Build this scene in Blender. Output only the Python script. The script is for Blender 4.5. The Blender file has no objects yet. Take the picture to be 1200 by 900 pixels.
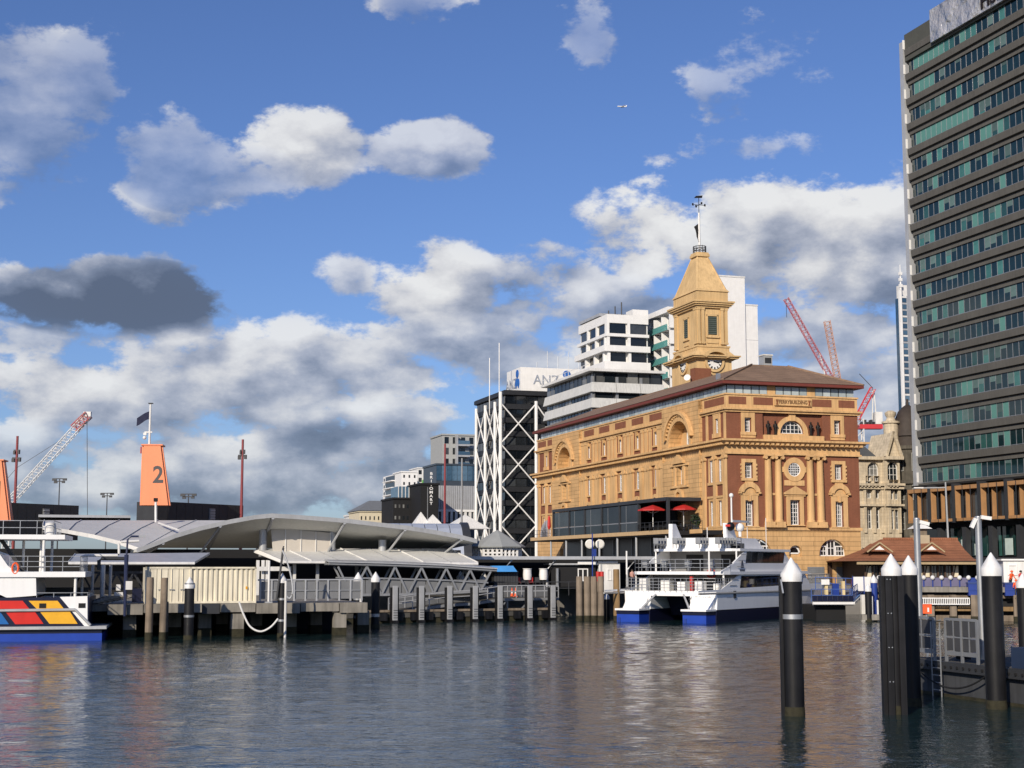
import bpy, bmesh, math, random
from math import sin, cos, tan, pi, radians, atan2, asin, sqrt
from mathutils import Vector, Matrix
random.seed(7)
SC = bpy.context.scene
COL = SC.collection

# ------------------------------------------------------------------ camera
FPX, HOR, CH = 1750.0, 664.0, 5.0           # focal length in photo pixels, horizon row, eye height above water
TILT = math.atan((HOR - 450) / FPX)
cam = bpy.data.cameras.new('camera'); cam_o = bpy.data.objects.new('camera', cam); COL.objects.link(cam_o)
cam.sensor_width = 36.0; cam.lens = FPX / 1200 * 36; cam.clip_start = 0.5; cam.clip_end = 20000
cam_o.location = (0, 0, CH); cam_o.rotation_euler = (pi / 2 + TILT, 0, 0)
SC.camera = cam_o

def ray(px, py):
    a, b = px - 600, 450 - py
    return Vector((a, -b * sin(TILT) + FPX * cos(TILT), b * cos(TILT) + FPX * sin(TILT)))
def at(px, py, Y):                           # point seen at a photo pixel, Y metres in front of the camera
    r = ray(px, py); r = r * (Y / r.y); return r + Vector((0, 0, CH))

# ------------------------------------------------------------------ world and sun
SUN_EL, SUN_DIR = radians(25), Vector((-0.40, -0.915))
SKY_STRENGTH, SUN_STRENGTH = 0.08, 4.6
SC.view_settings.view_transform = 'Standard'; SC.view_settings.look = 'None'
cy = SC.cycles; cy.max_bounces = 6; cy.diffuse_bounces = 2; cy.glossy_bounces = 3; cy.transmission_bounces = 2; cy.caustics_reflective = False; cy.caustics_refractive = False
SC.view_settings.exposure = 0.0; SC.view_settings.gamma = 1.0
sun_az = atan2(SUN_DIR.x, SUN_DIR.y)
world = bpy.data.worlds.new('World'); SC.world = world; world.use_nodes = True
NT = world.node_tree; NT.nodes.clear()
def wn(t, **kw):
    n = NT.nodes.new(t)
    for k, v in kw.items(): setattr(n, k, v)
    return n
def wset(sock, v):
    if hasattr(v, 'is_linked') or hasattr(v, 'links'): NT.links.new(v, sock)
    else: sock.default_value = v
def wm(op, a, b=0.0, c=0.0, clamp=False):
    n = wn('ShaderNodeMath', operation=op, use_clamp=clamp)
    wset(n.inputs[0], a); wset(n.inputs[1], b); wset(n.inputs[2], c); return n.outputs[0]
def wv(op, a, b=(0, 0, 0), c=(0, 0, 0), out=0):
    n = wn('ShaderNodeVectorMath', operation=op)
    wset(n.inputs[0], a); wset(n.inputs[1], b)
    if op == 'MULTIPLY_ADD': wset(n.inputs[2], c)
    return n.outputs[out]
def wramp(v, a, b, c=0.0, d=1.0, smooth=True):
    n = wn('ShaderNodeMapRange', interpolation_type='SMOOTHSTEP' if smooth else 'LINEAR')
    wset(n.inputs[0], v); wset(n.inputs[1], a); wset(n.inputs[2], b); wset(n.inputs[3], c); wset(n.inputs[4], d); return n.outputs[0]
def wmix(f, a, b):
    n = wn('ShaderNodeMix', data_type='RGBA'); wset(n.inputs[0], f); wset(n.inputs[6], a); wset(n.inputs[7], b); return n.outputs[2]
sky = wn('ShaderNodeTexSky', sky_type='NISHITA', sun_disc=False, sun_elevation=SUN_EL, sun_rotation=sun_az % (2 * pi),
         altitude=0, air_density=1.0, dust_density=0.6, ozone_density=2.2)
tc = wn('ShaderNodeTexCoord'); sep = wn('ShaderNodeSeparateXYZ'); NT.links.new(tc.outputs['Generated'], sep.inputs[0])
dx, dy, dz = sep.outputs
azs = wm('ARCTAN2', dx, dy); els = wm('ARCSINE', dz)
comb = wn('ShaderNodeCombineXYZ'); wset(comb.inputs[0], azs); wset(comb.inputs[1], els)
def pix_dir(px, py):
    r = ray(px, py).normalized(); return atan2(r.x, r.y), asin(r.z)
# cumulus banks: photo pixel centre, half sizes in pixels, weight, brightness
CLOUDS = [(348, 168, 80, 50, 1.15, .9, .95), (290, 205, 70, 36, .8, .6, .5), (502, 173, 74, 36, 1.0, .88, .7), (205, 188, 78, 60, .85, .5, .34), (22, 135, 100, 105, .95, .40, .42), (105, 88, 48, 55, .8, .6, .32),
          (140, 350, 160, 50, 1.3, -.48, 1), (45, 398, 150, 26, .7, .62, .8), (512, 335, 92, 56, 1.05, .85, 1), (412, 322, 50, 28, .75, .7, .8), (640, 325, 85, 42, .85, .55, .9),
          (760, 262, 88, 74, 1.2, .95, 1), (900, 272, 190, 80, 1.25, .72, 1), (1000, 300, 160, 100, 1.15, .7, 1), (960, 385, 130, 45, .9, .32, .9), (700, 368, 150, 48, .95, .30, .9),
          (880, 85, 85, 52, .6, .9, .32), (890, 172, 80, 22, .66, .85, .42), (690, 40, 36, 40, .5, .9, .13), (330, 425, 290, 56, 1.0, .72, .95), (530, 400, 140, 36, .95, .6, .9), (470, 495, 120, 40, .8, .85, .9),
          (180, 470, 210, 58, 1.0, .70, .95), (420, 520, 170, 40, .95, .22, .95), (250, 552, 260, 56, .95, .45, .9), (60, 450, 120, 50, .9, .8, .95), (330, 395, 60, 22, .7, .9, .9),
          (470, 562, 150, 55, .95, .36, .9), (1010, 490, 110, 105, .95, .45, .9), (60, 520, 120, 34, .7, .55, .7), (640, 420, 140, 36, .8, .6, .9), (490, 5, 50, 22, .5, .9, .15), (60, 565, 160, 30, .7, .5, .7)]
wopa = wm('ADD', 0.10, 0.0)
wvy = wm('ADD', 0.0, 0.0); wmax = wm('ADD', -1.0, 0.0); wsum = wm('ADD', 0.14, 0.0); wbri = wm('ADD', 0.08, 0.0)
for (cx, cy, rx, ry, wt, br, op) in CLOUDS:
    a0, e0 = pix_dir(cx, cy); ra, re = rx / FPX, ry / FPX
    v = wv('MULTIPLY_ADD', comb.outputs[0], (1 / ra, 1 / re, 0), (-a0 / ra, -e0 / re, 0))
    q = wv('DOT_PRODUCT', v, v, out=1)
    w = wm('MULTIPLY_ADD', q, -wt, wt); wmax = wm('MAXIMUM', wmax, w)
    w = wm('MAXIMUM', w, 0.0); wsum = wm('ADD', wsum, w); wbri = wm('MULTIPLY_ADD', w, br, wbri); wopa = wm('MULTIPLY_ADD', w, op, wopa)
    sy = wn('ShaderNodeSeparateXYZ'); wset(sy.inputs[0], v); wvy = wm('MULTIPLY_ADD', w, sy.outputs[1], wvy)
band = wm('MULTIPLY_ADD', els, 1 / radians(5.5), -radians(4.5) / radians(5.5)); band = wm('MULTIPLY', band, band)
far_side = wramp(wm('ABSOLUTE', azs), radians(20), radians(32))
band = wm('ADD', wm('MULTIPLY_ADD', band, -.5, .16), wm('MULTIPLY', far_side, .40))
wmax = wm('MAXIMUM', wmax, band)
def wnoise(vec, scale, detail, rough=.55, dist=0.0):
    n = wn('ShaderNodeTexNoise'); wset(n.inputs['Vector'], vec); n.inputs['Scale'].default_value = scale
    n.inputs['Detail'].default_value = detail; n.inputs['Roughness'].default_value = rough; n.inputs['Distortion'].default_value = dist
    return n.outputs[0]
pv = wv('MULTIPLY', tc.outputs['Generated'], (1, 1, 1.7))
f1 = wnoise(pv, 15, 8, .62)
pv2 = wv('ADD', pv, (-.013, 0, .03)); f2 = wnoise(pv2, 15, 2, .5)
f0 = f1
dens = wm('ADD', wm('MULTIPLY', wmax, .60), wm('MULTIPLY_ADD', f1, 2.9, -1.52))
alpha = wm('MULTIPLY', wramp(dens, -.05, .30), wm('DIVIDE', wopa, wsum))
thick = wramp(dens, .05, .85)
lit = wm('MULTIPLY', wm('SUBTRACT', f0, f2), 2.0)
bri = wm('ADD', wm('DIVIDE', wbri, wsum), wm('MULTIPLY', wm('DIVIDE', wvy, wsum), .55))
shade = wm('ADD', wm('MULTIPLY_ADD', bri, .60, .26), lit)
shade = wm('SUBTRACT', shade, wm('MULTIPLY', thick, .10), clamp=True)
ccol = wn('ShaderNodeValToRGB'); wset(ccol.inputs[0], shade)
cr = ccol.color_ramp; cr.elements[0].position = 0; cr.elements[0].color = (.105, .135, .20, 1); cr.elements[1].position = 1; cr.elements[1].color = (.84, .84, .83, 1)
for p, cc in ((.28, (.20, .24, .33, 1)), (.55, (.42, .45, .53, 1)), (.8, (.70, .70, .71, 1))):
    e = cr.elements.new(p); e.color = cc
skyc = wv('MULTIPLY', sky.outputs[0], (SKY_STRENGTH * .76, SKY_STRENGTH * .92, SKY_STRENGTH * 1.36))
mixed = wmix(wm('MULTIPLY', alpha, .97), skyc, ccol.outputs[0])
world.cycles.sampling_method = 'MANUAL'; world.cycles.sample_map_resolution = 256
bg = wn('ShaderNodeBackground'); wset(bg.inputs[0], mixed); bg.inputs[1].default_value = 1.0
wo = wn('ShaderNodeOutputWorld'); NT.links.new(bg.outputs[0], wo.inputs[0])
sl = bpy.data.lights.new('sun', 'SUN'); sl.energy = SUN_STRENGTH; sl.angle = radians(.53); sl.color = (1.0, .89, .74)
so = bpy.data.objects.new('sun', sl); COL.objects.link(so)
hv = SUN_DIR.normalized(); sd = Vector((hv.x * cos(SUN_EL), hv.y * cos(SUN_EL), sin(SUN_EL)))
so.rotation_euler = sd.to_track_quat('Z', 'Y').to_euler(); so.location = sd * 300

# ------------------------------------------------------------------ materials
MATS = {}
def lin(r, g, b):
    f = lambda x: (x / 12.92 if x <= .04045 else ((x + .055) / 1.055) ** 2.4)
    return (f(r / 255), f(g / 255), f(b / 255))
def mat(name, col, rough=.7, metal=0.0, var=.12, scale=1.5, bump=0.0, bscale=8.0, spec=.4, streak=0.0, rnd=0.0, coat=0.0):
    if name in MATS: return MATS[name]
    m = bpy.data.materials.new(name); m.use_nodes = True; MATS[name] = m
    t = m.node_tree; b = t.nodes['Principled BSDF']; N = t.nodes.new; K = t.links.new
    b.inputs['Roughness'].default_value = rough; b.inputs['Metallic'].default_value = metal; b.inputs['Specular IOR Level'].default_value = spec
    if coat: b.inputs['Coat Weight'].default_value = coat
    geo = N('ShaderNodeTexCoord')
    n1 = N('ShaderNodeTexNoise'); n1.inputs['Scale'].default_value = scale; n1.inputs['Detail'].default_value = 6; K(geo.outputs['Object'], n1.inputs['Vector'])
    hs = N('ShaderNodeMapRange'); hs.inputs[1].default_value = .25; hs.inputs[2].default_value = .75
    hs.inputs[3].default_value = 1 - var; hs.inputs[4].default_value = 1 + var * .6; K(n1.outputs[0], hs.inputs[0])
    val = hs.outputs[0]
    if streak:
        mp = N('ShaderNodeMapping'); mp.inputs['Scale'].default_value = (2.2, 2.2, .16); K(geo.outputs['Object'], mp.inputs[0])
        n2 = N('ShaderNodeTexNoise'); n2.inputs['Scale'].default_value = 1.6; n2.inputs['Detail'].default_value = 5; K(mp.outputs[0], n2.inputs['Vector'])
        h2 = N('ShaderNodeMapRange'); h2.inputs[1].default_value = .42; h2.inputs[2].default_value = .72; h2.inputs[3].default_value = 1; h2.inputs[4].default_value = 1 - streak; K(n2.outputs[0], h2.inputs[0])
        mm = N('ShaderNodeMath'); mm.operation = 'MULTIPLY'; K(val, mm.inputs[0]); K(h2.outputs[0], mm.inputs[1]); val = mm.outputs[0]
    if rnd:
        oi = N('ShaderNodeObjectInfo'); h3 = N('ShaderNodeMapRange'); h3.inputs[3].default_value = 1 - rnd; h3.inputs[4].default_value = 1 + rnd; K(oi.outputs['Random'], h3.inputs[0])
        mm = N('ShaderNodeMath'); mm.operation = 'MULTIPLY'; K(val, mm.inputs[0]); K(h3.outputs[0], mm.inputs[1]); val = mm.outputs[0]
    sc = N('ShaderNodeVectorMath'); sc.operation = 'SCALE'; sc.inputs[0].default_value = col; K(val, sc.inputs['Scale'])
    K(sc.outputs[0], b.inputs['Base Color'])
    if bump:
        n3 = N('ShaderNodeTexNoise'); n3.inputs['Scale'].default_value = bscale; n3.inputs['Detail'].default_value = 5; K(geo.outputs['Object'], n3.inputs['Vector'])
        bp = N('ShaderNodeBump'); bp.inputs['Strength'].default_value = bump; bp.inputs['Distance'].default_value = .05; K(n3.outputs[0], bp.inputs['Height']); K(bp.outputs[0], b.inputs['Normal'])
    return m
def courses_mat(name, col, ch, cw, joint=.55, var=.14, rough=.85, streak=.15, jw=.05, col2=None):
    """masonry in courses: brick texture in the wall plane gives joints and stone-to-stone tone"""
    if name in MATS: return MATS[name]
    m = mat(name, col, rough, 0, var, .6, 0, 8, .3, streak); t = m.node_tree; N = t.nodes.new; K = t.links.new
    b = t.nodes['Principled BSDF']; src = b.inputs['Base Color'].links[0].from_socket
    geo = N('ShaderNodeTexCoord'); sp = N('ShaderNodeSeparateXYZ'); K(geo.outputs['Object'], sp.inputs[0])
    ad = N('ShaderNodeMath'); ad.operation = 'ADD'; K(sp.outputs[0], ad.inputs[0]); K(sp.outputs[1], ad.inputs[1])
    cb = N('ShaderNodeCombineXYZ'); K(ad.outputs[0], cb.inputs[0]); K(sp.outputs[2], cb.inputs[1])
    br = N('ShaderNodeTexBrick'); K(cb.outputs[0], br.inputs['Vector']); br.inputs['Scale'].default_value = 1
    br.inputs['Brick Width'].default_value = cw; br.inputs['Row Height'].default_value = ch; br.inputs['Mortar Size'].default_value = jw; br.inputs['Mortar Smooth'].default_value = .3
    br.inputs['Color1'].default_value = (1, 1, 1, 1); br.inputs['Color2'].default_value = (.88, .88, .88, 1); br.inputs['Mortar'].default_value = (joint,) * 3 + (1,)
    mx = N('ShaderNodeVectorMath'); mx.operation = 'MULTIPLY'; K(src, mx.inputs[0]); K(br.outputs[0], mx.inputs[1]); K(mx.outputs[0], b.inputs['Base Color'])
    bp = N('ShaderNodeBump'); bp.inputs['Strength'].default_value = .38; bp.inputs['Distance'].default_value = .06; bp.invert = True; K(br.outputs['Fac'], bp.inputs['Height']); K(bp.outputs[0], b.inputs['Normal'])
    return m
def glass_mat(name, dark, light, p=.35, rough=.06, tint_spec=.6, metal=0.0):
    """window glass: reflective pane, what is behind it differs from window to window"""
    if name in MATS: return MATS[name]
    m = bpy.data.materials.new(name); m.use_nodes = True; MATS[name] = m
    t = m.node_tree; b = t.nodes['Principled BSDF']; N = t.nodes.new; K = t.links.new
    oi = N('ShaderNodeObjectInfo'); cr = N('ShaderNodeValToRGB'); K(oi.outputs['Random'], cr.inputs[0])
    cr.color_ramp.elements[0].color = dark + (1,); cr.color_ramp.elements[0].position = 1 - p - .15
    cr.color_ramp.elements[1].color = light + (1,); cr.color_ramp.elements[1].position = 1.0
    g = N('ShaderNodeTexCoord'); n1 = N('ShaderNodeTexNoise'); n1.inputs['Scale'].default_value = .9; K(g.outputs['Object'], n1.inputs['Vector'])
    mr = N('ShaderNodeMapRange'); mr.inputs[3].default_value = .5; mr.inputs[4].default_value = 1.5; K(n1.outputs[0], mr.inputs[0])
    sc = N('ShaderNodeVectorMath'); sc.operation = 'SCALE'; K(cr.outputs[0], sc.inputs[0]); K(mr.outputs[0], sc.inputs['Scale']); K(sc.outputs[0], b.inputs['Base Color'])
    b.inputs['Roughness'].default_value = rough; b.inputs['Specular IOR Level'].default_value = tint_spec; b.inputs['IOR'].default_value = 1.5; b.inputs['Metallic'].default_value = metal
    n2 = N('ShaderNodeTexNoise'); n2.inputs['Scale'].default_value = .7; K(g.outputs['Object'], n2.inputs['Vector'])
    bp = N('ShaderNodeBump'); bp.inputs['Strength'].default_value = .08; bp.inputs['Distance'].default_value = .05; K(n2.outputs[0], bp.inputs['Height']); K(bp.outputs[0], b.inputs['Normal'])
    return m
plaster = mat('plaster_ochre', (.68, .425, .195), .85, 0, .2, .35, .1, 3, .25, .26)
plaster_c = courses_mat('plaster_coursed', (.67, .415, .187), .52, 3.0, .58, .18, .85, .22, .035)
brick = courses_mat('brick_red', (.27, .105, .058), .085, .24, .8, .16, .9, .12, .010)
cap_white = mat('cap_white', (.76, .755, .74), .55, 0, .16, 2.5, 0, 8, .35, .28)
plaster_t = mat('plaster_tower', (.66, .455, .225), .85, 0, .16, .4, .1, 3, .25, .22)
stone_pale = courses_mat('stone_pale', (.68, .575, .42), .45, 1.1, .75, .2, .9, .35, .02)
roof_tile = courses_mat('roof_tile_brown', (.28, .185, .125), .32, .3, .7, .22, .85, .12, .03)
eave_red = mat('eave_red', (.17, .040, .028), .6)
white = mat('white_paint', (.80, .79, .76), .45, 0, .06, .8, 0, 8, .4, .05)
white_w = mat('white_weathered', (.72, .71, .68), .55, 0, .14, .5, 0, 8, .4, .14)
boat_white = mat('boat_white', (.86, .86, .85), .28, 0, .05, .4, .03, .6, .5, .05)
black = mat('black_rubber', (.007, .007, .008), .5, 0, .4, 1.6, .08, 3, .28, -1.5)
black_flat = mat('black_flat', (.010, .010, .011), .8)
dkgrey = mat('dark_grey_metal', (.045, .047, .052), .5, .2, .2, .7, 0, 8, .4, .1)
grey = mat('grey_steel', (.30, .31, .32), .45, .35, .16, .8, 0, 8, .4, .12)
ltgrey = mat('light_grey_metal', (.46, .47, .48), .45, .25, .12, .6, 0, 8, .4, .12)
galv = mat('galvanised', (.42, .43, .44), .38, .6, .22, 1.6, 0, 8, .5, .1)
concrete = mat('concrete', (.27, .25, .215), .9, 0, .32, .7, .25, 4, .25, .35)
concrete_d = mat('concrete_dark', (.085, .081, .073), .9, 0, .22, .5, .2, 4, .25, .22)
timber = mat('timber_grey', (.25, .20, .15), .9, 0, .3, 1.0, .5, 5, .2, .4)
timber_b = mat('timber_brown', (.27, .175, .085), .9, 0, .25, 1.0, .4, 5, .2, .3)
weed = mat('tidal_weed', (.034, .031, .017), .85, 0, .5, 3.0, .6, 10, .3)
orange_p = mat('orange_paint', (.84, .275, .125), .5, 0, .07, .4, 0, 8, .4, .06)
red_p = mat('red_paint', (.50, .03, .025), .5)
blue_p = mat('blue_paint', (.018, .045, .24), .4)
blue_b = mat('bright_blue', (.015, .055, .36), .4)
blue_l = mat('awning_blue', (.06, .27, .62), .6)
navy = mat('navy', (.008, .010, .032), .35)
yellow_p = mat('yellow_paint', (.80, .40, .02), .4)
orange_v = mat('safety_orange', (.85, .12, .03), .7)
glass = glass_mat('window_glass', (.012, .016, .02), (.22, .22, .21), .4)
glass_d = glass_mat('dark_glass', (.006, .008, .011), (.05, .055, .06), .3)
glass_teal = glass_mat('teal_glass', (.008, .024, .028), (.07, .22, .19), .14, .05)
glass_sky = glass_mat('sky_glass', (.03, .07, .12), (.10, .18, .26), .5, .05, .9)

# ------------------------------------------------------------------ mesh kit
class MB:
    def __init__(s): s.v = []; s.f = []; s.fr = None
    def p(s, x, y, z):
        s.v.append(s.fr(x, y, z) if s.fr else (x, y, z)); return len(s.v) - 1
    def poly(s, pts): s.f.append([s.p(*q) for q in pts]); return s
    def hexa(s, a):                                       # 8 corner points, bottom ring then top ring
        i = [s.p(*q) for q in a]
        s.f += [[i[3], i[2], i[1], i[0]], [i[4], i[5], i[6], i[7]]] + [[i[k], i[(k + 1) % 4], i[4 + (k + 1) % 4], i[4 + k]] for k in range(4)]; return s
    def box(s, x0, x1, y0, y1, z0, z1):
        return s.hexa([(x0, y0, z0), (x1, y0, z0), (x1, y1, z0), (x0, y1, z0), (x0, y0, z1), (x1, y0, z1), (x1, y1, z1), (x0, y1, z1)])
    def frustum(s, a, z0, b, z1):                         # a, b = (x0,x1,y0,y1)
        return s.hexa([(a[0], a[2], z0), (a[1], a[2], z0), (a[1], a[3], z0), (a[0], a[3], z0), (b[0], b[2], z1), (b[1], b[2], z1), (b[1], b[3], z1), (b[0], b[3], z1)])
    def prism(s, pts, vec):                               # polygon (3-D points) extruded by vec
        n = len(pts); a = [s.p(*q) for q in pts]; b = [s.p(q[0] + vec[0], q[1] + vec[1], q[2] + vec[2]) for q in pts]
        s.f += [a[::-1], b] + [[a[k], a[(k + 1) % n], b[(k + 1) % n], b[k]] for k in range(n)]; return s
    def tube(s, pts, r, n=8, r1=None, cap=True):
        pts = [Vector(q) for q in pts]; m = len(pts); rings = []
        for k, q in enumerate(pts):
            d = (pts[min(k + 1, m - 1)] - pts[max(k - 1, 0)]).normalized()
            up = Vector((0, 0, 1)) if abs(d.z) < .95 else Vector((1, 0, 0))
            e1 = d.cross(up).normalized(); e2 = e1.cross(d)
            rr = r if r1 is None else r + (r1 - r) * k / (m - 1)
            rings.append([s.p(*(q + e1 * rr * cos(2 * pi * j / n + pi / n) + e2 * rr * sin(2 * pi * j / n + pi / n))) for j in range(n)])
        for k in range(m - 1):
            A, B = rings[k], rings[k + 1]; s.f += [[A[j], A[(j + 1) % n], B[(j + 1) % n], B[j]] for j in range(n)]
        if cap: s.f += [rings[0][::-1], rings[-1]]
        return s
    def beam(s, a, b, w): return s.tube([a, b], w * .7071, 4)
    def lathe(s, prof, c=(0, 0, 0), n=16):                # prof = (r, z)
        rings = [[s.p(c[0] + r * cos(2 * pi * j / n), c[1] + r * sin(2 * pi * j / n), c[2] + z) for j in range(n)] for r, z in prof]
        for A, B in zip(rings, rings[1:]): s.f += [[A[j], A[(j + 1) % n], B[(j + 1) % n], B[j]] for j in range(n)]
        s.f += [rings[0][::-1], rings[-1]]; return s
    def ball(s, c, r, n=10, sz=1.0):
        return s.lathe([(max(.02, r * sin(pi * k / 6)), -r * sz * cos(pi * k / 6)) for k in range(7)], c, n)
    def sheet(s, rows, thick=None):                       # rows of points -> grid; thick: offset in z for a second skin
        R = [[s.p(*q) for q in row] for row in rows]
        for A, B in zip(R, R[1:]): s.f += [[A[j], A[j + 1], B[j + 1], B[j]] for j in range(len(A) - 1)]
        if thick:
            Q = [[s.p(q[0], q[1], q[2] + thick) for q in row] for row in rows]
            for A, B in zip(Q, Q[1:]): s.f += [[B[j], B[j + 1], A[j + 1], A[j]] for j in range(len(A) - 1)]
            loop = lambda g: g[0] + [r[-1] for r in g[1:-1]] + g[-1][::-1] + [r[0] for r in g[1:-1]][::-1]
            a, b = loop(R), loop(Q); n = len(a); s.f += [[a[k], a[(k + 1) % n], b[(k + 1) % n], b[k]] for k in range(n)]
        return s
    def mesh(s, name='m', m=None, smooth=False):
        me = bpy.data.meshes.new(name); me.from_pydata(s.v, [], s.f); 
        if m: me.materials.append(m)
        if smooth:
            for q in me.polygons: q.use_smooth = True
            if hasattr(me, 'set_sharp_from_angle'): me.set_sharp_from_angle(angle=radians(40))
        return me
    def build(s, name, m, parent=None, smooth=False, loc=None, rz=0.0):
        return link(name, s.mesh(name, m, smooth), parent, loc, rz)
def link(name, me, parent=None, loc=None, rz=0.0):
    o = bpy.data.objects.new(name, me); COL.objects.link(o); o.parent = parent
    if loc: o.location = loc
    if rz: o.rotation_euler.z = rz
    return o
def tag(o, label=None, cat=None, group=None, kind=None):
    if label: o['label'] = label
    if cat: o['category'] = cat
    if group: o['group'] = group
    if kind: o['kind'] = kind
    return o
def thing(name, label, cat, loc=(0, 0, 0), rz=0.0, group=None):
    o = bpy.data.objects.new(name, None); COL.objects.link(o); o.location = loc; o.rotation_euler.z = rz; o.empty_display_size = .2
    return tag(o, label, cat, group)
def copy_tree(o, parent=None):
    c = o.copy(); COL.objects.link(c); c.parent = parent
    for ch in list(o.children): copy_tree(ch, c)
    return c
CACHE = {}
def cached(key, fn):
    if key not in CACHE: CACHE[key] = fn()
    return CACHE[key]
def text(body, size, m, parent, loc, rot, name='lettering', extrude=.02, sx=1.0, align='CENTER', bold=0.0):
    cu = bpy.data.curves.new(name, 'FONT'); cu.body = body; cu.size = size; cu.extrude = extrude; cu.align_x = align; cu.align_y = 'CENTER'; cu.offset = bold; cu.resolution_u = 3
    t = bpy.data.objects.new('t', cu); COL.objects.link(t)
    me = bpy.data.meshes.new_from_object(t.evaluated_get(bpy.context.evaluated_depsgraph_get())); bpy.data.objects.remove(t)
    me.materials.clear(); me.materials.append(m)
    o = link(name, me, parent, loc); o.rotation_euler = rot; o.scale = (sx, 1, 1); return o
class Frame:
    """a plan frame standing in the place: origin (x, y) and turn; pl() reads a photo pixel on one of its vertical planes"""
    def __init__(s, x, y, deg): s.x, s.y, s.a = x, y, radians(deg); s.ca, s.sa = cos(s.a), sin(s.a)
    def w(s, x, y, z): return Vector((s.x + x * s.ca - y * s.sa, s.y + x * s.sa + y * s.ca, z))
    def l(s, p):
        X, Y = p[0] - s.x, p[1] - s.y; return Vector((X * s.ca + Y * s.sa, -X * s.sa + Y * s.ca, p[2]))
    def X(s, px, py, y):                    # on plane local y = const -> local point
        r = ray(px, py); n = Vector((-s.sa, s.ca)); d = y + n.x * s.x + n.y * s.y
        t = d / (n.x * r.x + n.y * r.y); return s.l(r * t + Vector((0, 0, CH)))
    def Y(s, px, py, x):                    # on plane local x = const
        r = ray(px, py); n = Vector((s.ca, s.sa)); d = x + n.x * s.x + n.y * s.y
        t = d / (n.x * r.x + n.y * r.y); return s.l(r * t + Vector((0, 0, CH)))
    def root(s, name, label, cat, group=None, z=0.0): return thing(name, label, cat, (s.x, s.y, z), s.a, group)
GRID = 17.4                                  # the city grid's turn against the view
ZQ = 3.0                                     # top of the quay above the water

# ------------------------------------------------------------------ windows and walls
def window_mesh(w, h, nx, nz, arch, bar, fr):
    m = MB(); r = w / 2
    def ring(w2, h2, t, y0, y1):
        if not arch:
            m.box(-w2, -w2 + t, y0, y1, 0, h2); m.box(w2 - t, w2, y0, y1, 0, h2); m.box(-w2 + t, w2 - t, y0, y1, 0, t); m.box(-w2 + t, w2 - t, y0, y1, h2 - t, h2)
        else:
            zs = h2 - w2
            if zs > t: m.box(-w2, -w2 + t, y0, y1, 0, zs); m.box(w2 - t, w2, y0, y1, 0, zs)
            m.box(-w2 + t, w2 - t, y0, y1, 0, t)
            for k in range(10):
                a, b = pi * k / 10, pi * (k + 1) / 10; q = lambda R, c: (R * cos(c), zs + R * sin(c))
                P = [q(w2 - t, a), q(w2, a), q(w2, b), q(w2 - t, b)]
                m.prism([(u, y0, v) for u, v in P], (0, y1 - y0, 0))
    ring(r, h, fr, -.06, .05)
    for k in range(1, nx):
        x = -r + w * k / nx; hh = h if not arch else (h - r) + sqrt(max(0, r * r - x * x)); b = bar * (1.6 if (nx > 3 and k == nx // 2) or nx == 2 else 1)
        m.box(x - b / 2, x + b / 2, -.03, .03, fr, hh - fr * .5)
    for k in range(1, nz):
        z = h * k / nz; hw = r if not arch or z < h - r else sqrt(max(.01, r * r - (z - h + r) ** 2)); b = bar * (1.6 if nz % 2 == 0 and k == nz // 2 else 1)
        m.box(-hw + fr * .5, hw - fr * .5, -.035, .025, z - b / 2, z + b / 2)
    return m
def pane_mesh(w, h, arch):
    m = MB(); r = w / 2 - .02
    if not arch: m.box(-r, r, .035, .055, .02, h - .02)
    else:
        zs = h - w / 2; P = [(r, .035, .02), (r, .035, zs)] + [(r * cos(pi * k / 12), .035, zs + r * sin(pi * k / 12)) for k in range(1, 12)] + [(-r, .035, zs), (-r, .035, .02)]
        if zs < .1: P = [(r * cos(pi * k / 12), .035, max(.02, zs + r * sin(pi * k / 12))) for k in range(13)]
        m.prism(P, (0, .02, 0))
    return m
def window(parent, x, y, z, w, h, side=False, nx=2, nz=2, arch=False, bar=.07, fr=.12, fm=None, gm=None, name='window'):
    fm = fm or white; gm = gm or glass; key = (round(w, 2), round(h, 2), nx, nz, arch, bar, fr)
    a = cached(('w', fm.name) + key, lambda: window_mesh(w, h, nx, nz, arch, bar, fr).mesh('window', fm))
    b = cached(('p', gm.name) + key, lambda: pane_mesh(w, h, arch).mesh('pane', gm))
    o = link(name, a, parent, (x, y, z), -pi / 2 if side else 0); link('pane', b, o); return o
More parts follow.
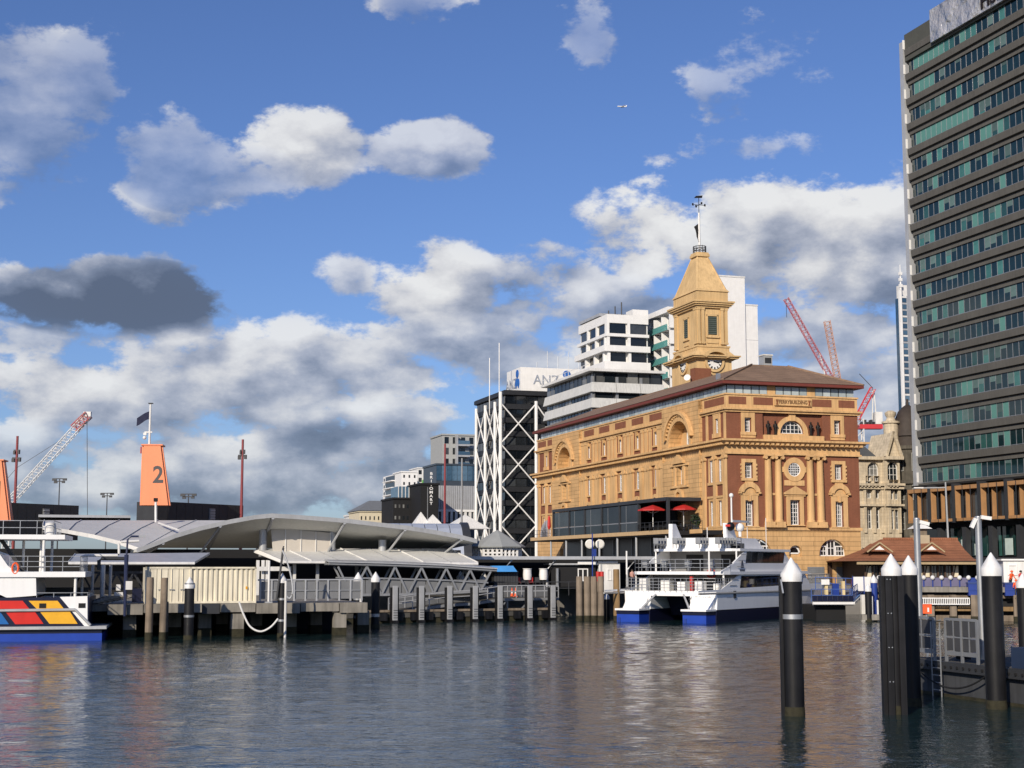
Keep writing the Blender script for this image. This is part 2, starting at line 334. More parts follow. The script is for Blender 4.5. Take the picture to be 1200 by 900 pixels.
def wall(m, s0, s1, z0, z1, holes=(), d=.35, y=0.0):
    """wall face in plane y with holes (sa, sb, za, zb, arch); reveals run d inwards"""
    xs = sorted({s0, s1, *[h[0] for h in holes], *[h[1] for h in holes]}); zs = sorted({z0, z1, *[h[2] for h in holes], *[h[3] for h in holes]})
    xs = [x for x in xs if s0 <= x <= s1]; zs = [z for z in zs if z0 <= z <= z1]
    inh = lambda x, z: any(h[0] < x < h[1] and h[2] < z < h[3] for h in holes)
    for i in range(len(xs) - 1):
        k = 0
        while k < len(zs) - 1:
            if inh((xs[i] + xs[i + 1]) / 2, (zs[k] + zs[k + 1]) / 2): k += 1; continue
            j = k
            while j + 1 < len(zs) - 1 and not inh((xs[i] + xs[i + 1]) / 2, (zs[j + 1] + zs[j + 2]) / 2): j += 1
            m.poly([(xs[i], y, zs[k]), (xs[i + 1], y, zs[k]), (xs[i + 1], y, zs[j + 1]), (xs[i], y, zs[j + 1])]); k = j + 1
    for h in holes:
        a, b, c, e = h[:4]; ar = len(h) > 4 and h[4]; t = e - (b - a) / 2 if ar else e; r = (b - a) / 2; cx = (a + b) / 2; Y = y + d
        m.poly([(a, y, c), (b, y, c), (b, Y, c), (a, Y, c)]); m.poly([(a, y, c), (a, Y, c), (a, Y, t), (a, y, t)]); m.poly([(b, y, c), (b, y, t), (b, Y, t), (b, Y, c)])
        if not ar: m.poly([(a, y, e), (a, Y, e), (b, Y, e), (b, y, e)])
        else:
            n = 16; A = [(cx - r * cos(pi * k / n), t + r * sin(pi * k / n)) for k in range(n + 1)]
            for k in range(n):
                p, q = A[k], A[k + 1]; m.poly([(p[0], y, p[1]), (q[0], y, q[1]), (q[0], Y, q[1]), (p[0], Y, p[1])])
                cn = a if k < n // 2 else b; m.poly([(p[0], y, p[1]), (q[0], y, q[1]), (cn, y, e)])
def arch_ring(m, cx, zs, r0, r1, y0, y1, a0=0, a1=180, n=16):
    for k in range(n):
        a, b = radians(a0 + (a1 - a0) * k / n), radians(a0 + (a1 - a0) * (k + 1) / n)
        m.prism([(cx + r0 * cos(a), y0, zs + r0 * sin(a)), (cx + r1 * cos(a), y0, zs + r1 * sin(a)), (cx + r1 * cos(b), y0, zs + r1 * sin(b)), (cx + r0 * cos(b), y0, zs + r0 * sin(b))], (0, y1 - y0, 0))

# ------------------------------------------------------------------ water, seabed edge, quay
def water_material():
    m = bpy.data.materials.new('harbour_water'); m.use_nodes = True; t = m.node_tree; b = t.nodes['Principled BSDF']; N = t.nodes.new; K = t.links.new
    b.inputs['Base Color'].default_value = (.010, .026, .028, 1); b.inputs['Roughness'].default_value = .04; b.inputs['IOR'].default_value = 1.333; b.inputs['Specular IOR Level'].default_value = .5
    g = N('ShaderNodeNewGeometry'); h = None
    for sc, det, amp, st, rot in ((1.5, 3, .12, (1, 1.6, 1), .2), (4.5, 3, .045, (1, 1.4, 1), -.5)):
        mp = N('ShaderNodeMapping'); mp.inputs['Scale'].default_value = st; mp.inputs['Rotation'].default_value = (0, 0, rot); K(g.outputs['Position'], mp.inputs[0])
        n = N('ShaderNodeTexNoise'); n.inputs['Scale'].default_value = sc; n.inputs['Detail'].default_value = det; n.inputs['Roughness'].default_value = .5; n.inputs['Distortion'].default_value = .6; K(mp.outputs[0], n.inputs['Vector'])
        a = N('ShaderNodeMath'); a.operation = 'MULTIPLY'; a.inputs[1].default_value = amp; K(n.outputs[0], a.inputs[0])
        if h is None: h = a.outputs[0]
        else:
            q = N('ShaderNodeMath'); q.operation = 'ADD'; K(h, q.inputs[0]); K(a.outputs[0], q.inputs[1]); h = q.outputs[0]
    bp = N('ShaderNodeBump'); bp.inputs['Strength'].default_value = .38; bp.inputs['Distance'].default_value = 1.0; K(h, bp.inputs['Height']); K(bp.outputs[0], b.inputs['Normal'])
    return m
import numpy as np
def water_sheet():
    """harbour surface: a swell of many small wave trains on a dense grid, running out flat to the horizon"""
    rs = np.random.RandomState(3); xs = np.linspace(-72, 84, 520); t = np.linspace(0, 1, 430); ys = 24 + 148 * (t * .55 + t * t * .45)
    Xg, Yg = np.meshgrid(xs, ys); Zg = np.zeros_like(Xg); wl = np.exp(rs.uniform(np.log(.8), np.log(5.0), 60))
    for L in wl:
        a = rs.normal(math.radians(70), .75); k = 2 * np.pi / L; ph = rs.uniform(0, 6.28); amp = .0021 * L ** .62
        Zg += amp * np.sin(k * (Xg * np.cos(a) + Yg * np.sin(a)) + ph + .9 * np.sin(.11 * Xg + .07 * Yg + ph))
    Zg *= .75 + .45 * np.sin(.045 * Xg + 1.2 * np.sin(.03 * Yg)) * np.sin(.06 * Yg + 1)
    e = np.minimum.reduce([Xg - xs[0], xs[-1] - Xg, Yg - ys[0], ys[-1] - Yg]); Zg *= np.clip(e / 5, 0, 1)
    n, m_ = Xg.shape; V = np.stack([Xg, Yg, Zg], -1).reshape(-1, 3); I = np.arange(n * m_).reshape(n, m_)
    Fq = np.stack([I[:-1, :-1], I[:-1, 1:], I[1:, 1:], I[1:, :-1]], -1).reshape(-1, 4)
    B = 4000.0; x0, x1, y0, y1 = xs[0], xs[-1], ys[0], ys[-1]
    ex = np.array([[-B, -500, 0], [B, -500, 0], [B, y0, 0], [-B, y0, 0], [-B, y1, 0], [x0, y1, 0], [x0, y0, 0], [x1, y0, 0], [B, y1, 0], [x1, y1, 0], [B, 6000, 0], [-B, 6000, 0]]); b = len(V)
    faces = Fq.tolist() + [[b, b + 1, b + 2, b + 3], [b + 3, b + 6, b + 5, b + 4], [b + 7, b + 2, b + 8, b + 9], [b + 4, b + 8, b + 10, b + 11]]
    me = bpy.data.meshes.new('water'); me.from_pydata(np.vstack([V, ex]).tolist(), [], faces); me.polygons.foreach_set('use_smooth', [True] * len(me.polygons)); me.materials.append(water_material()); return link('water', me)
tag(water_sheet(), kind='structure')
paving = mat('quay_paving', (.19, .18, .165), .9, 0, .2, .4, .1, 4)
# quay: one slab behind the basin, its edge following the berths
q = MB(); edge = [(-900, 150), (-30, 150), (-6, 150), (10, 158), (22, 157), (40, 160), (44, 146), (60, 140), (1200, 120)]
q.prism([(x, y, -2) for x, y in edge] + [(1500, 4000, -2), (-1500, 4000, -2)], (0, 0, ZQ + 2)); tag(q.build('quay_ground', paving), kind='structure')

# ------------------------------------------------------------------ ferry building
FB = Frame(23.75, 165.0, GRID)
fb = FB.root('ferry_building', 'ochre and brick harbour building with clock tower and brown hipped roof', 'building')
FW, FL, AX = 16.5, 66.4, 8.25                # front width, side length, front axis
side = lambda s, y, z: (y, s, z)             # side wall frame: s along the wall, y inwards
Z1, Z2, Z3, Z4 = 9.3, 17.4, 19.05, 22.1      # storey lines
RV = .42
def multi(*a): return [x for x in a]
# ---- front wall
gh = [(AX + 2.95, AX + 6.35, 6.17, 8.05, 1), (AX - 6.35, AX - 2.95, 6.17, 8.05, 1), (AX - .8, AX + .8, 6.1, 7.35, 1), (AX + 3.9, AX + 4.75, ZQ, 5.45)]
m = MB(); wall(m, 0, FW, ZQ, Z1, gh, .5); m.build('ground_storey_wall', plaster_c, fb)
wx = 5.6
h2 = [(AX + sg * wx - .5, AX + sg * wx + .5, 14.75, 16.5) for sg in (-1, 1)] + [(AX + sg * wx - .52, AX + sg * wx + .52, 9.45, 12.3) for sg in (-1, 1)] + [(AX - .62, AX + .62, 9.62, 12.4)]
m = MB(); wall(m, 0, FW, Z1, Z2, h2, RV); m.build('brick_storey_wall', brick, fb)
h3 = [(AX + sg * wx - .42, AX + sg * wx + .42, 19.9, 21.5) for sg in (-1, 1)]
m = MB(); wall(m, 0, 4.5, Z3, Z4, h3[:1], RV); wall(m, FW - 4.5, FW, Z3, Z4, h3[1:], RV)
wall(m, 4.5, FW - 4.5, Z3, Z4, [(AX - 1.5, AX + 1.5, 19.85, 21.35, 1)], .3, .35)
m.poly([(4.5, 0, Z3), (4.5, .35, Z3), (4.5, .35, Z4), (4.5, 0, Z4)]); m.poly([(FW - 4.5, 0, Z3), (FW - 4.5, .35, Z3), (FW - 4.5, .35, Z4), (FW - 4.5, 0, Z4)]); m.build('upper_storey_wall', brick, fb)
for sg in (-1, 1):
    window(fb, AX + sg * wx, RV, 14.75, 1.0, 1.75, nx=4, nz=4, bar=.04); window(fb, AX + sg * wx, RV, 9.45, 1.04, 2.85, nx=4, nz=6, bar=.045); window(fb, AX + sg * wx, RV, 19.9, .84, 1.6, nx=3, nz=4, bar=.04)
    for k, (a, b) in enumerate(((-1.7, -.55), (-.5, .5), (.55, 1.7))):
        hgt = 1.15 if k != 1 else 1.8
        window(fb, AX + sg * 4.65 + (a + b) / 2, .5, 6.17, b - a, hgt, nx=3 if k != 1 else 2, nz=2, arch=False, bar=.05)
    m = MB(); m.poly([(AX + sg * 4.65 - 1.72, .52, 6.2), (AX + sg * 4.65 + 1.72, .52, 6.2), (AX + sg * 4.65 + 1.2, .52, 7.5), (AX + sg * 4.65, .52, 8.1), (AX + sg * 4.65 - 1.2, .52, 7.5)]); m.build('arch_pane', glass_d, fb)
window(fb, AX, RV, 9.62, 1.24, 2.78, nx=4, nz=6, bar=.045); window(fb, AX, .62, 19.85, 3.0, 1.5, nx=6, nz=3, arch=True, bar=.05); window(fb, AX, .5, 6.4, 1.5, .9, nx=1, nz=1, arch=True, fr=.16, gm=glass_d)
m = MB(); m.box(AX - .8, AX + .8, .52, .6, 6.05, 6.5); m.build('lunette_apron', plaster, fb)
m = MB(); m.box(AX + 3.9, AX + 4.75, .42, .5, ZQ, 5.45); m.build('door', mat('door_brown', (.06, .035, .025), .6), fb)
for a, b in ((AX + 1.4, AX + 3.5), (AX + 5.05, FW - .05)):
    m = MB(); [m.box(a, b, -.06, -.004, ZQ + .22 * k, ZQ + .22 * k + .205) for k in range(9)]; m.build('shutter_panel', grey, fb)
# ---- front trim
def surround(w, h, t, pr, sill=.18, keys=0, cx=0, z=0, s=False, y=0.0, m=None):
    m = m or MB(); m.fr = (lambda a, b, c: side(a, b, c)) if s else None
    m.box(cx - w / 2 - t, cx - w / 2, y - pr, y + .05, z, z + h); m.box(cx + w / 2, cx + w / 2 + t, y - pr, y + .05, z, z + h); m.box(cx - w / 2 - t, cx + w / 2 + t, y - pr, y + .05, z + h, z + h + t)
    m.box(cx - w / 2 - t - .08, cx + w / 2 + t + .08, y - pr - .1, y + .05, z - sill, z)
    for k in range(keys):
        zz = z + h * (k + .15) / keys; m.box(cx - w / 2 - t - .14, cx - w / 2 - t, y - pr, y + .05, zz, zz + h / keys * .5); m.box(cx + w / 2 + t, cx + w / 2 + t + .14, y - pr, y + .05, zz, zz + h / keys * .5)
    return m
for sg in (-1, 1):
    c = AX + sg * wx
    m = surround(1.0, 1.75, .38, .13, .3, 4, c, 14.75); m.box(c - .5, c + .5, -.11, .03, 14.05, 14.45); m.build('window_surround', plaster, fb)
    m = surround(1.04, 2.85, .52, .13, .12, 0, c, 9.45); arch_ring(m, c, 13.0, .75, 1.3, -.32, .05, 12, 168, 12); m.box(c - 1.15, c + 1.15, -.16, .05, 12.83, 13.15); m.box(c - .7, c + .7, -.1, .04, 13.15, 13.7); m.box(c - .14, c + .14, -.24, .05, 12.2, 12.85)
    for e in (-1, 1): m.box(c + e * 1.18 - .14, c + e * 1.18 + .14, -.38, .05, 13.02, 13.22)
    m.build('window_surround', plaster, fb)
    m = surround(.84, 1.6, .42, .1, .35, 0, c, 19.9); m.box(c - .84, c + .84, -.1, .05, 21.92, 22.1); m.box(c - .9, c + .9, -.1, .05, 19.25, 19.55); m.build('window_surround', plaster, fb)
m = surround(1.24, 2.78, .45, .16, .12, 0, AX, 9.62)
m.prism([(AX - 1.45, -.34, 13.0), (AX + 1.45, -.34, 13.0), (AX + 1.45, -.34, 13.18), (AX, -.34, 13.95), (AX - 1.45, -.34, 13.18)], (0, .16, 0)); m.prism([(AX - 1.2, -.18, 13.05), (AX + 1.2, -.18, 13.05), (AX, -.18, 13.7)], (0, .2, 0)); m.box(AX - 1.3, AX + 1.3, -.2, .04, 12.8, 13.0); m.build('window_surround', plaster, fb)
# oculus
m = MB(); arch_ring(m, AX, 15.8, .78, 1.35, -.16, .04, 0, 360, 24); m.box(AX - 1.25, AX + 1.25, -.1, .03, 14.0, 14.6); m.box(AX - 1.5, AX - 1.2, -.12, .03, 15.5, 16.1); m.box(AX + 1.2, AX + 1.5, -.12, .03, 15.5, 16.1); m.build('oculus_surround', plaster, fb)
m = MB(); arch_ring(m, AX, 15.8, .68, .8, -.06, .0, 0, 360, 20); [m.box(AX - .03 + d, AX + .03 + d, -.05, -.02, 15.1, 16.5) for d in (-.4, -.13, .13, .4)]; [m.box(AX - .7, AX + .7, -.05, -.02, 15.77 + d, 15.83 + d) for d in (-.4, -.13, .13, .4)]
o = m.build('oculus_window', white, fb); MB().prism([(AX + .74 * cos(k * pi / 10), -.012, 15.8 + .74 * sin(k * pi / 10)) for k in range(20)], (0, .008, 0)).build('pane', glass, o)
# columns: paired giant order
def column(m, c, y, z0, z1, r):
    m.box(c - r * 1.25, c + r * 1.25, y - r * 1.25, y + r, z0, z0 + .35)
    m.lathe([(r * 1.15, .35), (r * 1.15, .5), (r, .56), (r, (z1 - z0) * .4), (r * .87, z1 - z0 - .6), (r * 1.0, z1 - z0 - .5)], (c, y, z0), 14)
    m.box(c - r * 1.2, c + r * 1.2, y - r * 1.15, y + r, z1 - .16, z1)
    for e in (-1, 1): m.tube([(c + e * r * .95, y - r * 1.1, z1 - .32), (c + e * r * .95, y + r * .6, z1 - .32)], .2, 8)
for off in (-3.24, -1.98, 1.98, 3.24):
    m = MB(); column(m, AX + off, -.05, Z1 + .3, Z2, .43); m.build('column', plaster, fb, True)
for off in (-2.61, 2.61):
    m = MB(); m.box(AX + off - 1.2, AX + off + 1.2, -.62, .02, Z1 + .02, Z1 + .3); m.build('column_plinth', plaster, fb); m = MB(); m.box(AX + off - .2, AX + off + .2, -.1, .02, 12.9, 13.15); m.build('column_tie', plaster, fb)
# upper arch, ledge, sign
m = MB(); arch_ring(m, AX, 19.85, 1.5, 2.0, .15, .37); m.box(AX - 2.0, AX + 2.0, .1, .37, 19.624, 19.85); m.box(AX - .4, AX + .4, .07, .37, 21.3, Z4); m.build('arch_surround', plaster, fb)
m = MB(); m.box(4.5, FW - 4.5, -.35, .35, Z3, 19.62); m.build('statue_ledge', plaster, fb)
m = MB(); m.box(AX - 2.3, AX + 2.3, -.20, .02, 22.95, 23.75); o = m.build('name_panel', plaster, fb)
m = MB()
for a in ((AX - 2.2, AX + 2.2, 22.98, 23.06), (AX - 2.2, AX + 2.2, 23.64, 23.72)): m.box(a[0], a[1], -.24, -.20, a[2], a[3])
m.build('panel_frame', plaster, o); text('FERRYBUILDING', .56, mat('sign_dark', (.13, .06, .025), .8), o, (AX, -.205, 23.36), (pi / 2, 0, 0), sx=.88, bold=.012)
for e in (-1, 1):
    m = MB(); c = AX + e * 2.02; m.prism([(c - .16, -.27, 23.6), (c + .16, -.27, 23.6), (c + .05, -.27, 23.3), (c + .14, -.27, 23.05), (c - .14, -.27, 23.05), (c - .05, -.27, 23.3)], (0, .06, 0)); m.build('urn_relief', mat('relief_brown', (.22, .08, .03), .8), o)
# statues on the ledge
def statue(x, n):
    m = MB(); z = 19.62; p = FB.w(x, -.02, z)
    m.lathe([(.17, 0), (.2, .04), (.2, .12), (.13, .16), (.15, .5), (.2, .82), (.22, 1.12), (.21, 1.22), (.09, 1.30), (.075, 1.36), (.105, 1.42), (.115, 1.5), (.07, 1.6), (.02, 1.63)], n=10)
    m.tube([(-.2, 0, 1.2), (-.27, -.04, .95), (-.2, -.16, .78)], .06, 6); m.tube([(.2, 0, 1.2), (.27, -.04, .95), (.16, -.18, .98)], .06, 6)
    o = m.build('statue', mat('dark_bronze', (.018, .014, .012), .5, .4), None, True, tuple(p), radians(GRID))
    tag(o, 'dark standing statue on the brick ledge, %s' % n, 'statue', 'statues beside the arched window')
for x, n in ((AX - 3.1, 'farthest left of the arched window'), (AX - 2.2, 'just left of the arched window'), (AX + 2.25, 'just right of the arched window'), (AX + 3.15, 'farthest right of the arched window')): statue(x, n)
# ---- side wall (long)
CB, PA0, PA1, PB0, PB1 = 6.3, 6.3, 17.0, 46.6, 58.2
m = MB(); m.fr = side; wall(m, 0, FL, ZQ, Z1, [(19.5 + 6 * k, 22.5 + 6 * k, ZQ, 7.6) for k in range(4)] + [(48, 51, ZQ, 7.6), (53.5, 56, ZQ, 7.6)], .5)
m.build('ground_storey_wall', plaster_c, fb)
BW = 5.92; bays = [17.0 + BW * (k + .5) for k in range(5)]
hs2, hs3 = [], []
for c in bays: hs2 += [(c - .5, c + .5, 14.75, 17.0), (c - .6, c + .6, 9.6, 12.4)]; hs3 += [(c - .42, c + .42, 19.85, 21.6)]
for c in (1.7, 4.0, 60.4, 63.2): hs2 += [(c - .42, c + .42, 14.4, 16.9), (c - .42, c + .42, 9.5, 12.3)]
for c in (2.3, 62.0): hs3 += [(c - .42, c + .42, 19.85, 21.5)]
m = MB(); m.fr = side; wall(m, 0, FL, Z1, Z2, hs2, .2); m.build('brick_storey_wall', brick, fb)
for a_, b_, h_ in ((0, PA0, hs3[5:6]), (PA1, PB0, hs3[:5]), (PB1, FL, hs3[6:])): m = MB(); m.fr = side; wall(m, a_, b_, Z3, Z4, h_, .2); m.build('upper_storey_wall', brick, fb)
for h in hs2: window(fb, .16, (h[0] + h[1]) / 2, h[2], h[1] - h[0], h[3] - h[2], True, nx=2, nz=4, bar=.06)
for h in hs3: window(fb, .16, (h[0] + h[1]) / 2, h[2], h[1] - h[0], h[3] - h[2], True, nx=2, nz=3, bar=.06)
# paired pilasters of the colonnade, each a part
xs = [17.0] + [17.0 + BW * k for k in range(1, 5)] + [PB0]
for k, c in enumerate(xs):
    for e in ((.45, 1.75) if k == 0 else (-1.75, -.45) if k == 5 else (-1.3, 0, 1.3)):
        m = MB(); m.fr = side; cc = c + e
        w = .52 if k in (0, 5) else (.42 if e else .5); pr = .34 if e else .2
        m.box(cc - w - .1, cc + w + .1, -pr - .1, .02, Z1, Z1 + .5); m.box(cc - w, cc + w, -pr, .02, Z1 + .5, Z2 - .55); m.box(cc - w - .06, cc + w + .06, -pr - .06, .02, Z2 - .55, Z2)
        for v in (-1, 1): m.tube([(cc + v * (w - .02), -pr - .12, Z2 - .36), (cc + v * (w - .02), 0, Z2 - .36)], .2, 8)
        m.build('pilaster', plaster, fb)
        m = MB(); m.fr = side; m.box(cc - w * .9, cc + w * .9, -.14, .02, Z3 + .1, Z4 - .35); m.box(cc - w, cc + w, -.2, .02, Z4 - .35, Z4); m.build('upper_pilaster', plaster, fb)
for c in bays:
    m = surround(.84, 1.75, .22, .1, .2, 0, c, 19.85, True); m.prism([(c - .3, -.32, 22.0), (c + .3, -.32, 22.0), (c + .13, -.22, 21.5), (c - .13, -.22, 21.5)], (0, .25, 0)); m.build('window_surround', plaster, fb)
    m = surround(1.0, 2.25, .14, .08, .22, 0, c, 14.75, True); m.build('window_surround', plaster, fb)
    m = surround(1.2, 2.8, .2, .1, .1, 0, c, 9.6, True); arch_ring(m, c, 12.9, .55, .98, -.28, .03, 8, 172, 10); m.box(c - 1.0, c + 1.0, -.2, .02, 12.65, 12.95); m.build('window_surround', plaster, fb)
# corner bays
for b0, b1, cs in ((0, PA0, (1.7, 4.0)), (PB1, FL, (60.4, 63.2))):
    for c in ((.32, 2.85, 5.75) if b0 == 0 else (58.7, 61.8, 65.2)):
        m = MB(); m.fr = side; m.box(c - .36, c + .36, -.22, .02, Z1, Z2 - .5); m.box(c - .44, c + .44, -.28, .02, Z2 - .5, Z2)
        for v in (-1, 1): m.tube([(c + v * .36, -.36, Z2 - .34), (c + v * .36, 0, Z2 - .34)], .18, 8)
        m.build('pilaster', plaster, fb)
    for c in cs:
        m = surround(.84, 2.5, .24, .08, .3, 0, c, 14.4, True); m.build('window_surround', plaster, fb); m = surround(.84, 2.8, .24, .1, .2, 0, c, 9.5, True); m.box(c - .85, c + .85, -.2, .02, 12.6, 12.85); m.build('window_surround', plaster, fb)
    c = 2.3 if b0 == 0 else 62.0
    m = surround(.84, 1.65, .5, .1, .5, 0, c, 19.85, True); m.box(c - .95, c + .95, -.12, .02, 21.9, Z4); m.build('window_surround', plaster, fb)
    for c in ((.25, 4.9) if b0 == 0 else (59, 65.6)): m = MB(); m.fr = side; m.box(c - .25, c + .25, -.1, .02, Z3, Z4); m.build('upper_pilaster', plaster, fb)
# arch pavilions
def pavilion(a, b):
    c = (a + b) / 2 + .15; Y = -.45; R0 = 3.05
    m = MB(); m.fr = side
    hl = [(c - .6, c + .6, 14.6, 16.7), (c - .65, c + .65, 9.6, 12.5), (c - 2.3, c - 1.95, 14.6, 16.7), (c + 1.95, c + 2.3, 14.6, 16.7)]
    wall(m, a, b, Z1, Z2 + .05, hl, .5, Y)
    wall(m, a, b, Z3 - .05, 23.0, [(c - R0, c + R0, Z3 - .05, Z3 - .05 + R0, 1)], 1.5, Y)
    for e in (a, b): m.poly([(e, Y, Z1), (e, .02, Z1), (e, .02, 24.0), (e, Y, 24.0)])
    m.box(a, b, Y, .3, 23.0, 24.0)
    m.build('pavilion_wall', plaster_c, fb)
    m = MB(); m.fr = side; m.poly([(c - R0, 1.05, Z3), (c + R0, 1.05, Z3), (c + R0, 1.05, 22.4), (c - R0, 1.05, 22.4)]); m.build('arch_recess_wall', plaster, fb)
    window(fb, 1.0, c - .3, 19.35, 2.5, 2.3, True, nx=4, nz=3, arch=True, bar=.07)
    m = MB(); m.fr = side; arch_ring(m, c, Z3, R0, R0 + .55, Y - .14, Y + .02, n=20); arch_ring(m, c, Z3, R0 + .8, R0 + 1.15, Y - .5, Y + .02, 14, 166, n=20); m.build('arch_surround', plaster, fb)
    m = MB(); m.fr = side
    for k in range(19):
        t = radians(18 + 144 * k / 18); x, z = c + (R0 + .68) * cos(t), Z3 + (R0 + .68) * sin(t); m.box(x - .11, x + .11, Y - .34, Y + .02, z - .11, z + .11)
    m.build('arch_dentils', plaster, fb)
    for h in hl[:2]: window(fb, Y + .5, c, h[2], h[1] - h[0], h[3] - h[2], True, nx=2, nz=4, bar=.07)
    for h in hl[2:]: window(fb, Y + .5, (h[0] + h[1]) / 2, h[2], .35, 2.1, True, nx=1, nz=3, bar=.05)
    m = MB(); m.fr = side; m.box(c - 2.6, c + 2.6, Y - .25, Y + .02, 14.2, 14.45); m.box(c - 2.6, c + 2.6, Y - .18, Y + .02, 16.75, 16.95)
    for e in (-1.3, 1.3): m.box(c + e - .25, c + e + .25, Y - .12, Y + .02, 14.45, 16.75)
    m.prism([(c - 1.6, Y - .4, 17.05), (c + 1.6, Y - .4, 17.05), (c + 1.6, Y - .4, 17.2), (c, Y - .4, 18.1), (c - 1.6, Y - .4, 17.2)], (0, .4, 0)); m.build('window_pediment', plaster, fb)
    m = MB(); m.fr = side; m.box(c - 1.6, c + 1.6, Y - .3, Y + .02, 12.75, 12.98); arch_ring(m, c, 12.98, .75, 1.15, Y - .3, Y + .02, 0, 180, 12)
    for e in (-.85, .85): m.box(c + e - .2, c + e + .2, Y - .12, Y + .02, 9.6, 12.75)
    m.build('window_hood', plaster, fb)
pavilion(PA0, PA1); pavilion(PB0, PB1)
# ---- bands running round the building
def band(name, z0, z1, pr, mt=plaster, e0=0, e1=0):
    m = MB(); m.box(-pr, FW + pr, -pr, .02, z0, z1); m.box(-pr, .02, .02, FL + pr, z0, z1); m.box(FW - .02, FW + pr, .02, FL + pr, z0, z1); m.box(.02, FW - .02, FL - .02, FL + pr, z0, z1); return m.build(name, mt, fb)
band('string_course', Z1 - .28, Z1 + .05, .16); band('entablature', Z2, 18.35, .12); band('entablature_moulding', Z2, 17.62, .26)
band('cornice_bed', 18.35, 18.5, .3); band('cornice', 18.82, Z3, .95); band('cornice_soffit', 18.62, 18.82, .62)
m = MB()
for k in range(int((FW + .9) / .62)): x = -.4 + k * .62; m.box(x, x + .3, -.82, -.12, 18.42, 18.63)
for k in range(int((FL + .9) / .62)): x = -.2 + k * .62; m.box(-.82, -.12, x, x + .3, 18.42, 18.63)
m.build('dentils', plaster, fb)
band('upper_cornice', Z4, 22.35, .2); band('upper_cornice_lip', 22.35, 22.55, .42)
m = MB(); m.box(0, FW, 0, .4, 22.55, 24.1); m.box(0, .4, .4, FL, 22.55, 24.1); m.box(FW - .4, FW, .4, FL, 22.55, 24.1); m.box(.4, FW - .4, FL - .4, FL, 22.55, 24.1); m.build('parapet', plaster, fb); band('parapet_coping', 24.02, 24.2, .12)
for a, b in ((.35, 2.5), (3.4, 5.8), (AX + 2.5, FW - 3.3), (FW - 2.4, FW - .35)):
    m = MB(); m.box(a, b, -.03, .01, 22.98, 23.82); m.build('brick_panel', brick, fb)
for a, b in [(.4, 5.6)] + [(c - 1.9, c + 1.9) for c in bays] + [(58.6, 61.5), (62.3, 66)]:
    m = MB(); m.fr = side; m.box(a, b, -.03, .01, 22.98, 23.82); m.build('brick_panel', brick, fb)
# attic glazing under the eaves
AI = .28
for c in [1.9 + AI + k * 1.0 for k in range(0)]: pass
m = MB(); m.box(AI + .06, FW - AI - .06, AI + .06, FL - AI, 24.1, 25.2); m.build('attic_core', dkgrey, fb)
gl = glass_mat('attic_glass', (.25, .30, .31), (.50, .56, .56), .8, .15)
def attic_pane(x, y, s):
    me = cached(('attic',), lambda: MB().box(-.44, .44, -.03, .03, 0, .92).mesh('attic_pane', gl)); link('attic_pane', me, fb, (x, y, 24.2), -pi / 2 if s else 0)
for k in range(16):
    x = AI + .5 + k * 1.0
    if 5.6 < x < 6.6 or 9.9 < x < 10.9: MB().box(x - .5, x + .5, AI - .02, AI + .05, 24.2, 25.2).build('attic_pier', plaster, fb)
    else: attic_pane(x, AI, False)
for k in range(65): attic_pane(AI, AI + .6 + k * 1.0, True)
m = MB(); OV = .6
m.frustum((-OV, FW + OV, -OV, FL + OV), 25.2, (-OV, FW + OV, -OV, FL + OV), 25.55); m.build('eaves', eave_red, fb)
m = MB(); m.frustum((-OV - .06, FW + OV + .06, -OV - .06, FL + OV + .06), 25.554, (6.6, 11.3, 6.6, FL - 6.6), 28.4); rf = m.build('roof', roof_tile, fb)
m = MB(); m.box(6.5, 11.4, 6.5, 6.8, 28.35, 28.48); m.box(6.5, 6.8, 6.8, FL - 6.6, 28.35, 28.48)
for a, b in (((-OV, -OV, 25.6), (6.6, 6.6, 28.5)), ((FW + OV, -OV, 25.6), (11.3, 6.6, 28.5))): m.beam(a, b, .2)
m.build('ridge', roof_tile, rf)
MB().box(1.2, 1.6, 4.6, 5.0, 26.3, 27.0).build('roof_vent', galv, rf)
# ---- clock tower
TX0, TX1, TY0, TY1 = 10.2, 15.1, 29.8, 37.8
tw = MB(); tw.box(TX0 - .1, TX1 + .1, TY0 - .1, TY1 + .1, 24, 31.6); tower = tw.build('clock_tower', plaster_t, fb)
m = MB(); m.box(TX0 - 1.1, TX0 + 1.3, TY0 - 1.6, TY0 - .2, 26, 29.6); m.build('chimney_brick', brick, tower)
m = MB()
for e, pr in ((31.0, .35), (31.25, .85), (31.5, 1.05)): m.box(TX0 - pr, TX1 + pr, TY0 - pr, TY1 + pr, e, e + .22)
m.frustum((TX0 - .5, TX1 + .5, TY0 - .5, TY1 + .5), 31.7, (TX0 + .1, TX1 - .1, TY0 + .1, TY1 - .1), 32.7)
m.box(TX0 + .1, TX1 - .1, TY0 + .1, TY1 - .1, 32.7, 33.4); m.box(TX0, TX1, TY0, TY1, 33.3, 33.6); m.build('tower_cornice', plaster_t, tower)
m = MB(); m.box(TX0 + .35, TX1 - .35, TY0 + .35, TY1 - .35, 33.6, 38.6); m.build('belfry', plaster_t, tower)
cxm, cym = (TX0 + TX1) / 2, (TY0 + TY1) / 2
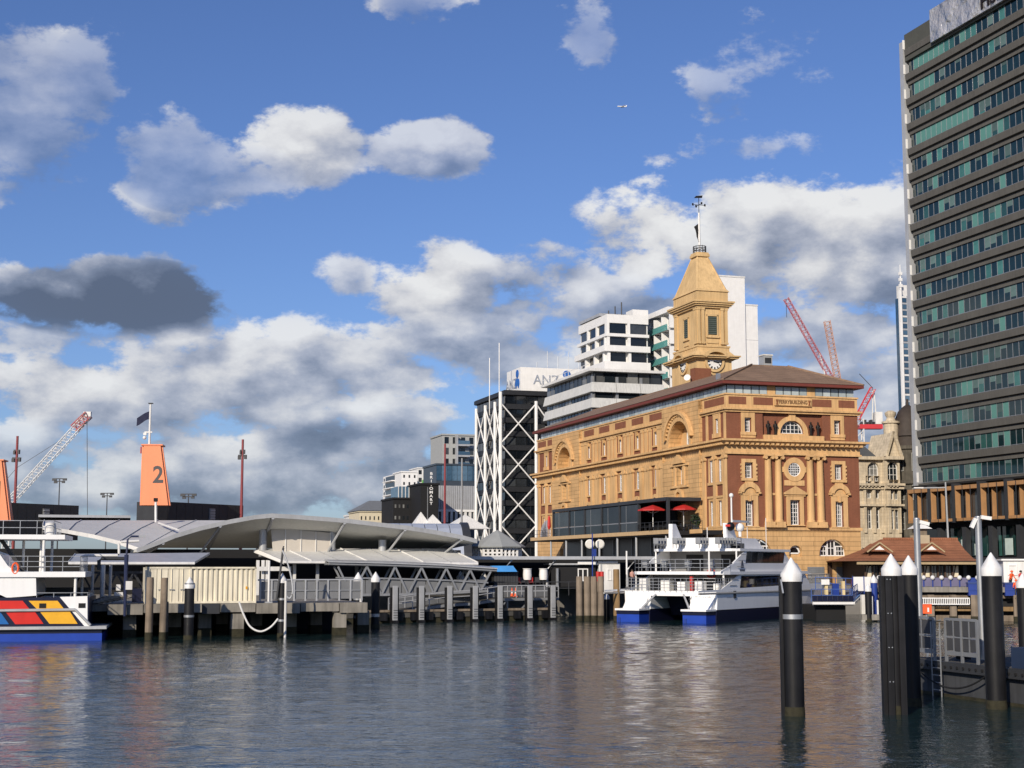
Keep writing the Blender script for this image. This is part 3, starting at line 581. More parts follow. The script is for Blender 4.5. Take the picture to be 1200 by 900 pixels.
for f, (c, W2, off) in (('f', (cxm, (TX1 - TX0) / 2, TY0)), ('s', (cym, (TY1 - TY0) / 2, TX0))):
    fr = None if f == 'f' else side
    # clock with hood
    m = MB(); m.fr = fr; y = off - .12
    arch_ring(m, c, 30.75, 1.1, 1.42, y - .22, y + .3, 0, 360, 28); arch_ring(m, c, 30.75, 1.55, 2.05, y - .9, y + .3, 20, 160, 18); m.build('clock_surround', plaster_t, tower, True)
    m = MB(); m.fr = fr; m.prism([(c + 1.12 * cos(k * pi / 16), y - .06, 30.75 + 1.12 * sin(k * pi / 16)) for k in range(32)], (0, .1, 0)); ck = m.build('clock_face', white, tower)
    m = MB(); m.fr = fr
    for k in range(12):
        a = k * pi / 6; m.beam((c + .74 * cos(a), y - .09, 30.75 + .74 * sin(a)), (c + 1.0 * cos(a), y - .09, 30.75 + 1.0 * sin(a)), .13)
    arch_ring(m, c, 30.75, 1.03, 1.1, y - .1, y - .06, 0, 360, 24); m.build('hour_mark', black_flat, ck)
    m = MB(); m.fr = fr; m.beam((c - .15, y - .12, 30.75), (c + .95, y - .12, 30.72), .1); m.beam((c, y - .11, 30.75), (c + .62, y - .11, 30.62), .13); m.build('clock_hand', black_flat, ck)
    # belfry louvre, pilasters
    lw = .66
    m = MB(); m.fr = fr; y = off + .35; m.box(c - lw, c + lw, y - .05, y + .02, 35.0, 37.2); lo = m.build('louvre', mat('louvre_green', (.035, .05, .04), .6), tower)
    m = MB(); m.fr = fr; [m.box(c - lw, c + lw, y - .1, y - .05, 35.08 + .24 * k, 35.2 + .24 * k) for k in range(9)]; m.build('slat', mat('louvre_slat', (.09, .11, .095), .6), lo)
    m = MB(); m.fr = fr; m.box(c - lw - .2, c - lw, y - .14, y, 34.8, 37.4); m.box(c + lw, c + lw + .2, y - .14, y, 34.8, 37.4); m.box(c - lw - .2, c + lw + .2, y - .14, y, 37.2, 37.45); m.box(c - lw - .3, c + lw + .3, y - .22, y, 34.6, 34.85); m.box(c - .8, c + .8, y - .12, y, 33.9, 34.1); m.build('louvre_surround', plaster_t, tower)
    for e in (-1, 1):
        for d in (.45, 1.05):
            cc = c + e * (W2 - d); m = MB(); m.fr = fr; m.box(cc - .2, cc + .2, y - .22, y + .02, 34.0, 38.0); m.box(cc - .25, cc + .25, y - .27, y + .02, 37.9, 38.15); m.box(cc - .25, cc + .25, y - .27, y + .02, 33.8, 34.05); m.build('tower_pilaster', plaster_t, tower)
m = MB()
for z, pr in ((38.15, -.05), (38.4, .2), (38.62, .4), (38.85, .55)): m.box(TX0 - pr, TX1 + pr, TY0 - pr, TY1 + pr, z, z + .22)
m.box(TX0 + .15, TX1 - .15, TY0 + .15, TY1 - .15, 39.05, 40.3); m.frustum((TX0 + .0, TX1 - .0, TY0 + .0, TY1 - .0), 40.3, (TX0 + .2, TX1 - .2, TY0 + .2, TY1 - .2), 40.6); m.build('belfry_cornice', plaster_t, tower)
m = MB(); m.frustum((TX0 + .35, TX1 - .35, TY0 + .35, TY1 - .35), 40.6, (cxm - .75, cxm + .75, cym - .85, cym + .85), 47.6); m.box(cxm - 1.0, cxm + 1.0, cym - 1.1, cym + 1.1, 47.6, 47.95); m.box(cxm - .9, cxm + .9, cym - 1.0, cym + 1.0, 47.95, 48.2)
for a, b in ((TX0 + .35, cxm - .75), (TX1 - .35, cxm + .75)): m.beam((a, TY0 + .35, 40.6), (b, cym - .85, 47.6), .16)
m.beam((TX0 + .35, TY1 - .35, 40.6), (cxm - .75, cym + .85, 47.6), .16); m.build('spire', plaster_t, tower)
m = MB()
for k in range(12):
    a = k * pi / 6; p = (cxm + .85 * cos(a), cym + .95 * sin(a)); m.tube([(p[0], p[1], 48.2), (p[0] * 1.0, p[1], 49.3)], .05, 5)
for z in (48.5, 48.9, 49.2): m.tube([(cxm + .85 * cos(k * pi / 6), cym + .95 * sin(k * pi / 6), z) for k in range(13)], .06, 5)
m.build('crown_railing', dkgrey, tower)
m = MB(); m.tube([(cxm, cym, 48.2), (cxm, cym, 55.0)], .17, 8, .13); m.build('flagpole', white, tower)
m = MB(); m.tube([(cxm, cym, 55.0), (cxm, cym, 57.6)], .05, 6); m.tube([(cxm - .9, cym, 56.2), (cxm + .9, cym, 56.2)], .04, 5); m.tube([(cxm, cym - .9, 56.2), (cxm, cym + .9, 56.2)], .04, 5)
for p in ((-.9, 0), (.9, 0), (0, -.9), (0, .9)): m.box(cxm + p[0] - .12, cxm + p[0] + .12, cym + p[1] - .03, cym + p[1] + .03, 56.05, 56.4)
m.prism([(cxm - .7, cym, 57.2), (cxm + .5, cym, 57.3), (cxm + .6, cym, 57.7), (cxm - .4, cym, 57.55)], (0, .04, 0)); m.build('weather_vane', black_flat, tower)
TZ = [(0, 0), (24, 24), (29, 30.35), (30.75, 32.1), (31.7, 32.9), (32.7, 33.6), (33.6, 34.3), (35, 35.8), (37.2, 38.3), (38.15, 39.4), (39.05, 40.3), (40.6, 42.0), (47.6, 47.0), (48.2, 47.6), (49.3, 48.6), (55, 53.3), (57.7, 55.8), (99, 99)]
def tz(z):
    for (a, b), (c, d) in zip(TZ, TZ[1:]):
        if a <= z <= c: return b + (d - b) * (z - a) / (c - a)
for o in [tower] + tower.children_recursive:
    for vt in o.data.vertices: vt.co.z = tz(vt.co.z)
m = MB(); m.sheet([[(cxm - .1 - .32 * j * (1 - .2 * i), cym + .12 * sin(i * 1.9 + j), 51.8 - i * .45 - j * .25) for j in range(3)] for i in range(6)]); tag(m.build('flag', black_flat), None)
fl = bpy.data.objects['flag']; fl.parent = None; fl.location = (FB.x, FB.y, 0); fl.rotation_euler.z = FB.a; tag(fl, 'dark furled flag hanging on the pole above the clock tower spire', 'flag')
m = MB(); m.lathe([(.04, -.22), (.4, 0), (.45, .04)], (0, 0, 0), 14); dd = m.build('satellite_dish', white_w, None, True); dd.location = FB.w(TX0 - 1.9, TY0 - 1.0, 29.7); dd.rotation_euler = (radians(70), 0, radians(-20)); tag(dd, 'small white satellite dish by the chimney next to the clock', 'dish')
# ------------------------------------------------------------------ helpers for city blocks
def zof(px, py, Y): return at(px, py, Y).z
def pane_at(parent, x, y, z, w, h, s=False, m=None, name='window', t=.12):
    m = m or glass; me = cached(('pa', m.name, round(w, 2), round(h, 2), t), lambda: MB().box(-w / 2, w / 2, -t / 2, t / 2, 0, h).mesh(name, m))
    return link(name, me, parent, (x, y, z), -pi / 2 if s else 0)
def frame_at(px, D, deg=GRID): p = at(px, 600, D); return Frame(p.x, p.y, deg)
def part(root, name, m, *a): return MB().box(*a).build(name, m, root)

# ------------------------------------------------------------------ office tower on the right
HT = frame_at(1080, 210)
tower_o = HT.root('office_tower', 'tall dark concrete office tower with bands of teal windows at right edge', 'building')
zb, zt = HT.Y(1083, 566, 0).z, HT.Y(1066.3, 86.3, 0).z; NF = 17; fh = (zt - zb) / (NF - 1); LEN = 44.0
spandrel = mat('tower_concrete', (.112, .108, .098), .85, 0, .14, .3, .1, 3, .25, .16)
m = MB(); m.box(.35, 30, -LEN, 0, zb - 2, zt + fh * 1.6); m.build('core', dkgrey, tower_o)
for k in range(NF + 1):
    z = zb + fh * k
    if k < NF:
        m = MB(); m.box(-.12, .36, -LEN, -.3, z + fh * .55, z + fh * .70); m.build('window_head_band', spandrel, tower_o)
    m = MB(); m.prism([(-.55, -LEN, z - fh * .06), (-.55, -LEN, z - fh * .02), (.36, -LEN, z), (.36, -LEN, z - fh * .30), (-.48, -LEN, z - fh * .27)], (0, LEN - .3, 0)); m.build('spandrel', spandrel, tower_o)
    if k < NF: m = MB(); m.box(-.3, -.2, -LEN, -.4, z - .0, z + .07); m.build('sill_rail', galv, tower_o)
PW = 1.27; cnt = 0; rest = MB()
pm = cached('htp', lambda: MB().box(-.6, .6, -.02, .02, 0, fh * .55).mesh('window', glass_teal)); pb = cached('htb', lambda: MB().box(-.6, .6, -.02, .02, 0, fh * .55).mesh('window', mat('teal_blind', (.105, .26, .22), .35, 0, .15, .6)))
mull = MB()
for k in range(NF):
    z = zb + fh * k
    for j in range(int((LEN - 1) / PW)):
        y = -1.0 - PW * j; mull.box(.04, .14, y - PW / 2 - .03, y - PW / 2 + .03, z, z + fh * .55)
        if 1 <= j <= 17 and cnt < 300:
            blind = (k == NF - 1 and j < 7) or (k == NF - 2 and j < 5) or (k == NF - 4 and j < 12) or random.random() < .07
            wo_ = link('window', pb if blind else pm, tower_o, (.1, y, z), -pi / 2); cnt += 1
            if not blind and random.random() < .3:
                q = random.choice((.25, .4, .6, .75)); link('blind', cached(('htbl', q), lambda: MB().box(-.55, .55, -.035, -.022, fh * .55 * (1 - q), fh * .545).mesh('blind', mat('blind_grey', (.10, .16, .15), .5, 0, .2, 1, 0, 8, .4, 0, .35))), wo_)
        else: rest.box(.08, .12, y - .56, y + .56, z, z + fh * .55)
o = rest.build('far_window', glass_teal, tower_o); o['kind'] = 'stuff'
o = mull.build('mullions', galv, tower_o); o['kind'] = 'stuff'
m = MB(); m.box(-.6, .7, .0, .9, zb - 3.4, zt + fh * 1.35); m.build('corner_fin', ltgrey, tower_o)
for k in range(NF + 1): m = MB(); m.box(-.63, -.3, -.08, -.004, zb + fh * k + .1, zb + fh * k + 1.5); m.build('fin_lit_patch', white, tower_o)  # white strips painted as the sunlit patches on the fin
par = MB(); par.box(-.3, 1, -LEN, 0, zt + fh * .53, zt + fh * 1.62); par.build('parapet', mat('tower_parapet', (.075, .077, .066), .8), tower_o)
crum = mat('crumpled_silver', (.66, .64, .62), .3, .55, .2, .25, 1.0, .38, .5); crum.node_tree.nodes['Bump'].inputs['Distance'].default_value = 1.6
p0 = HT.Y(1092, 50, -.5)
m = MB(); m.box(-.75, -.35, -LEN, p0.y, zt + fh * .62, zt + fh * 1.9); sg = m.build('sign_panel', crum, tower_o)
pl_ = HT.Y(1149, 17, -.8)
text('HSBC', 3.0, mat('sign_bronze', (.03, .02, .015), .4, .4), sg, (-.78, pl_.y, zt + fh * .98), (pi / 2, 0, -pi / 2), extrude=.12, align='LEFT', bold=.03)
m = MB(); m.box(5, 22, -LEN, -10, zt + fh * 1.6, zt + fh * 3.4); m.build('roof_plant', mat('plant_grey', (.12, .125, .13), .7), tower_o)
# podium with wood-lined bays
pd = HT.root('glazed_podium', 'black framed podium with timber lined bay windows under the office tower', 'building')
wood = mat('timber_lining', (.43, .235, .105), .6, 0, .12, 1.2, 0, 8, .3, .15)
PX = -2.2
zs0, zs1 = HT.Y(1072, 612, PX).z, HT.Y(1072, 577, PX).z
m = MB(); m.box(PX + .9, 26, -LEN, 0.3, zs1 + .75, zb - .4); m.build('podium_roof', black_flat, pd)
m = MB(); m.box(PX + 1.3, 26, -LEN, 0.3, zs0 - .9, zs0 - .12); m.build('podium_floor', black_flat, pd)
bw = 5.7
for k in range(8):
    y0 = .3 - bw * k; y1 = y0 - bw
    m = MB(); m.box(PX - .15, PX + 1.3, y1 - .22, y1 + .22, zs0 - .3, zs1 + .75); m.build('bay_post', dkgrey, pd)
    MB().box(PX + 1.18, PX + 1.24, y1 + .22, y0 - .22, zs0, zs1).build('bay_glass', glass_d, pd)
    MB().box(PX, PX + 1.2, y1 + .22, y0 - .22, zs0 - .12, zs0 + .25).build('bay_sill', wood, pd)
    MB().box(PX + .02, PX + 1.2, y1 + .22, y0 - .22, zs1 - .1, zs1 + .42).build('bay_head', wood, pd)
    for q in range(3):
        yy = y0 - .24 - q * 1.78
        if q < 2: MB().box(PX + (.05 if q == 0 else .5), PX + (.85 if q == 0 else 1.1), yy - .10, yy, zs0 + .25, zs1 - .1).build('timber_fin', wood, pd)
        MB().box(PX - .05, PX + .05, yy - .06, yy + .02, zs0 - .1, zs1 + .4).build('bay_mullion', dkgrey, pd)
gz0 = HT.Y(1100, 652, 0).z
for k in range(14):
    y = -1.5 - 2.9 * k
    pane_at(pd, .6, y, gz0, 2.5, zs0 - .9 - gz0, True, glass_teal, 'shopfront_pane')
    if k % 2: part(pd, 'column', dkgrey, -1.2, -.4, y - .4 - 1.45, y + .4 - 1.45, ZQ, zs0 - .9)
m = MB(); m.box(-3.5, 1, -LEN, 1, gz0 - 1.0, gz0 - .2); m.build('street_canopy', dkgrey, pd)
m = MB(); m.box(.8, 26, -LEN, .2, ZQ, zs0 - .9); m.build('ground_storey', black_flat, pd)
for k in range(6): pane_at(pd, .1, -3 - 3.3 * k, gz0 + .1, 1.0 + .5 * (k % 2), 1.5 + .3 * (k % 3), True, mat('lit_interior', (.50, .60, .58), .3), 'lit_interior_pane')  # pale colour stands in for the lights inside; nothing glows

# ------------------------------------------------------------------ stone customs house beside the tower
ST = frame_at(1008, 226)
st = ST.root('stone_building', 'weathered pale stone building with gable and dark dome behind the brown roofed pavilion', 'building')
zz = lambda y: ST.X(1025, y, 0).z
x1 = ST.X(1034, 560, 0).x; x2 = ST.X(1056, 560, -1.5).x; x3 = ST.X(1078, 560, 0).x
z0, zc, ztp = zz(640), zz(568), zz(536)
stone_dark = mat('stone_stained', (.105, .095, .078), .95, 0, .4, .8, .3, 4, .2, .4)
hl = []; 
m = MB(); wins = [(x1 - 2.35, 1.0, z0 + 2.6, 3.2), (x1 - .95, .9, z0 + 2.6, 3.2), (x1 - 2.35, 1.0, z0 + 7.2, 3.4), (x1 - .95, .9, z0 + 7.2, 3.4)]
hh = [(c - w / 2, c + w / 2, z, z + h) for c, w, z, h in wins] + [(x1 - 2.5, x1 - .5, zc + .5, zc + 3.4, 1)]
wall(m, -3, x1, ZQ, ztp, hh, .5); m.poly([(-3, 0, ZQ), (-3, 20, ZQ), (-3, 20, ztp), (-3, 0, ztp)]); m.build('wing_wall', stone_pale, st)
for c, w, z, h in wins: window(st, c, .5, z, w, h, nx=2, nz=3, fm=white_w)
window(st, x1 - 1.5, .5, zc + .5, 2.0, 2.9, nx=3, nz=3, arch=True, fm=white_w)
m = MB(); zg = zz(512)
wx2 = [(x1 + (x2 - x1) * t, .85, z0 + zo, 3.0) for t in (.36, .72) for zo in (2.5, 7.0)]
cxg = (x1 + x2) / 2
hh = [(c - w / 2, c + w / 2, z, z + h) for c, w, z, h in wx2] + [(cxg - .95, cxg + .95, zc + .5, zc + 3.5, 1)]
wall(m, x1, x2, ZQ, ztp, hh, .5, -1.2); m.poly([(x1, -1.2, ZQ), (x1, 0, ZQ), (x1, 0, ztp), (x1, -1.2, ztp)])
m.prism([(x1, -1.2, ztp), (x2, -1.2, ztp), (cxg, -1.2, zg + .6)], (0, 6, 0)); m.build('gabled_bay', stone_pale, st)
for c, w, z, h in wx2: window(st, c, -.7, z, w, h, nx=2, nz=3, fm=white_w)
window(st, cxg, -.7, zc + .5, 1.9, 3.0, nx=3, nz=3, arch=True, fm=white_w)
for a, b, y in ((-3.4, x1, -.5), (x1 - .3, x2 + .3, -1.8)):
    for z, t, e in ((zc - .7, .5, 0), (zc - .2, .35, .35), (ztp - .4, .5, .15), (z0 + 6.0, .3, 0)):
        m = MB(); m.box(a, b, y - e, .1 if y > -1 else -1.0, z, z + t); m.build('cornice', stone_pale, st)
    m = MB(); [m.box(a + .3 + k * .6, a + .55 + k * .6, y - .3, y + .3, zc - .38, zc - .18) for k in range(int((b - a) / .6) - 1)]; m.build('dentils', stone_pale, st)
for c in (x1 - 3.2, x1 - 1.65, x1 - .25, x1 + .3, x2 - .3): y = -.25 if c < x1 else -1.4; part(st, 'pilaster', stone_pale, c - .22, c + .22, y, y + .3, z0 + 2, zc - .7)
arch = MB(); [arch.beam(a, b, .45) for a, b in (((x1 - .2, -1.5, ztp), (cxg, -1.5, zg + .8)), ((x2 + .2, -1.5, ztp), (cxg, -1.5, zg + .8)))]; arch.build('gable_coping', stone_pale, st)
# turret with urn, stained corner drum and dome
tu = ST.X(1044, 500, 3)
m = MB(); m.lathe([(1.15, 0), (1.15, 3.4), (1.4, 3.5), (1.4, 3.8), (.8, 3.9), (.6, 4.4), (.85, 4.8), (.9, 5.2), (.4, 5.5)], (tu.x, 3, zz(520)), 14); m.build('chimney_turret', stone_pale, st, True)
dx_ = (x2 + x3) / 2 + 1.6
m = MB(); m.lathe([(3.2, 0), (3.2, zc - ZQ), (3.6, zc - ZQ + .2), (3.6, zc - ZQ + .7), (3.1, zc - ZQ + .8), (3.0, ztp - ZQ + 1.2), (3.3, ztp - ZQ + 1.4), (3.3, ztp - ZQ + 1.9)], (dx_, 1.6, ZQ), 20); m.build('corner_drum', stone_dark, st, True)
for k in range(3):
    for zo in (2.5, 7.0, 11.4):
        a = radians(-150 + 38 * k); w = window(st, dx_ + 3.15 * cos(a), 1.6 + 3.15 * sin(a), z0 + zo, .9, 2.8, nx=2, nz=3, fm=mat('grey_frame', (.3, .3, .28), .7), gm=glass_d); w.rotation_euler.z = a + pi / 2
zd = ztp + 1.9
m = MB(); m.lathe([(2.5, 0), (2.4, 1.6), (2.7, 1.7), (2.5, 2.6), (2.1, 4.2), (1.5, 5.6), (.7, 6.4), (.25, 6.7), (.15, 7.6)], (dx_ + .6, 3.0, zd), 18); m.build('dome', mat('dome_brown', (.045, .034, .028), .7, 0, .3), st, True)
m = MB(); m.frustum((-3, x1, 1, 16), ztp, (-1, x1 - 1, 6, 12), ztp + 3.4); m.build('slate_roof', mat('slate', (.08, .085, .09), .8), st)

# ------------------------------------------------------------------ blue glass tower far behind
GT = frame_at(1064, 480)
gt = GT.root('glass_tower', 'slim blue glass tower with white edges and mast behind the dome', 'building')
gw = 8.5; gz1 = GT.X(1050, 346, 0).z
MB().box(.3, gw, .3, 4, ZQ, gz1 - .5).build('core', glass_sky, gt); nr = 34; rh = (gz1 - 20) / nr
for k in range(nr):
    for j in range(4):
        w = gw / 4; pane_at(gt, w * (j + .5), .1, 20 + rh * k, w - .25, rh * (.62 if k % 1 == 0 else .5), False, glass_sky, 'window')
    part(gt, 'floor_band', white_w if k % 3 == 0 else ltgrey, 0, gw, 0, .25, 20 + rh * (k + .66), 20 + rh * (k + .94))
MB().box(-.7, .1, -.3, .6, ZQ, gz1 + 2).build('edge_fin', white, gt)
for k in range(1, 4): part(gt, 'mullion', ltgrey, gw / 4 * k - .12, gw / 4 * k + .12, -.1, .1, 20, gz1)
MB().box(1.5, 4.5, 2, 5, gz1 - .5, gz1 + 4).build('roof_block', white_w, gt)
m = MB(); zz_ = GT.X(1051, 310, 1).z; m.tube([(.6, 1, gz1), (.6, 1, zz_)], .35, 6, .12); [m.box(.1, 1.1, .6, 1.4, gz1 + 3 + k * 2, gz1 + 4 + k * 2) for k in range(3)]; m.build('mast', white, gt)

# ------------------------------------------------------------------ black office block with white cross bracing
XB = frame_at(592, 340)
xb = XB.root('braced_office_block', 'black office block wrapped in white columns and diagonal bracing', 'building')
zr = XB.X(592, 458, 0).z; yl = XB.Y(558, 560, 0).y; xr = 26.0
m = MB(); m.box(.2, xr, .2, yl, ZQ, zr - 1.0); m.build('core', black_flat, xb); nf = 13; fh2 = (zr - ZQ - 1) / nf
charcoal = mat('charcoal_panel', (.022, .023, .026), .5, .1, .2)
for k in range(nf + 1):
    z = ZQ + fh2 * k
    MB().box(-.25, xr, -.25, .2, z, z + fh2 * .38).build('spandrel', charcoal, xb); MB().box(-.25, .2, .2, yl, z, z + fh2 * .38).build('spandrel', charcoal, xb)
    if k == nf: break
    for j in range(10): pane_at(xb, 1.3 + 2.6 * j, .08, z + fh2 * .40, 2.4, fh2 * .56, False, glass_d)
    for j in range(int(yl / 2.6)): pane_at(xb, .08, 1.4 + 2.6 * j, z + fh2 * .40, 2.3, fh2 * .56, True, glass_d)
MB().box(-.6, xr, -.6, yl, zr - .9, zr).build('roof_slab', charcoal, xb)
nodes = [XB.X(592, y, -1.6).z for y in (615, 568, 520, 472)]; dzn = nodes[1] - nodes[0]; nodes = [nodes[0] - dzn] + nodes
xc2 = XB.X(628.5, 560, -1.6).x; ys_ = [XB.Y(p, 560, -1.6).y for p in (580, 568.7, 558)]
cols = [(-1.6, -1.6), (xc2, -1.6), (xc2 * 2, -1.6)]; scol = [(-1.6, y) for y in ys_]
for k, c in enumerate(cols + scol):
    top = nodes[-1] + (2.5 if k == 0 else .6)
    MB().tube([(c[0], c[1], ZQ), (c[0], c[1], top)], .38, 8).build('brace_column', white, xb, True)
for line in ([cols[0], cols[1], cols[2]], [cols[0]] + scol):
    for a, b in zip(line, line[1:]):
        for z0_, z1_ in zip(nodes, nodes[1:]):
            MB().tube([(a[0], a[1], z0_), (b[0], b[1], z1_)], .16, 6).build('diagonal_brace', white, xb, True); MB().tube([(a[0], a[1], z1_), (b[0], b[1], z0_)], .16, 6).build('diagonal_brace', white, xb, True)
for c, ht in ((scol[1], 9), (scol[0], 11.5)): MB().tube([(c[0] + 1, c[1], zr - 6), (c[0] + 1, c[1], zr + ht)], .12, 5).build('antenna', white, xb)
# sign box on its roof
bx0 = XB.X(610, 445, 1.0); by1 = XB.Y(594, 445, bx0.x).y; bzt = XB.X(610, 430, 1.0).z
sb = XB.root('rooftop_sign_box', 'big white rooftop sign box with letters and blue emblem on the black block', 'sign')
MB().box(bx0.x, xr + 1, 1.0, by1, zr - .3, bzt).build('box', white, sb)
grey_l = mat('sign_grey', (.33, .36, .42), .5)
lx = XB.X(640, 444, 1.0)
text('ANZ', 3.2, grey_l, sb, (lx.x, .98, (zr + bzt) / 2), (pi / 2, 0, 0), sx=.95, extrude=.1)
text('ANZ', 3.3, grey_l, sb, (bx0.x - .02, by1 * .68, (zr + bzt) / 2 - .6), (pi / 2, 0, -pi / 2), sx=1.25, extrude=.1)
def emblem(fr, c, z, y):
    m = MB(); m.fr = fr
    m.prism([(c + .95 * cos(k * pi / 8), y, z + 1.55 + .95 * sin(k * pi / 8)) for k in range(16)], (0, .15, 0))
    for e in (-1, 1): m.prism([(c + e * .2, y, z + .5), (c + e * 1.3, y, z + .2), (c + e * 1.6, y, z - .9), (c + e * .9, y, z - 1.9), (c + e * .25, y, z - 1.2)], (0, .15, 0))
    m.build('emblem', mat('emblem_blue', (.02, .12, .42), .5), sb)
emblem(None, XB.X(664, 440, 1.0).x, (zr + bzt) / 2, .84); emblem(lambda s_, y_, z_: (bx0.x + y_, s_, z_), by1 * .28, (zr + bzt) / 2, -.16)
for k in range(6): MB().tube([(9 + 2.6 * k, 4, bzt), (9 + 2.6 * k, 4, bzt + (1.5 + 4 * random.random()))], .08, 5).build('roof_aerial', galv, sb)

# ------------------------------------------------------------------ pale office with flared white spandrels
GW = frame_at(695, 285)
gwb = GW.root('pale_office_block', 'pale office block with flared white spandrel bands behind the brown roof', 'building')
Zg = lambda y: GW.X(695, y, 0).z
gyl = GW.Y(638, 470, 0).y; gxr = 15.0
MB().box(.9, gxr, .9, gyl, ZQ, Zg(436)).build('core', dkgrey, gwb)
fhg = Zg(447.5) - Zg(466); ztop = Zg(432)
pale_panel = mat('pale_panel', (.60, .60, .57), .6, 0, .08, .4, 0, 8, .35, .18)
for k in range(9):
    zs = Zg(459) - fhg * k
    for j in range(3):
        xa, xb_ = j * 5.0, j * 5.0 + 4.9
        MB().hexa([(xa - (.35 if j == 0 else 0), -.35, zs), (xb_, -.35, zs), (xb_, .9, zs), (xa - (.35 if j == 0 else 0), .9, zs), (xa, .1, zs + fhg * .62), (xb_, .1, zs + fhg * .62), (xb_, .9, zs + fhg * .62), (xa, .9, zs + fhg * .62)]).build('spandrel', pale_panel, gwb)
        pane_at(gwb, xa + 2.5, .6, zs + fhg * .62, 3.6, fhg * .38, False, glass, 'window'); part(gwb, 'pier', grey, xa - .0, xa + .55, .35, .9, zs + fhg * .62, zs + fhg)
    n = max(1, int(gyl / 5.0)); L_ = gyl / n
    for j in range(n):
        ya, yb = j * L_, j * L_ + L_ - .1
        MB().hexa([(-.35, ya + .02, zs), (.9, ya + .02, zs), (.9, yb, zs), (-.35, yb, zs), (.1, ya + .02, zs + fhg * .62), (.9, ya + .02, zs + fhg * .62), (.9, yb, zs + fhg * .62), (.1, yb, zs + fhg * .62)]).build('spandrel', pale_panel, gwb)
        for q in range(3): pane_at(gwb, .6, ya + L_ * (q + .5) / 3, zs + fhg * .62, L_ / 3 - .35, fhg * .38, True, glass, 'window')
z_ = Zg(447.5)
MB().box(-.8, gxr, -.8, gyl, ztop - .5, ztop).build('roof_slab', white_w, gwb)
for j in range(6): pane_at(gwb, 1.4 + 2.4 * j, .55, z_, 2.1, ztop - .5 - z_, False, glass, 'window')
for j in range(12): pane_at(gwb, .55, 1 + gyl / 12 * j, z_, gyl / 12 - .4, ztop - .5 - z_, True, glass, 'window')
m = MB(); [m.tube([(-.6 + k * 0, k * 2.0, ztop), (-.6, k * 2.0, ztop + .9)], .05, 4) for k in range(int(gyl / 2))]; m.tube([(-.6, 0, ztop + .9), (-.6, gyl, ztop + .9)], .06, 4); m.build('roof_railing', white, gwb)

# ------------------------------------------------------------------ white stepped apartments
WA = frame_at(713, 315)
wa = WA.root('white_apartment_block', 'white stepped apartment block with dark windows rising above the pale office', 'building')
Za = lambda y: WA.X(713, y, 0).z
wyl = WA.Y(678, 400, 0).y; wxr = WA.X(760, 400, 0).x
lv = [(378, 390.5), (394, 405), (412, 424)]
MB().box(.5, wxr, .5, wyl, ZQ, Za(368)).build('core', white_w, wa)
for (a, b), nxt in zip(lv, (368, 390.5, 405)):
    o_ = {378: 0, 394: .4, 412: 1.0}[a]
    MB().box(-o_, wxr, -o_, wyl, Za(a), Za(nxt)).build('white_band', white, wa)
    for j in range(2):
        pane_at(wa, wxr * (.05 + .5 * j + .2), .42, Za(b), wxr * .42, Za(a) - Za(b), False, glass_d); part(wa, 'column', white, wxr * .5 * j - .35 + .3, wxr * .5 * j + .55, .0 - o_ * .5, .5, Za(b), Za(a))
    for j in range(3):
        pane_at(wa, .42, wyl * (.08 + .31 * j + .13), Za(b), wyl * .24, Za(a) - Za(b), True, glass_d); part(wa, 'column', white, -o_ * .5, .5, wyl * (.06 + .31 * j) - .35, wyl * (.06 + .31 * j) + .35, Za(b), Za(a))
MB().box(-1.0, wxr, -1.0, wyl, Za(434), Za(424)).build('white_band', white, wa)
MB().box(-.2, 9, 4, wyl * .95, Za(366.8), Za(363.5)).build('roof_canopy', ltgrey, wa); MB().box(wxr - 3.2, wxr + .4, 1, 5, Za(367.5), Za(360)).build('stair_head', white, wa)
for k in range(3): MB().tube([(wxr - 8 + 1.5 * k, 3, Za(367.5)), (wxr - 8 + 1.5 * k, 3, Za(367.5) + 1.2 + k)], .15, 5).build('roof_aerial', dkgrey, wa)

# ------------------------------------------------------------------ hotel with green glass balconies
GB = frame_at(757, 330)
gb = GB.root('balcony_hotel', 'white hotel side with green glass balconies left of the clock tower', 'building')
zz = lambda y: GB.Y(760, y, 0).z
MB().box(.0, 3, -17, 0, ZQ, zz(374)).build('wall', white_w, gb); MB().box(-1.6, 3, -17, .1, zz(378), zz(372)).build('roof_slab', white, gb)
gteal = mat('balcony_glass', (.10, .30, .28), .12, 0, .1)
for k in range(7):
    z = zz(396.5 + 18 * k)
    MB().box(-1.7, .2, -17, -.1, z - .35, z).build('balcony_slab', white_w, gb); MB().box(-1.78, -1.70, -17, -.1, z - .35, z + .95).build('balustrade', gteal, gb)
    for j in range(4): pane_at(gb, -.08, -3.0 - 4.2 * j, z + .1, 3.0, 2.4, True, glass_d); part(gb, 'party_wall', white, -1.6, 0, -5.2 - 4.2 * j - .12, -5.2 - 4.2 * j + .12, z, z + 2.9)
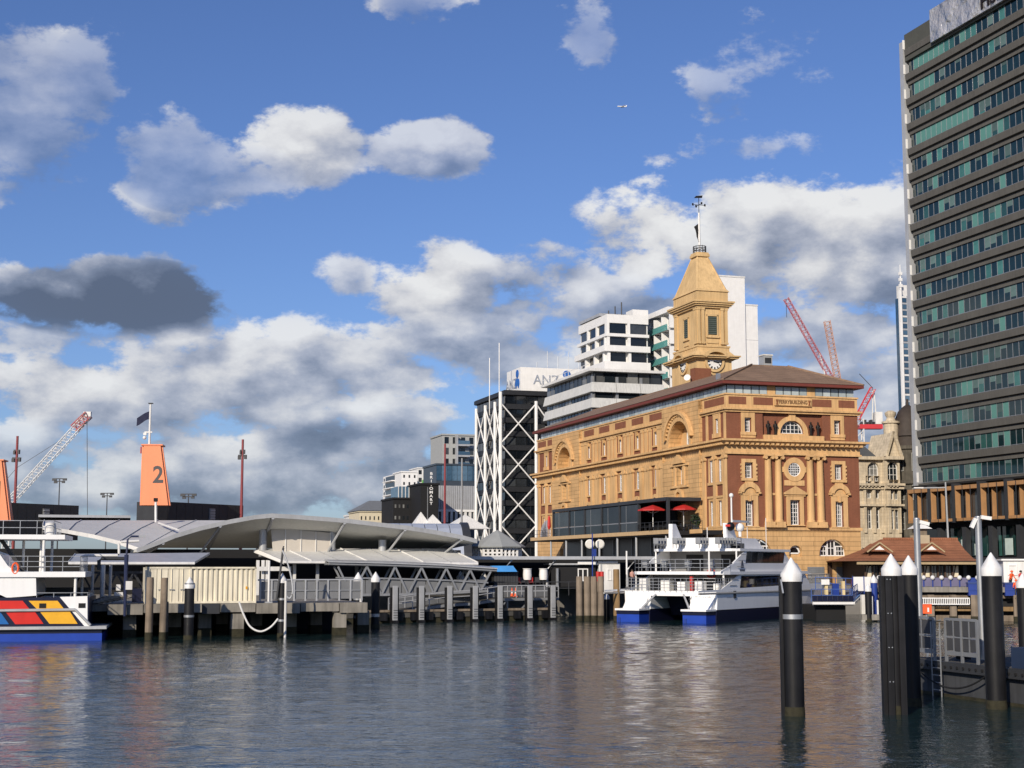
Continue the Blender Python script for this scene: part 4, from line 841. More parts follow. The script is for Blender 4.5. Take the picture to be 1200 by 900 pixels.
# blank white block behind the tower
WB = frame_at(838, 335)
wb = WB.root('blank_white_block', 'plain white windowless block right behind the clock tower', 'building')
a_ = WB.X(873, 350, 0); b_ = WB.X(889, 380, 0); zA, zB = WB.X(860, 325, 0).z, WB.X(880, 358, 0).z
MB().box(.5, a_.x, 0, 12, ZQ, zA).build('tall_wing', white, wb); MB().box(a_.x + .003, b_.x, .4, 17, ZQ, zB).build('low_wing', white, wb)
m = MB(); m.box(.4, a_.x + .1, -.1, 12, zA, zA + .35); m.build('coping', white_w, wb); m = MB(); m.box(a_.x, b_.x + .1, .3, 17, zB, zB + .35); m.build('coping', white_w, wb)
for zz0 in (zB - 8, zB - 16): MB().box(a_.x + .01, b_.x + .02, .38, .45, zz0, zz0 + .08).build('panel_joint', ltgrey, wb)
a2 = FB.w(15, 50, 0)
rp = thing('rooftop_plant', 'small grey rooftop plant unit beside the brown roof ridge', 'plant unit', tuple(at(900, 424, 215)), radians(GRID))
MB().box(-.7, .7, 0, 1.5, -1.5, .9).build('housing', ltgrey, rp); MB().box(-.8, .8, -.1, 1.6, .9, 1.1).build('lid', white_w, rp); MB().box(-.5, .5, -.05, 0.02, -.2, .6).build('grille', dkgrey, rp)

# ------------------------------------------------------------------ far city left of the braced block
def far_block(px0, px1, ytop, D, label, mt, nx, nz, yb=612, gm=None, deg=GRID, depth=15, name='apartment_block', wf=(.62, .55), sidepx=None, cat='building'):
    F_ = frame_at(px0, D, deg); r = F_.root(name, label, cat); x = F_.X(px1, ytop, 0).x; zt_ = F_.X(px0, ytop, 0).z; zb_ = F_.X(px0, yb, 0).z
    MB().box(0, x, 0, depth, ZQ, zt_).build('wall', mt, r); MB().box(-.3, x + .3, -.3, depth, zt_, zt_ + .5).build('parapet', mt, r)
    w, h = x / nx, (zt_ - zb_) / nz
    for i in range(nx):
        for k in range(nz): pane_at(r, w * (i + .5), -.02, zb_ + h * (k + .25), w * wf[0], h * wf[1], False, gm or glass_d)
    return F_, r, x, zt_, zb_, w, h
F_, r, x, zt_, zb_, w, h = far_block(470, 489, 553.5, 620, 'white apartment tower with stacked balconies, left of the green balconies', white, 3, 7, wf=(.3, .4))
yl_ = F_.Y(449, 570, 0).y
for k in range(7):
    MB().box(-1.5, .3, yl_ * .35, yl_ * .85, zb_ + h * k, zb_ + h * k + .4).build('balcony', white, r); pane_at(r, -.03, yl_ * .6, zb_ + h * (k + .15), yl_ * .5, h * .7, True, glass_d)
    pane_at(r, -.03, yl_ * .93, zb_ + h * (k + .3), yl_ * .06, h * .4, True, glass_d)
MB().box(0, x, 15, yl_, ZQ, zt_).build('rear_wall', white, r)
F_, r, x, zt_, zb_, w, h = far_block(489, 513, 549, 640, 'low apartment block with bright green balcony panels', white_w, 4, 7)
grn = mat('green_panel', (.10, .42, .06), .5)
for k in range(6): MB().box(w * .9, w * 2.3, -1.2, .0, zb_ + h * k, zb_ + h * (k + .5)).build('balcony_panel', grn, r); MB().box(w * 2.7, w * 4, -1.2, 0, zb_ + h * k, zb_ + h * (k + .3)).build('balcony', white, r)
F_, r, x, zt_, zb_, w, h = far_block(518, 557, 510, 470, 'grey apartment tower with boxed balconies behind the blue glazed hall', mat('pale_grey_wall', (.36, .37, .36), .7), 4, 8, wf=(.5, .6))
for k in range(8):
    MB().box(x * .42, x * .78, -2.2, 0, zb_ + h * k, zb_ + h * k + .6).build('balcony_slab', ltgrey, r); MB().box(x * .42, x * .78, -2.25, -2.15, zb_ + h * k + .6, zb_ + h * k + 1.7).build('balustrade', glass_sky, r)
    MB().box(x * .38, x * .42, -2.3, 0, zb_ + h * k, zb_ + h * (k + 1)).build('balcony_fin', ltgrey, r)
F_, r, x, zt_, zb_, w, h = far_block(511, 560, 545, 420, 'wide hall with dark blue glazing above grey vertical panels', mat('blue_grey_wall', (.05, .065, .085), .4), 8, 1, yb=569, gm=glass_sky, name='glazed_hall', wf=(.92, .8))
zp0, zp1 = F_.X(511, 597, 0).z, F_.X(511, 569, 0).z
for k in range(22): MB().box(x / 22 * k + .05, x / 22 * (k + 1) - .05, -.5, 0, zp0, zp1).build('cladding_panel', ltgrey, r)
MB().box(-.2, x, -.6, 0, zp0 - .6, zp0).build('lintel', white, r); zq0 = F_.X(511, 612, 0).z
for k in range(9): MB().box(x / 9 * k, x / 9 * k + .7, -.5, 0, zq0, zp0 - .6).build('column', white_w, r); pane_at(r, x / 9 * (k + .55), -.1, zq0, x / 9 - 1.0, zp0 - .8 - zq0, False, glass)
F_, r, x, zt_, zb_, w, h = far_block(493, 514, 568, 400, 'black sign tower with white vertical lettering', black_flat, 1, 1, name='sign_tower', wf=(.02, .02))
text('B\nR\nI\nT\nO\nM\nA\nR\nT', 1.0, white, r, (x * .58, -.06, (zt_ + zb_) / 2 + 4.0), (pi / 2, 0, 0), sx=1.25, bold=.03)
MB().box(x * .36, x * .40, -.12, 0, zb_, zt_ - .6).build('sign_edge', grey, r)
F_, r, x, zt_, zb_, w, h = far_block(461, 494, 585, 410, 'black low building with small window rows beside the sign tower', black_flat, 7, 2, name='black_building', gm=glass, wf=(.4, .3))
MB().box(1.5, x - .3, 1, 10, zt_, zt_ + 3.6).build('glazed_penthouse', glass_sky, r)
for k in range(6): MB().box(1.5 + (x - 2) / 6 * k, 1.7 + (x - 2) / 6 * k, .9, 1.0, zt_, zt_ + 3.6).build('mullion', white_w, r)
F_, r, x, zt_, zb_, w, h = far_block(421, 461, 600, 430, 'long cream building with grey hipped roof on the left horizon', mat('cream_wall', (.62, .55, .40), .8), 8, 1, name='cream_building', wf=(.25, .35), yb=612)
m = MB(); m.frustum((-.6, x + .6, -.6, 16), zt_ + .4, (x * .45, x, 7, 9), zt_ + 3.6); m.build('roof', mat('slate2', (.16, .17, .18), .8), r)
F_, r, x, zt_, zb_, w, h = far_block(415, 430, 604, 440, 'small pale cottage wing left of the cream building', white_w, 4, 1, name='pale_building', wf=(.25, .35))
# peaked pavilion tents
for k, (px, yt, lab) in enumerate(((493, 600, 'sharply peaked white tent roof below the black sign tower'), (507, 603, 'low white tent roof right of the sharply peaked tent'), (545, 603, 'long white awning roof under the grey cladding panels'))):
    p = at(px, 616, 330); t = thing('tent', lab, 'tent', (p.x, p.y, ZQ), radians(GRID)); H_ = at(px, yt, 330).z - ZQ; wd = (2.0, 2.6, 4.5)[k]
    MB().frustum((-wd, wd, -wd, wd), H_ - 3.2, (-.05, .05, -.05, .05), H_).build('canopy', white_w, t)
    for sx in (-1, 1):
        for sy in (-1, 1): MB().tube([(sx * wd * .95, sy * wd * .95, 0), (sx * wd * .95, sy * wd * .95, H_ - 3.2)], .09, 5).build('post', white_w, t)
# ------------------------------------------------------------------ cranes, masts, lamp columns
def lattice(m, a, b, w, n, r=.09):
    a, b = Vector(a), Vector(b); d = (b - a).normalized(); e1 = d.cross(Vector((0, 0, 1))).normalized(); e2 = e1.cross(d)
    c = [[a + (b - a) * k / n + e1 * sx * w / 2 + e2 * sz * w / 2 for sx, sz in ((-1, -1), (1, -1), (1, 1), (-1, 1))] for k in range(n + 1)]
    for j in range(4): m.tube([c[0][j], c[n][j]], r, 4)
    for k in range(n):
        for j in range(4): m.tube([c[k][j], c[k + 1][(j + 1) % 4]] if k % 2 else [c[k][(j + 1) % 4], c[k + 1][j]], r * .6, 3, cap=False)
def crane(name, label, D, p0, p1, mt, w=2.0, n=20, tip=None, mast=True):
    a, b = at(*p0, D), at(*p1, D); t = thing(name, label, 'crane', (a.x, a.y, ZQ)); o = Vector((a.x, a.y, ZQ)); a -= o; b -= o
    m = MB(); lattice(m, a, b, w, n, .085); m.build('jib', mt, t)
    if mast: m = MB(); lattice(m, (a.x, a.y + .1, 0), (a.x + .01, a.y + .1, a.z), 2.0, int(a.z / 2), .12); m.build('mast', white_w, t)
    if tip:
        for k, q in enumerate(tip): MB().tube([b if k == 0 else a + (b - a) * .5, at(*q, D) - o], .07, 4).build('cable', dkgrey, t)
    return t, o
t, o = crane('lattice_crane', 'white lattice crane boom rising right with a red tip at far left', 300, (8, 592), (102, 488), white_w, 1.35, 34, [(102.5, 612)])
b0 = at(87, 502, 300) - o; b1 = at(104, 486, 300) - o
m = MB(); lattice(m, b0, b1, 1.45, 8, .12); m.build('red_tip_section', mat('crane_red', (.40, .07, .07), .5), t)
MB().box(b1.x - 1.0, b1.x + .5, b1.y - .4, b1.y + .4, b1.z - .4, b1.z + .6).build('sheave_head', white_w, t)
MB().tube([at(72, 515, 300) - o, at(20, 548, 300) - o, at(4, 566, 300) - o], .05, 4).build('stay_cable', dkgrey, t)
crane_red = mat('crane_red2', (.45, .09, .09), .5); crane_or = mat('crane_orange', (.50, .24, .13), .5)
t, o = crane('red_tower_crane', 'red lattice crane jib leaning left above the brown roof', 330, (976, 447), (921, 350), crane_red, 1.05, 30, [(922, 372)]); MB().tube([at(960, 412, 330) - o, at(969, 449, 330) - o], .12, 4).build('stay_cable', white_w, t)
t, o = crane('orange_tower_crane', 'steep orange brown lattice crane jib just right of the red one', 350, (982, 447), (969, 376), crane_or, 1.3, 22)
t, o = crane('small_red_crane', 'short red crane with white counterweight beyond the right roof corner', 270, (1004, 491), (1023, 455), mat('crane_bright_red', (.55, .04, .05), .5), .9, 10, [(1007, 438)])
q0, q1 = at(1006, 500, 270) - o, at(1033, 500, 270) - o
MB().box(q0.x, q1.x, -1, 1, q0.z - .45, q0.z + .35).build('deck', mat('crane_bright_red', (.55, .04, .05)), t); MB().box(q1.x - 1.3, q1.x, -1, 1, q0.z + .4, q0.z + 2.6).build('counterweight', white_w, t)
MB().tube([at(1024, 457, 270) - o, at(1027, 492, 270) - o], .12, 4).build('strut', white_w, t); MB().tube([at(1023, 457, 270) - o, at(1022, 495, 270) - o], .12, 4).build('strut', white_w, t); MB().tube([at(1004, 488, 270) - o, at(1021, 499, 270) - o], .12, 4).build('strut', white_w, t)
for k in range(5): MB().box(q0.x + .4 + k * .55, q0.x + .75 + k * .55, -.8, .8, q0.z + .35, q0.z + .8 + .4 * (k % 2)).build('winch', dkgrey, t)
def mast(px, yt, yb, D, r, mt, label, name='mast', cat='mast', heads=()):
    a, b = at(px, yb, D), at(px, yt, D); t = thing(name, label, cat, (a.x, a.y, ZQ))
    MB().tube([(0, 0, 0), (0, 0, b.z - ZQ)], r * 1.15, 8, r * .8).build('pole', mt, t)
    for hy, hw in heads:
        z = at(px, hy, D).z - ZQ; m = MB(); m.box(-hw, hw, -.12, .12, z - .1, z + .1); m.box(-hw, -hw * .4, -.3, .1, z - .45, z - .05); m.box(hw * .45, hw, -.3, .1, z - .4, z); m.build('fitting', dkgrey, t)
    return t
rust = mat('rust_red_pole', (.24, .045, .05), .6)
mast(17, 511, 600, 172, .17, rust, 'rust red light mast at the far left behind the dark boxes', heads=((528, .35), (537, .5)))
mast(282.5, 515, 612, 172, .17, rust, 'tall rust red light mast right of the orange funnel', heads=((528, .3), (534, .5)))
mast(521, 520, 622, 200, .16, rust, 'rust red mast in front of the grey cladded hall')
mast(541, 537, 622, 200, .15, grey, 'grey mast in front of the grey cladded hall')
for px, yt, D, lab in ((68, 561, 330, 'thin distant floodlight column right of the crane boom'), (124.5, 578, 360, 'thin distant floodlight column left of the orange funnel'), (220, 579, 300, 'thin short floodlight column just right of the orange funnel')):
    mast(px, yt, 615, D, .14, dkgrey, lab, 'floodlight_column', 'light', heads=((yt, 1.6), (yt + 3, 1.2)))
# airliner high in the sky
ap = thing('airliner', 'tiny white airliner flying high in the blue sky', 'aircraft', tuple(at(729, 125, 2500)), radians(8))
m = MB(); m.tube([(-8, 0, 0), (-7, 0, 0.2), (6, 0, .2), (8, 0, .9)], .95, 8); m.build('fuselage', white, ap, True); ap.children[0].data.materials[0] = white
m = MB(); m.prism([(-1.5, 0, 0), (2, 0, 0), (4.5, -8, .8), (3.5, -8, .8)], (0, 0, .2)); m.build('wing', white, ap); m = MB(); m.prism([(-1.5, 0, 0), (2, 0, 0), (4.5, 8, .8), (3.5, 8, .8)], (0, 0, .2)); m.build('wing', white, ap)
m = MB(); m.prism([(5.5, 0, .8), (8, 0, .9), (8.8, 0, 3.2), (7.6, 0, 3.2)], (0, .2, 0)); m.build('tail_fin', white, ap)
for s_ in (-3, 3): MB().tube([(-1.5, s_, -.5), (.8, s_, -.5)], .5, 7).build('engine', ltgrey, ap)
# ------------------------------------------------------------------ terrace along the ferry building
XT = -5.2
zt0 = FB.Y(704, 626.3, XT).z; ya, yb = FB.Y(622, 630, XT).y, FB.Y(787, 622, XT).y
tr = FB.root('restaurant_terrace', 'raised restaurant terrace with black glasshouse along the ochre building', 'terrace')
part(tr, 'terrace_slab', black_flat, XT + .1, -.5, yb, ya, zt0 - .5, zt0 - .02); part(tr, 'terrace_edge', mat('edge_timber', (.55, .38, .2), .7), XT - .05, XT + .1, yb - .05, ya, zt0 - .35, zt0 + .1)
yc = FB.Y(822, 620, -3.0).y
part(tr, 'terrace_slab', black_flat, -2.9, -.5, yc, yb - .06, zt0 - .5, zt0 - .02); part(tr, 'terrace_edge', plaster, -3.05, -2.9, yc, yb - .06, zt0 - .35, zt0 + .1)
for px in (645.8, 663.7, 682, 702.5, 723.7, 745.8, 781):
    y = FB.Y(px, 640, XT + .3).y; m = MB(); m.tube([(XT + .3, y, ZQ), (XT + .3, y, zt0 - .5)], .13, 8); m.build('post', ltgrey, tr)
    y2 = y - 1.1; MB().box(-1.0, -.8, y2 - .08, y2 + .08, ZQ, zt0 - .5).build('door_frame', grey, tr); MB().box(-1.0, -.8, y2 - 1.0, y2 - .84, ZQ, zt0 - .5).build('door_frame', grey, tr)
part(tr, 'dark_shopfront', mat('shop_dark', (.03, .022, .016), .3), -.75, -.6, yb, ya - 2, ZQ, zt0 - .5)
gp = [649, 667.5, 685.8, 705.8, 726.7, 749]; XG = -4.7
for k, px in enumerate(gp + [783]):
    y = FB.Y(px, 610, XG).y; MB().box(XG - .16, XG + .16, y - .16, y + .16, zt0, zt0 + 3.75).build('glasshouse_post', dkgrey, tr)
    if k < 5:
        y1 = FB.Y(gp[k + 1], 610, XG).y
        for a, b, mt in ((.08, 1.15, glass_d), (1.3, 3.3, glass_d)): MB().box(XG - .04, XG, y1 + .2, y - .2, zt0 + a, zt0 + b).build('glass_panel', mt, tr)
        MB().box(XG - .08, XG + .05, y1 + .16, y - .16, zt0 + 1.15, zt0 + 1.28).build('transom', grey, tr); MB().box(XG - .06, XG + .04, (y + y1) / 2 + .9, (y + y1) / 2 + .98, zt0, zt0 + 3.3).build('mullion', grey, tr)
yg0, yg1 = FB.Y(649, 610, XG).y, FB.Y(783, 610, XG).y
MB().box(XG - .25, -.6, yg1, yg0, zt0 + 3.4, zt0 + 3.8).build('glasshouse_roof', dkgrey, tr); MB().box(-1.2, -.9, yg1 + 6, yg0, zt0, zt0 + 3.4).build('rear_wall', black_flat, tr)
def railing(m, pts, h, n=None, r=.03, rails=(1.0,), step=1.2):
    for a, b in zip(pts, pts[1:]):
        a, b = Vector(a), Vector(b); k = max(1, int((b - a).length / step))
        for i in range(k + 1): p = a + (b - a) * i / k; m.tube([p, p + Vector((0, 0, h))], r, 4)
        for f in rails: m.tube([a + Vector((0, 0, h * f)), b + Vector((0, 0, h * f))], r, 4)
m = MB(); yo = FB.Y(749, 610, XG).y; railing(m, [(XT + .1, yo, zt0), (XT + .1, yb, zt0), (-2.9, yb, zt0), (-2.9, yc, zt0)], 1.05, rails=(1, .5)); railing(m, [(XT + .1, ya, zt0), (XT + .1, yg0, zt0)], 1.05, rails=(1, .5)); m.build('railing', dkgrey, tr)
def parasol(px, py, D, rad, label, closed=False):
    p = at(px, py, D); t = thing('parasol', label, 'parasol', (p.x, p.y, zt0), 0, None); h = p.z - zt0
    MB().tube([(0, 0, 0), (0, 0, h)], .04, 6).build('pole', white, t)
    m = MB(); m.lathe([(rad, -.62), (rad, -.5), (rad * .55, -.2), (.06, .06)] if not closed else [(.14, -1.9), (.26, -1.5), (.2, -.4), (.04, 0)], (0, 0, h), 8); m.build('canopy', red_p, t)
    if not closed: m = MB(); [m.tube([(0, 0, h - .9), (rad * .8 * cos(a), rad * .8 * sin(a), h - .45)], .02, 4) for a in [k * pi / 4 for k in range(8)]]; m.build('ribs', white, t)
v1 = FB.Y(765, 600, XG); v2 = FB.Y(801, 600, -2.4); v3 = FB.Y(643.5, 605, XG)
parasol(765, 592.5, FB.w(XG, v1.y, 0).y, 1.75, 'open red parasol at the end of the black glasshouse'); parasol(801, 591.5, FB.w(-2.4, v2.y, 0).y, 1.5, 'open red parasol on the terrace by the ochre wall'); parasol(643.5, 604, FB.w(XG, v3.y, 0).y, .3, 'closed red parasol at the left end of the terrace', True)
cd = thing('clear_canopy', 'clear fan shaped shelter left of the black glasshouse', 'shelter', tuple(FB.w(XG + .6, yg0 + 4.2, zt0)), FB.a)
gl_c = mat('clear_plastic', (.42, .40, .42), .15); 
for k in range(6):
    a, b = radians(15 * k), radians(15 * (k + 1)); R = 3.2
    MB().prism([(-.6, R * .1, .05), (-.6, R * .1 + R * cos(a) - R * .55, R * sin(a) * .75 + .05), (-.6, R * .1 + R * cos(b) - R * .55, R * sin(b) * .75 + .05), (-.6, -R * .45, .05)], (.05, 0, 0)).build('panel', gl_c, cd)
def chairset(px, D, lab):
    p = at(px, 620, D); t = thing('table_set', lab, 'table', (p.x, p.y, zt0), radians(GRID))
    MB().box(-.4, .4, -.4, .4, .70, .75).build('table_top', dkgrey, t); MB().tube([(0, 0, 0), (0, 0, .7)], .05, 6).build('leg', dkgrey, t)
    for s in (-1, 1): m = MB(); m.box(s * .75 - .22, s * .75 + .22, -.22, .22, .4, .46); m.box(s * .95 - .03, s * .95 + .03, -.22, .22, .46, .9); [m.box(s * .75 + a - .02, s * .75 + a + .02, b - .02, b + .02, 0, .4) for a in (-.2, .2) for b in (-.2, .2)]; m.build('chair', black_flat, t)
for px, lab in ((757, 'dark table and chairs by the glasshouse wall'), (771, 'dark table and chairs under the first red parasol'), (794, 'dark table and chairs under the second red parasol'), (807, 'dark table and chairs nearest the building corner')):
    v = FB.Y(px, 615, -4.3 if px < 787 else -2.0); chairset(px, FB.w(-4.3 if px < 787 else -2.0, v.y, 0).y, lab)
def leafy(name, label, cat, loc, rx, rz, n, mt, trunk=.0, sz=.25, seed=1, pot=None):
    rnd = random.Random(seed); t = thing(name, label, cat, loc); m = MB()
    cl = [(rnd.uniform(-.7, .7) * rx, rnd.uniform(-.7, .7) * rx, rnd.uniform(-.6, .7) * rz, rnd.uniform(.28, .5)) for _ in range(12)]
    for _ in range(n):
        c = rnd.choice(cl); d = Vector((rnd.gauss(0, 1), rnd.gauss(0, 1), rnd.gauss(0, 1))).normalized() * (rnd.random() ** .4); p = Vector((c[0] + d.x * c[3] * rx, c[1] + d.y * c[3] * rx, c[2] + d.z * c[3] * rz + trunk + rz))
        a = Vector((rnd.gauss(0, 1), rnd.gauss(0, 1), rnd.gauss(0, .6))).normalized(); b = a.cross(Vector((rnd.gauss(0, 1), rnd.gauss(0, 1), rnd.gauss(0, 1)))).normalized(); s = sz * rnd.uniform(.6, 1.3)
        m.poly([tuple(p - a * s), tuple(p + b * s * .45), tuple(p + a * s), tuple(p - b * s * .45)])
    o = m.build('crown', mt, t); o['kind'] = 'stuff'
    if trunk:
        m = MB(); m.tube([(0, 0, 0), (.1, 0, trunk), (.05, .1, trunk + rz)], .22, 7, .1)
        for k in range(6): a = k * 1.05; m.tube([(.08, 0, trunk * .8), (rx * .6 * cos(a), rx * .6 * sin(a), trunk + rz * (.7 + .15 * k))], .09, 5, .03)
        m.build('trunk', timber, t)
    if pot: MB().frustum((-pot, pot, -pot, pot), 0, (-pot * 1.2, pot * 1.2, -pot * 1.2, pot * 1.2), .6).build('pot', dkgrey, t)
    return t
leaf = mat('leaf_dark', (.030, .048, .018), .6, 0, .5, .8); leaf2 = mat('leaf_mid', (.045, .075, .02), .6, 0, .4, 1.0)
v = FB.Y(815, 600, -2.4); p = FB.w(-2.4, v.y, zt0); leafy('potted_palm', 'dark potted plant on the terrace at the building corner', 'plant', tuple(p), .55, .6, 160, leaf, .5, .3, 3, .3)

# ------------------------------------------------------------------ wharf on the left
W = Frame(at(130, 700, 106).x, 106.0, GRID)
def wr(name, label, cat, group=None): return W.root(name, label, cat, group)
wx0, wx1 = W.X(126, 710, 0).x, W.X(431, 710, 0).x; zd0, zd1 = W.X(250, 719.5, 0).z, W.X(250, 707.5, 0).z
wf = wr('concrete_wharf', 'weathered concrete wharf deck on piles under the container', 'wharf')
part(wf, 'deck', concrete, wx0 - 40, wx1, .9, 44, zd1 - .5, zd1 - .02)
bs = [126, 168, 237, 259, 300, 352, 398, 431]
for k, (a, b) in enumerate(zip(bs, bs[1:])):
    xa, xb_ = W.X(a, 710, 0).x + .03, W.X(b, 710, 0).x - .03
    part(wf, 'edge_beam', concrete if k != 2 else dkgrey, xa, xb_, 0 if k != 2 else .5, .88, zd0 + (.12 if k % 2 else 0), zd1)
for px, y in ((278, .5), (398, .5), (152, 1.5), (240, 2.5), (340, 3), (205, 5), (300, 6), (370, 6), (425, 5), (180, 9), (260, 10)):
    x = W.X(px, 720, y).x; MB().box(x - .45, x + .45, y - .3, y + .5, .55, zd0).build('pile', concrete, wf); MB().box(x - .47, x + .47, y - .32, y + .52, -1, .55).build('pile_foot', weed, wf)
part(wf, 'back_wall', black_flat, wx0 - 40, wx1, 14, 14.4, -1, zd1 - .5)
# container
ct = wr('shipping_container', 'cream corrugated shipping container on the concrete wharf edge', 'container')
cream = mat('container_cream', (.75, .69, .54), .6, 0, .14, .5, 0, 8, .4, .3)
ca, cm_, cb = W.X(169.5, 690, 1.6).x, W.X(223, 690, 1.6).x, W.X(300, 690, 1.6).x; cz0, cz1 = zd1, W.X(230, 664.5, 1.6).z
m = MB(); rows = []; x = cm_; k = 0; prof = []
while x < cb - .15: prof += [(x, 1.66), (x + .14, 1.66), (x + .19, 1.76), (x + .31, 1.76)]; x += .36
prof.append((cb, 1.66)); m.sheet([[(a, b, cz0 + .15) for a, b in prof], [(a, b, cz1 - .12) for a, b in prof]]); m.build('corrugated_side', cream, ct)
part(ct, 'body', cream, ca + .02, cb - .02, 1.78, 4.1, cz0 + .1, cz1 - .02)
for k in range(4):
    a, b = ca + .08 + (cm_ - ca - .1) * k / 4, ca + .04 + (cm_ - ca - .1) * (k + 1) / 4; part(ct, 'door_leaf', cream, a, b, 1.64, 1.76, cz0 + .15, cz1 - .14)
    MB().tube([(a + .25, 1.60, cz0 + .1), (a + .25, 1.60, cz1 - .1)], .03, 5).build('lock_rod', cream, ct); part(ct, 'lock_handle', grey, a + .1, a + .45, 1.56, 1.6, cz0 + .95, cz0 + 1.02)
for a in (ca, cm_ - .06, cb - .12): part(ct, 'corner_post', cream, a, a + .14, 1.58, 1.9, cz0, cz1)
part(ct, 'top_rail', cream, ca, cb + .02, 1.58, 1.78, cz1 - .12, cz1 + .01); part(ct, 'bottom_rail', cream, ca, cb + .02, 1.6, 1.78, cz0, cz0 + .15)
part(ct, 'data_plate', yellow_p, cb - .75, cb - .62, 1.62, 1.65, cz0 + 1.0, cz0 + 1.2)
# timber and capped piles
def timber_pile(px, yt, D, r, label, lean=0.0, mt=None, top=None):
    p = at(px, 700, D); z = zof(px, yt, D); t = thing('timber_pile', label, 'pile', (p.x, p.y, 0), random.random() * 3, 'timber mooring piles')
    MB().lathe([(r * 1.02, .5), (r, z * .5), (r * .97, z * .95), (r * .9, z)], (0, 0, 0), 11).build('shaft', mt or timber, t, True); MB().lathe([(r * 1.05, -2), (r * 1.06, .3), (r * 1.03, .52)], (0, 0, 0), 11).build('tidal_foot', weed, t, True)
    if top: MB().lathe([(r * 1.04, z - .9), (r * 1.0, z + .02)], (0, 0, 0), 11).build('painted_top', top, t)
    t.rotation_euler.x = lean
def capped_pile(px, yt, D, r, label, bands=(), fender=False, guide=None, bolts=False, mt=None, group='black capped piles'):
    p = at(px, 700, D); z = zof(px, yt, D); t = thing('capped_pile', label, 'pile', (p.x, p.y, 0), 0, group); ch = r * 2.35
    MB().lathe([(r, -3), (r, z - ch)], (0, 0, 0), 22).build('shaft', mt or black, t, True)
    MB().lathe([(r * 1.07, z - ch), (r * 1.09, z - ch + r * .75), (r * 1.02, z - ch + r * .85), (.02, z)], (0, 0, 0), 22).build('cap', cap_white, t, True)
    for by, h in bands:
        zb_ = zof(px, by, D); MB().lathe([(r * 1.05, zb_ - h / 2), (r * 1.05, zb_ + h / 2)], (0, 0, 0), 22).build('steel_band', galv, t, True)
    MB().lathe([(r * 1.03, -1), (r * 1.05, .05), (r * 1.01, .3)], (0, 0, 0), 22).build('tidal_band', weed, t, True)
    if guide: MB().tube([(guide * r, -r * .9, -1), (guide * r, -r * .9, z - ch * .8)], r * .3, 8).build('guide_pipe', white_w if not fender else black, t, True)
    if fender:
        MB().box(-r * 1.02, -r * .35, -r * 1.35, -r * .3, -2, z - ch * 1.0).build('fender_beam', black, t); MB().box(-r * 1.45, -r * 1.0, -r * .9, .0, -2, z - ch).build('fender_beam', black, t); MB().box(r * .3, r * .95, -r * 1.3, -r * .3, -2, z - ch).build('fender_beam', black, t)
        for k in range(5):
            zz_ = z - ch - .12 - k * 1.15
            for e in (-.85, -.5): MB().tube([(r * e, -r * 1.36, zz_), (r * e, -r * 1.44, zz_)], .022, 6).build('bolt', galv, t)
    return t
timber_pile(175.5, 676.5, 104, .26, 'grey timber pile, left one of two before the container'); timber_pile(192, 677, 104.3, .25, 'grey timber pile, right one of two before the container', .01)
timber_pile(196.5, 705, 104.6, .09, 'thin grey timber stake beside the right container pile')
capped_pile(222, 676, 104.5, .34, 'black pile with white cap and steel bands before the container', ((684, .12), (722, .16)), guide=None); capped_pile(330.5, 671.5, 108, .30, 'black pile with white cap and white pipe beside the hose', ((702, .15), (727, .15)), guide=1.0)
capped_pile(419.5, 670.5, 121, .36, 'black pile with white cap and white pipe at the gangway', ((702, .15), (723, .2)), guide=.75); capped_pile(440, 670, 124, .36, 'black pile with white cap, right of the pair at the gangway', ((721, .25),))
capped_pile(539.5, 669, 150, .38, 'dark pile with white cap seen through the gangway truss'); capped_pile(567, 670, 150, .40, 'dark pile with white cap left of the blue awning')
# hoses
def hose(name, label, pts, D, r, mt, cat='hose'):
    P = [at(a, b, D) for a, b in pts]; o = P[0].copy(); Q = []
    for i in range(len(P) - 1):
        p0, p1, p2, p3 = P[max(0, i - 1)], P[i], P[i + 1], P[min(len(P) - 1, i + 2)]
        for k in range(6): t = k / 6; Q.append(.5 * ((2 * p1) + (p2 - p0) * t + (2 * p0 - 5 * p1 + 4 * p2 - p3) * t * t + (3 * p1 - p0 - 3 * p2 + p3) * t ** 3) - o)
    Q.append(P[-1] - o); ob = MB().tube(Q, r, 7).build(name, mt, None, True, tuple(o)); return tag(ob, label, cat)
hose('hose', 'white hose sagging below the wharf to a black pile', [(280, 705), (285, 719), (293, 734), (305, 740), (317, 735), (326, 725)], 106.3, .07, white_w)
hose('hose', 'grey hose looped over the davit beside the capped pile', [(331, 645), (336, 657), (341, 675), (343, 692), (340, 701), (336, 699)], 107.5, .06, ltgrey)
dv = thing('davit', 'dark leaning davit pole beside the white posts', 'davit', tuple(at(324, 704, 107.6))); o_ = dv.location
MB().tube([Vector((0, 0, 0)), at(332, 642, 107.6) - o_], .08, 6).build('arm', dkgrey, dv); MB().tube([at(331, 645, 107.6) - o_, at(332.5, 640, 107.6) - o_], .05, 5).build('hook', dkgrey, dv)
bolr = wr('lamp_post', 'slim white post standing on the wharf right of the container', 'post'); xx = W.X(315, 690, 1.2).x; MB().tube([(xx, 1.2, zd1), (xx, 1.2, W.X(315, 657, 1.2).z)], .08, 8).build('pole', white_w, bolr); MB().box(xx - .25, xx + .25, .95, 1.45, zd1, zd1 + .1).build('base', ltgrey, bolr)
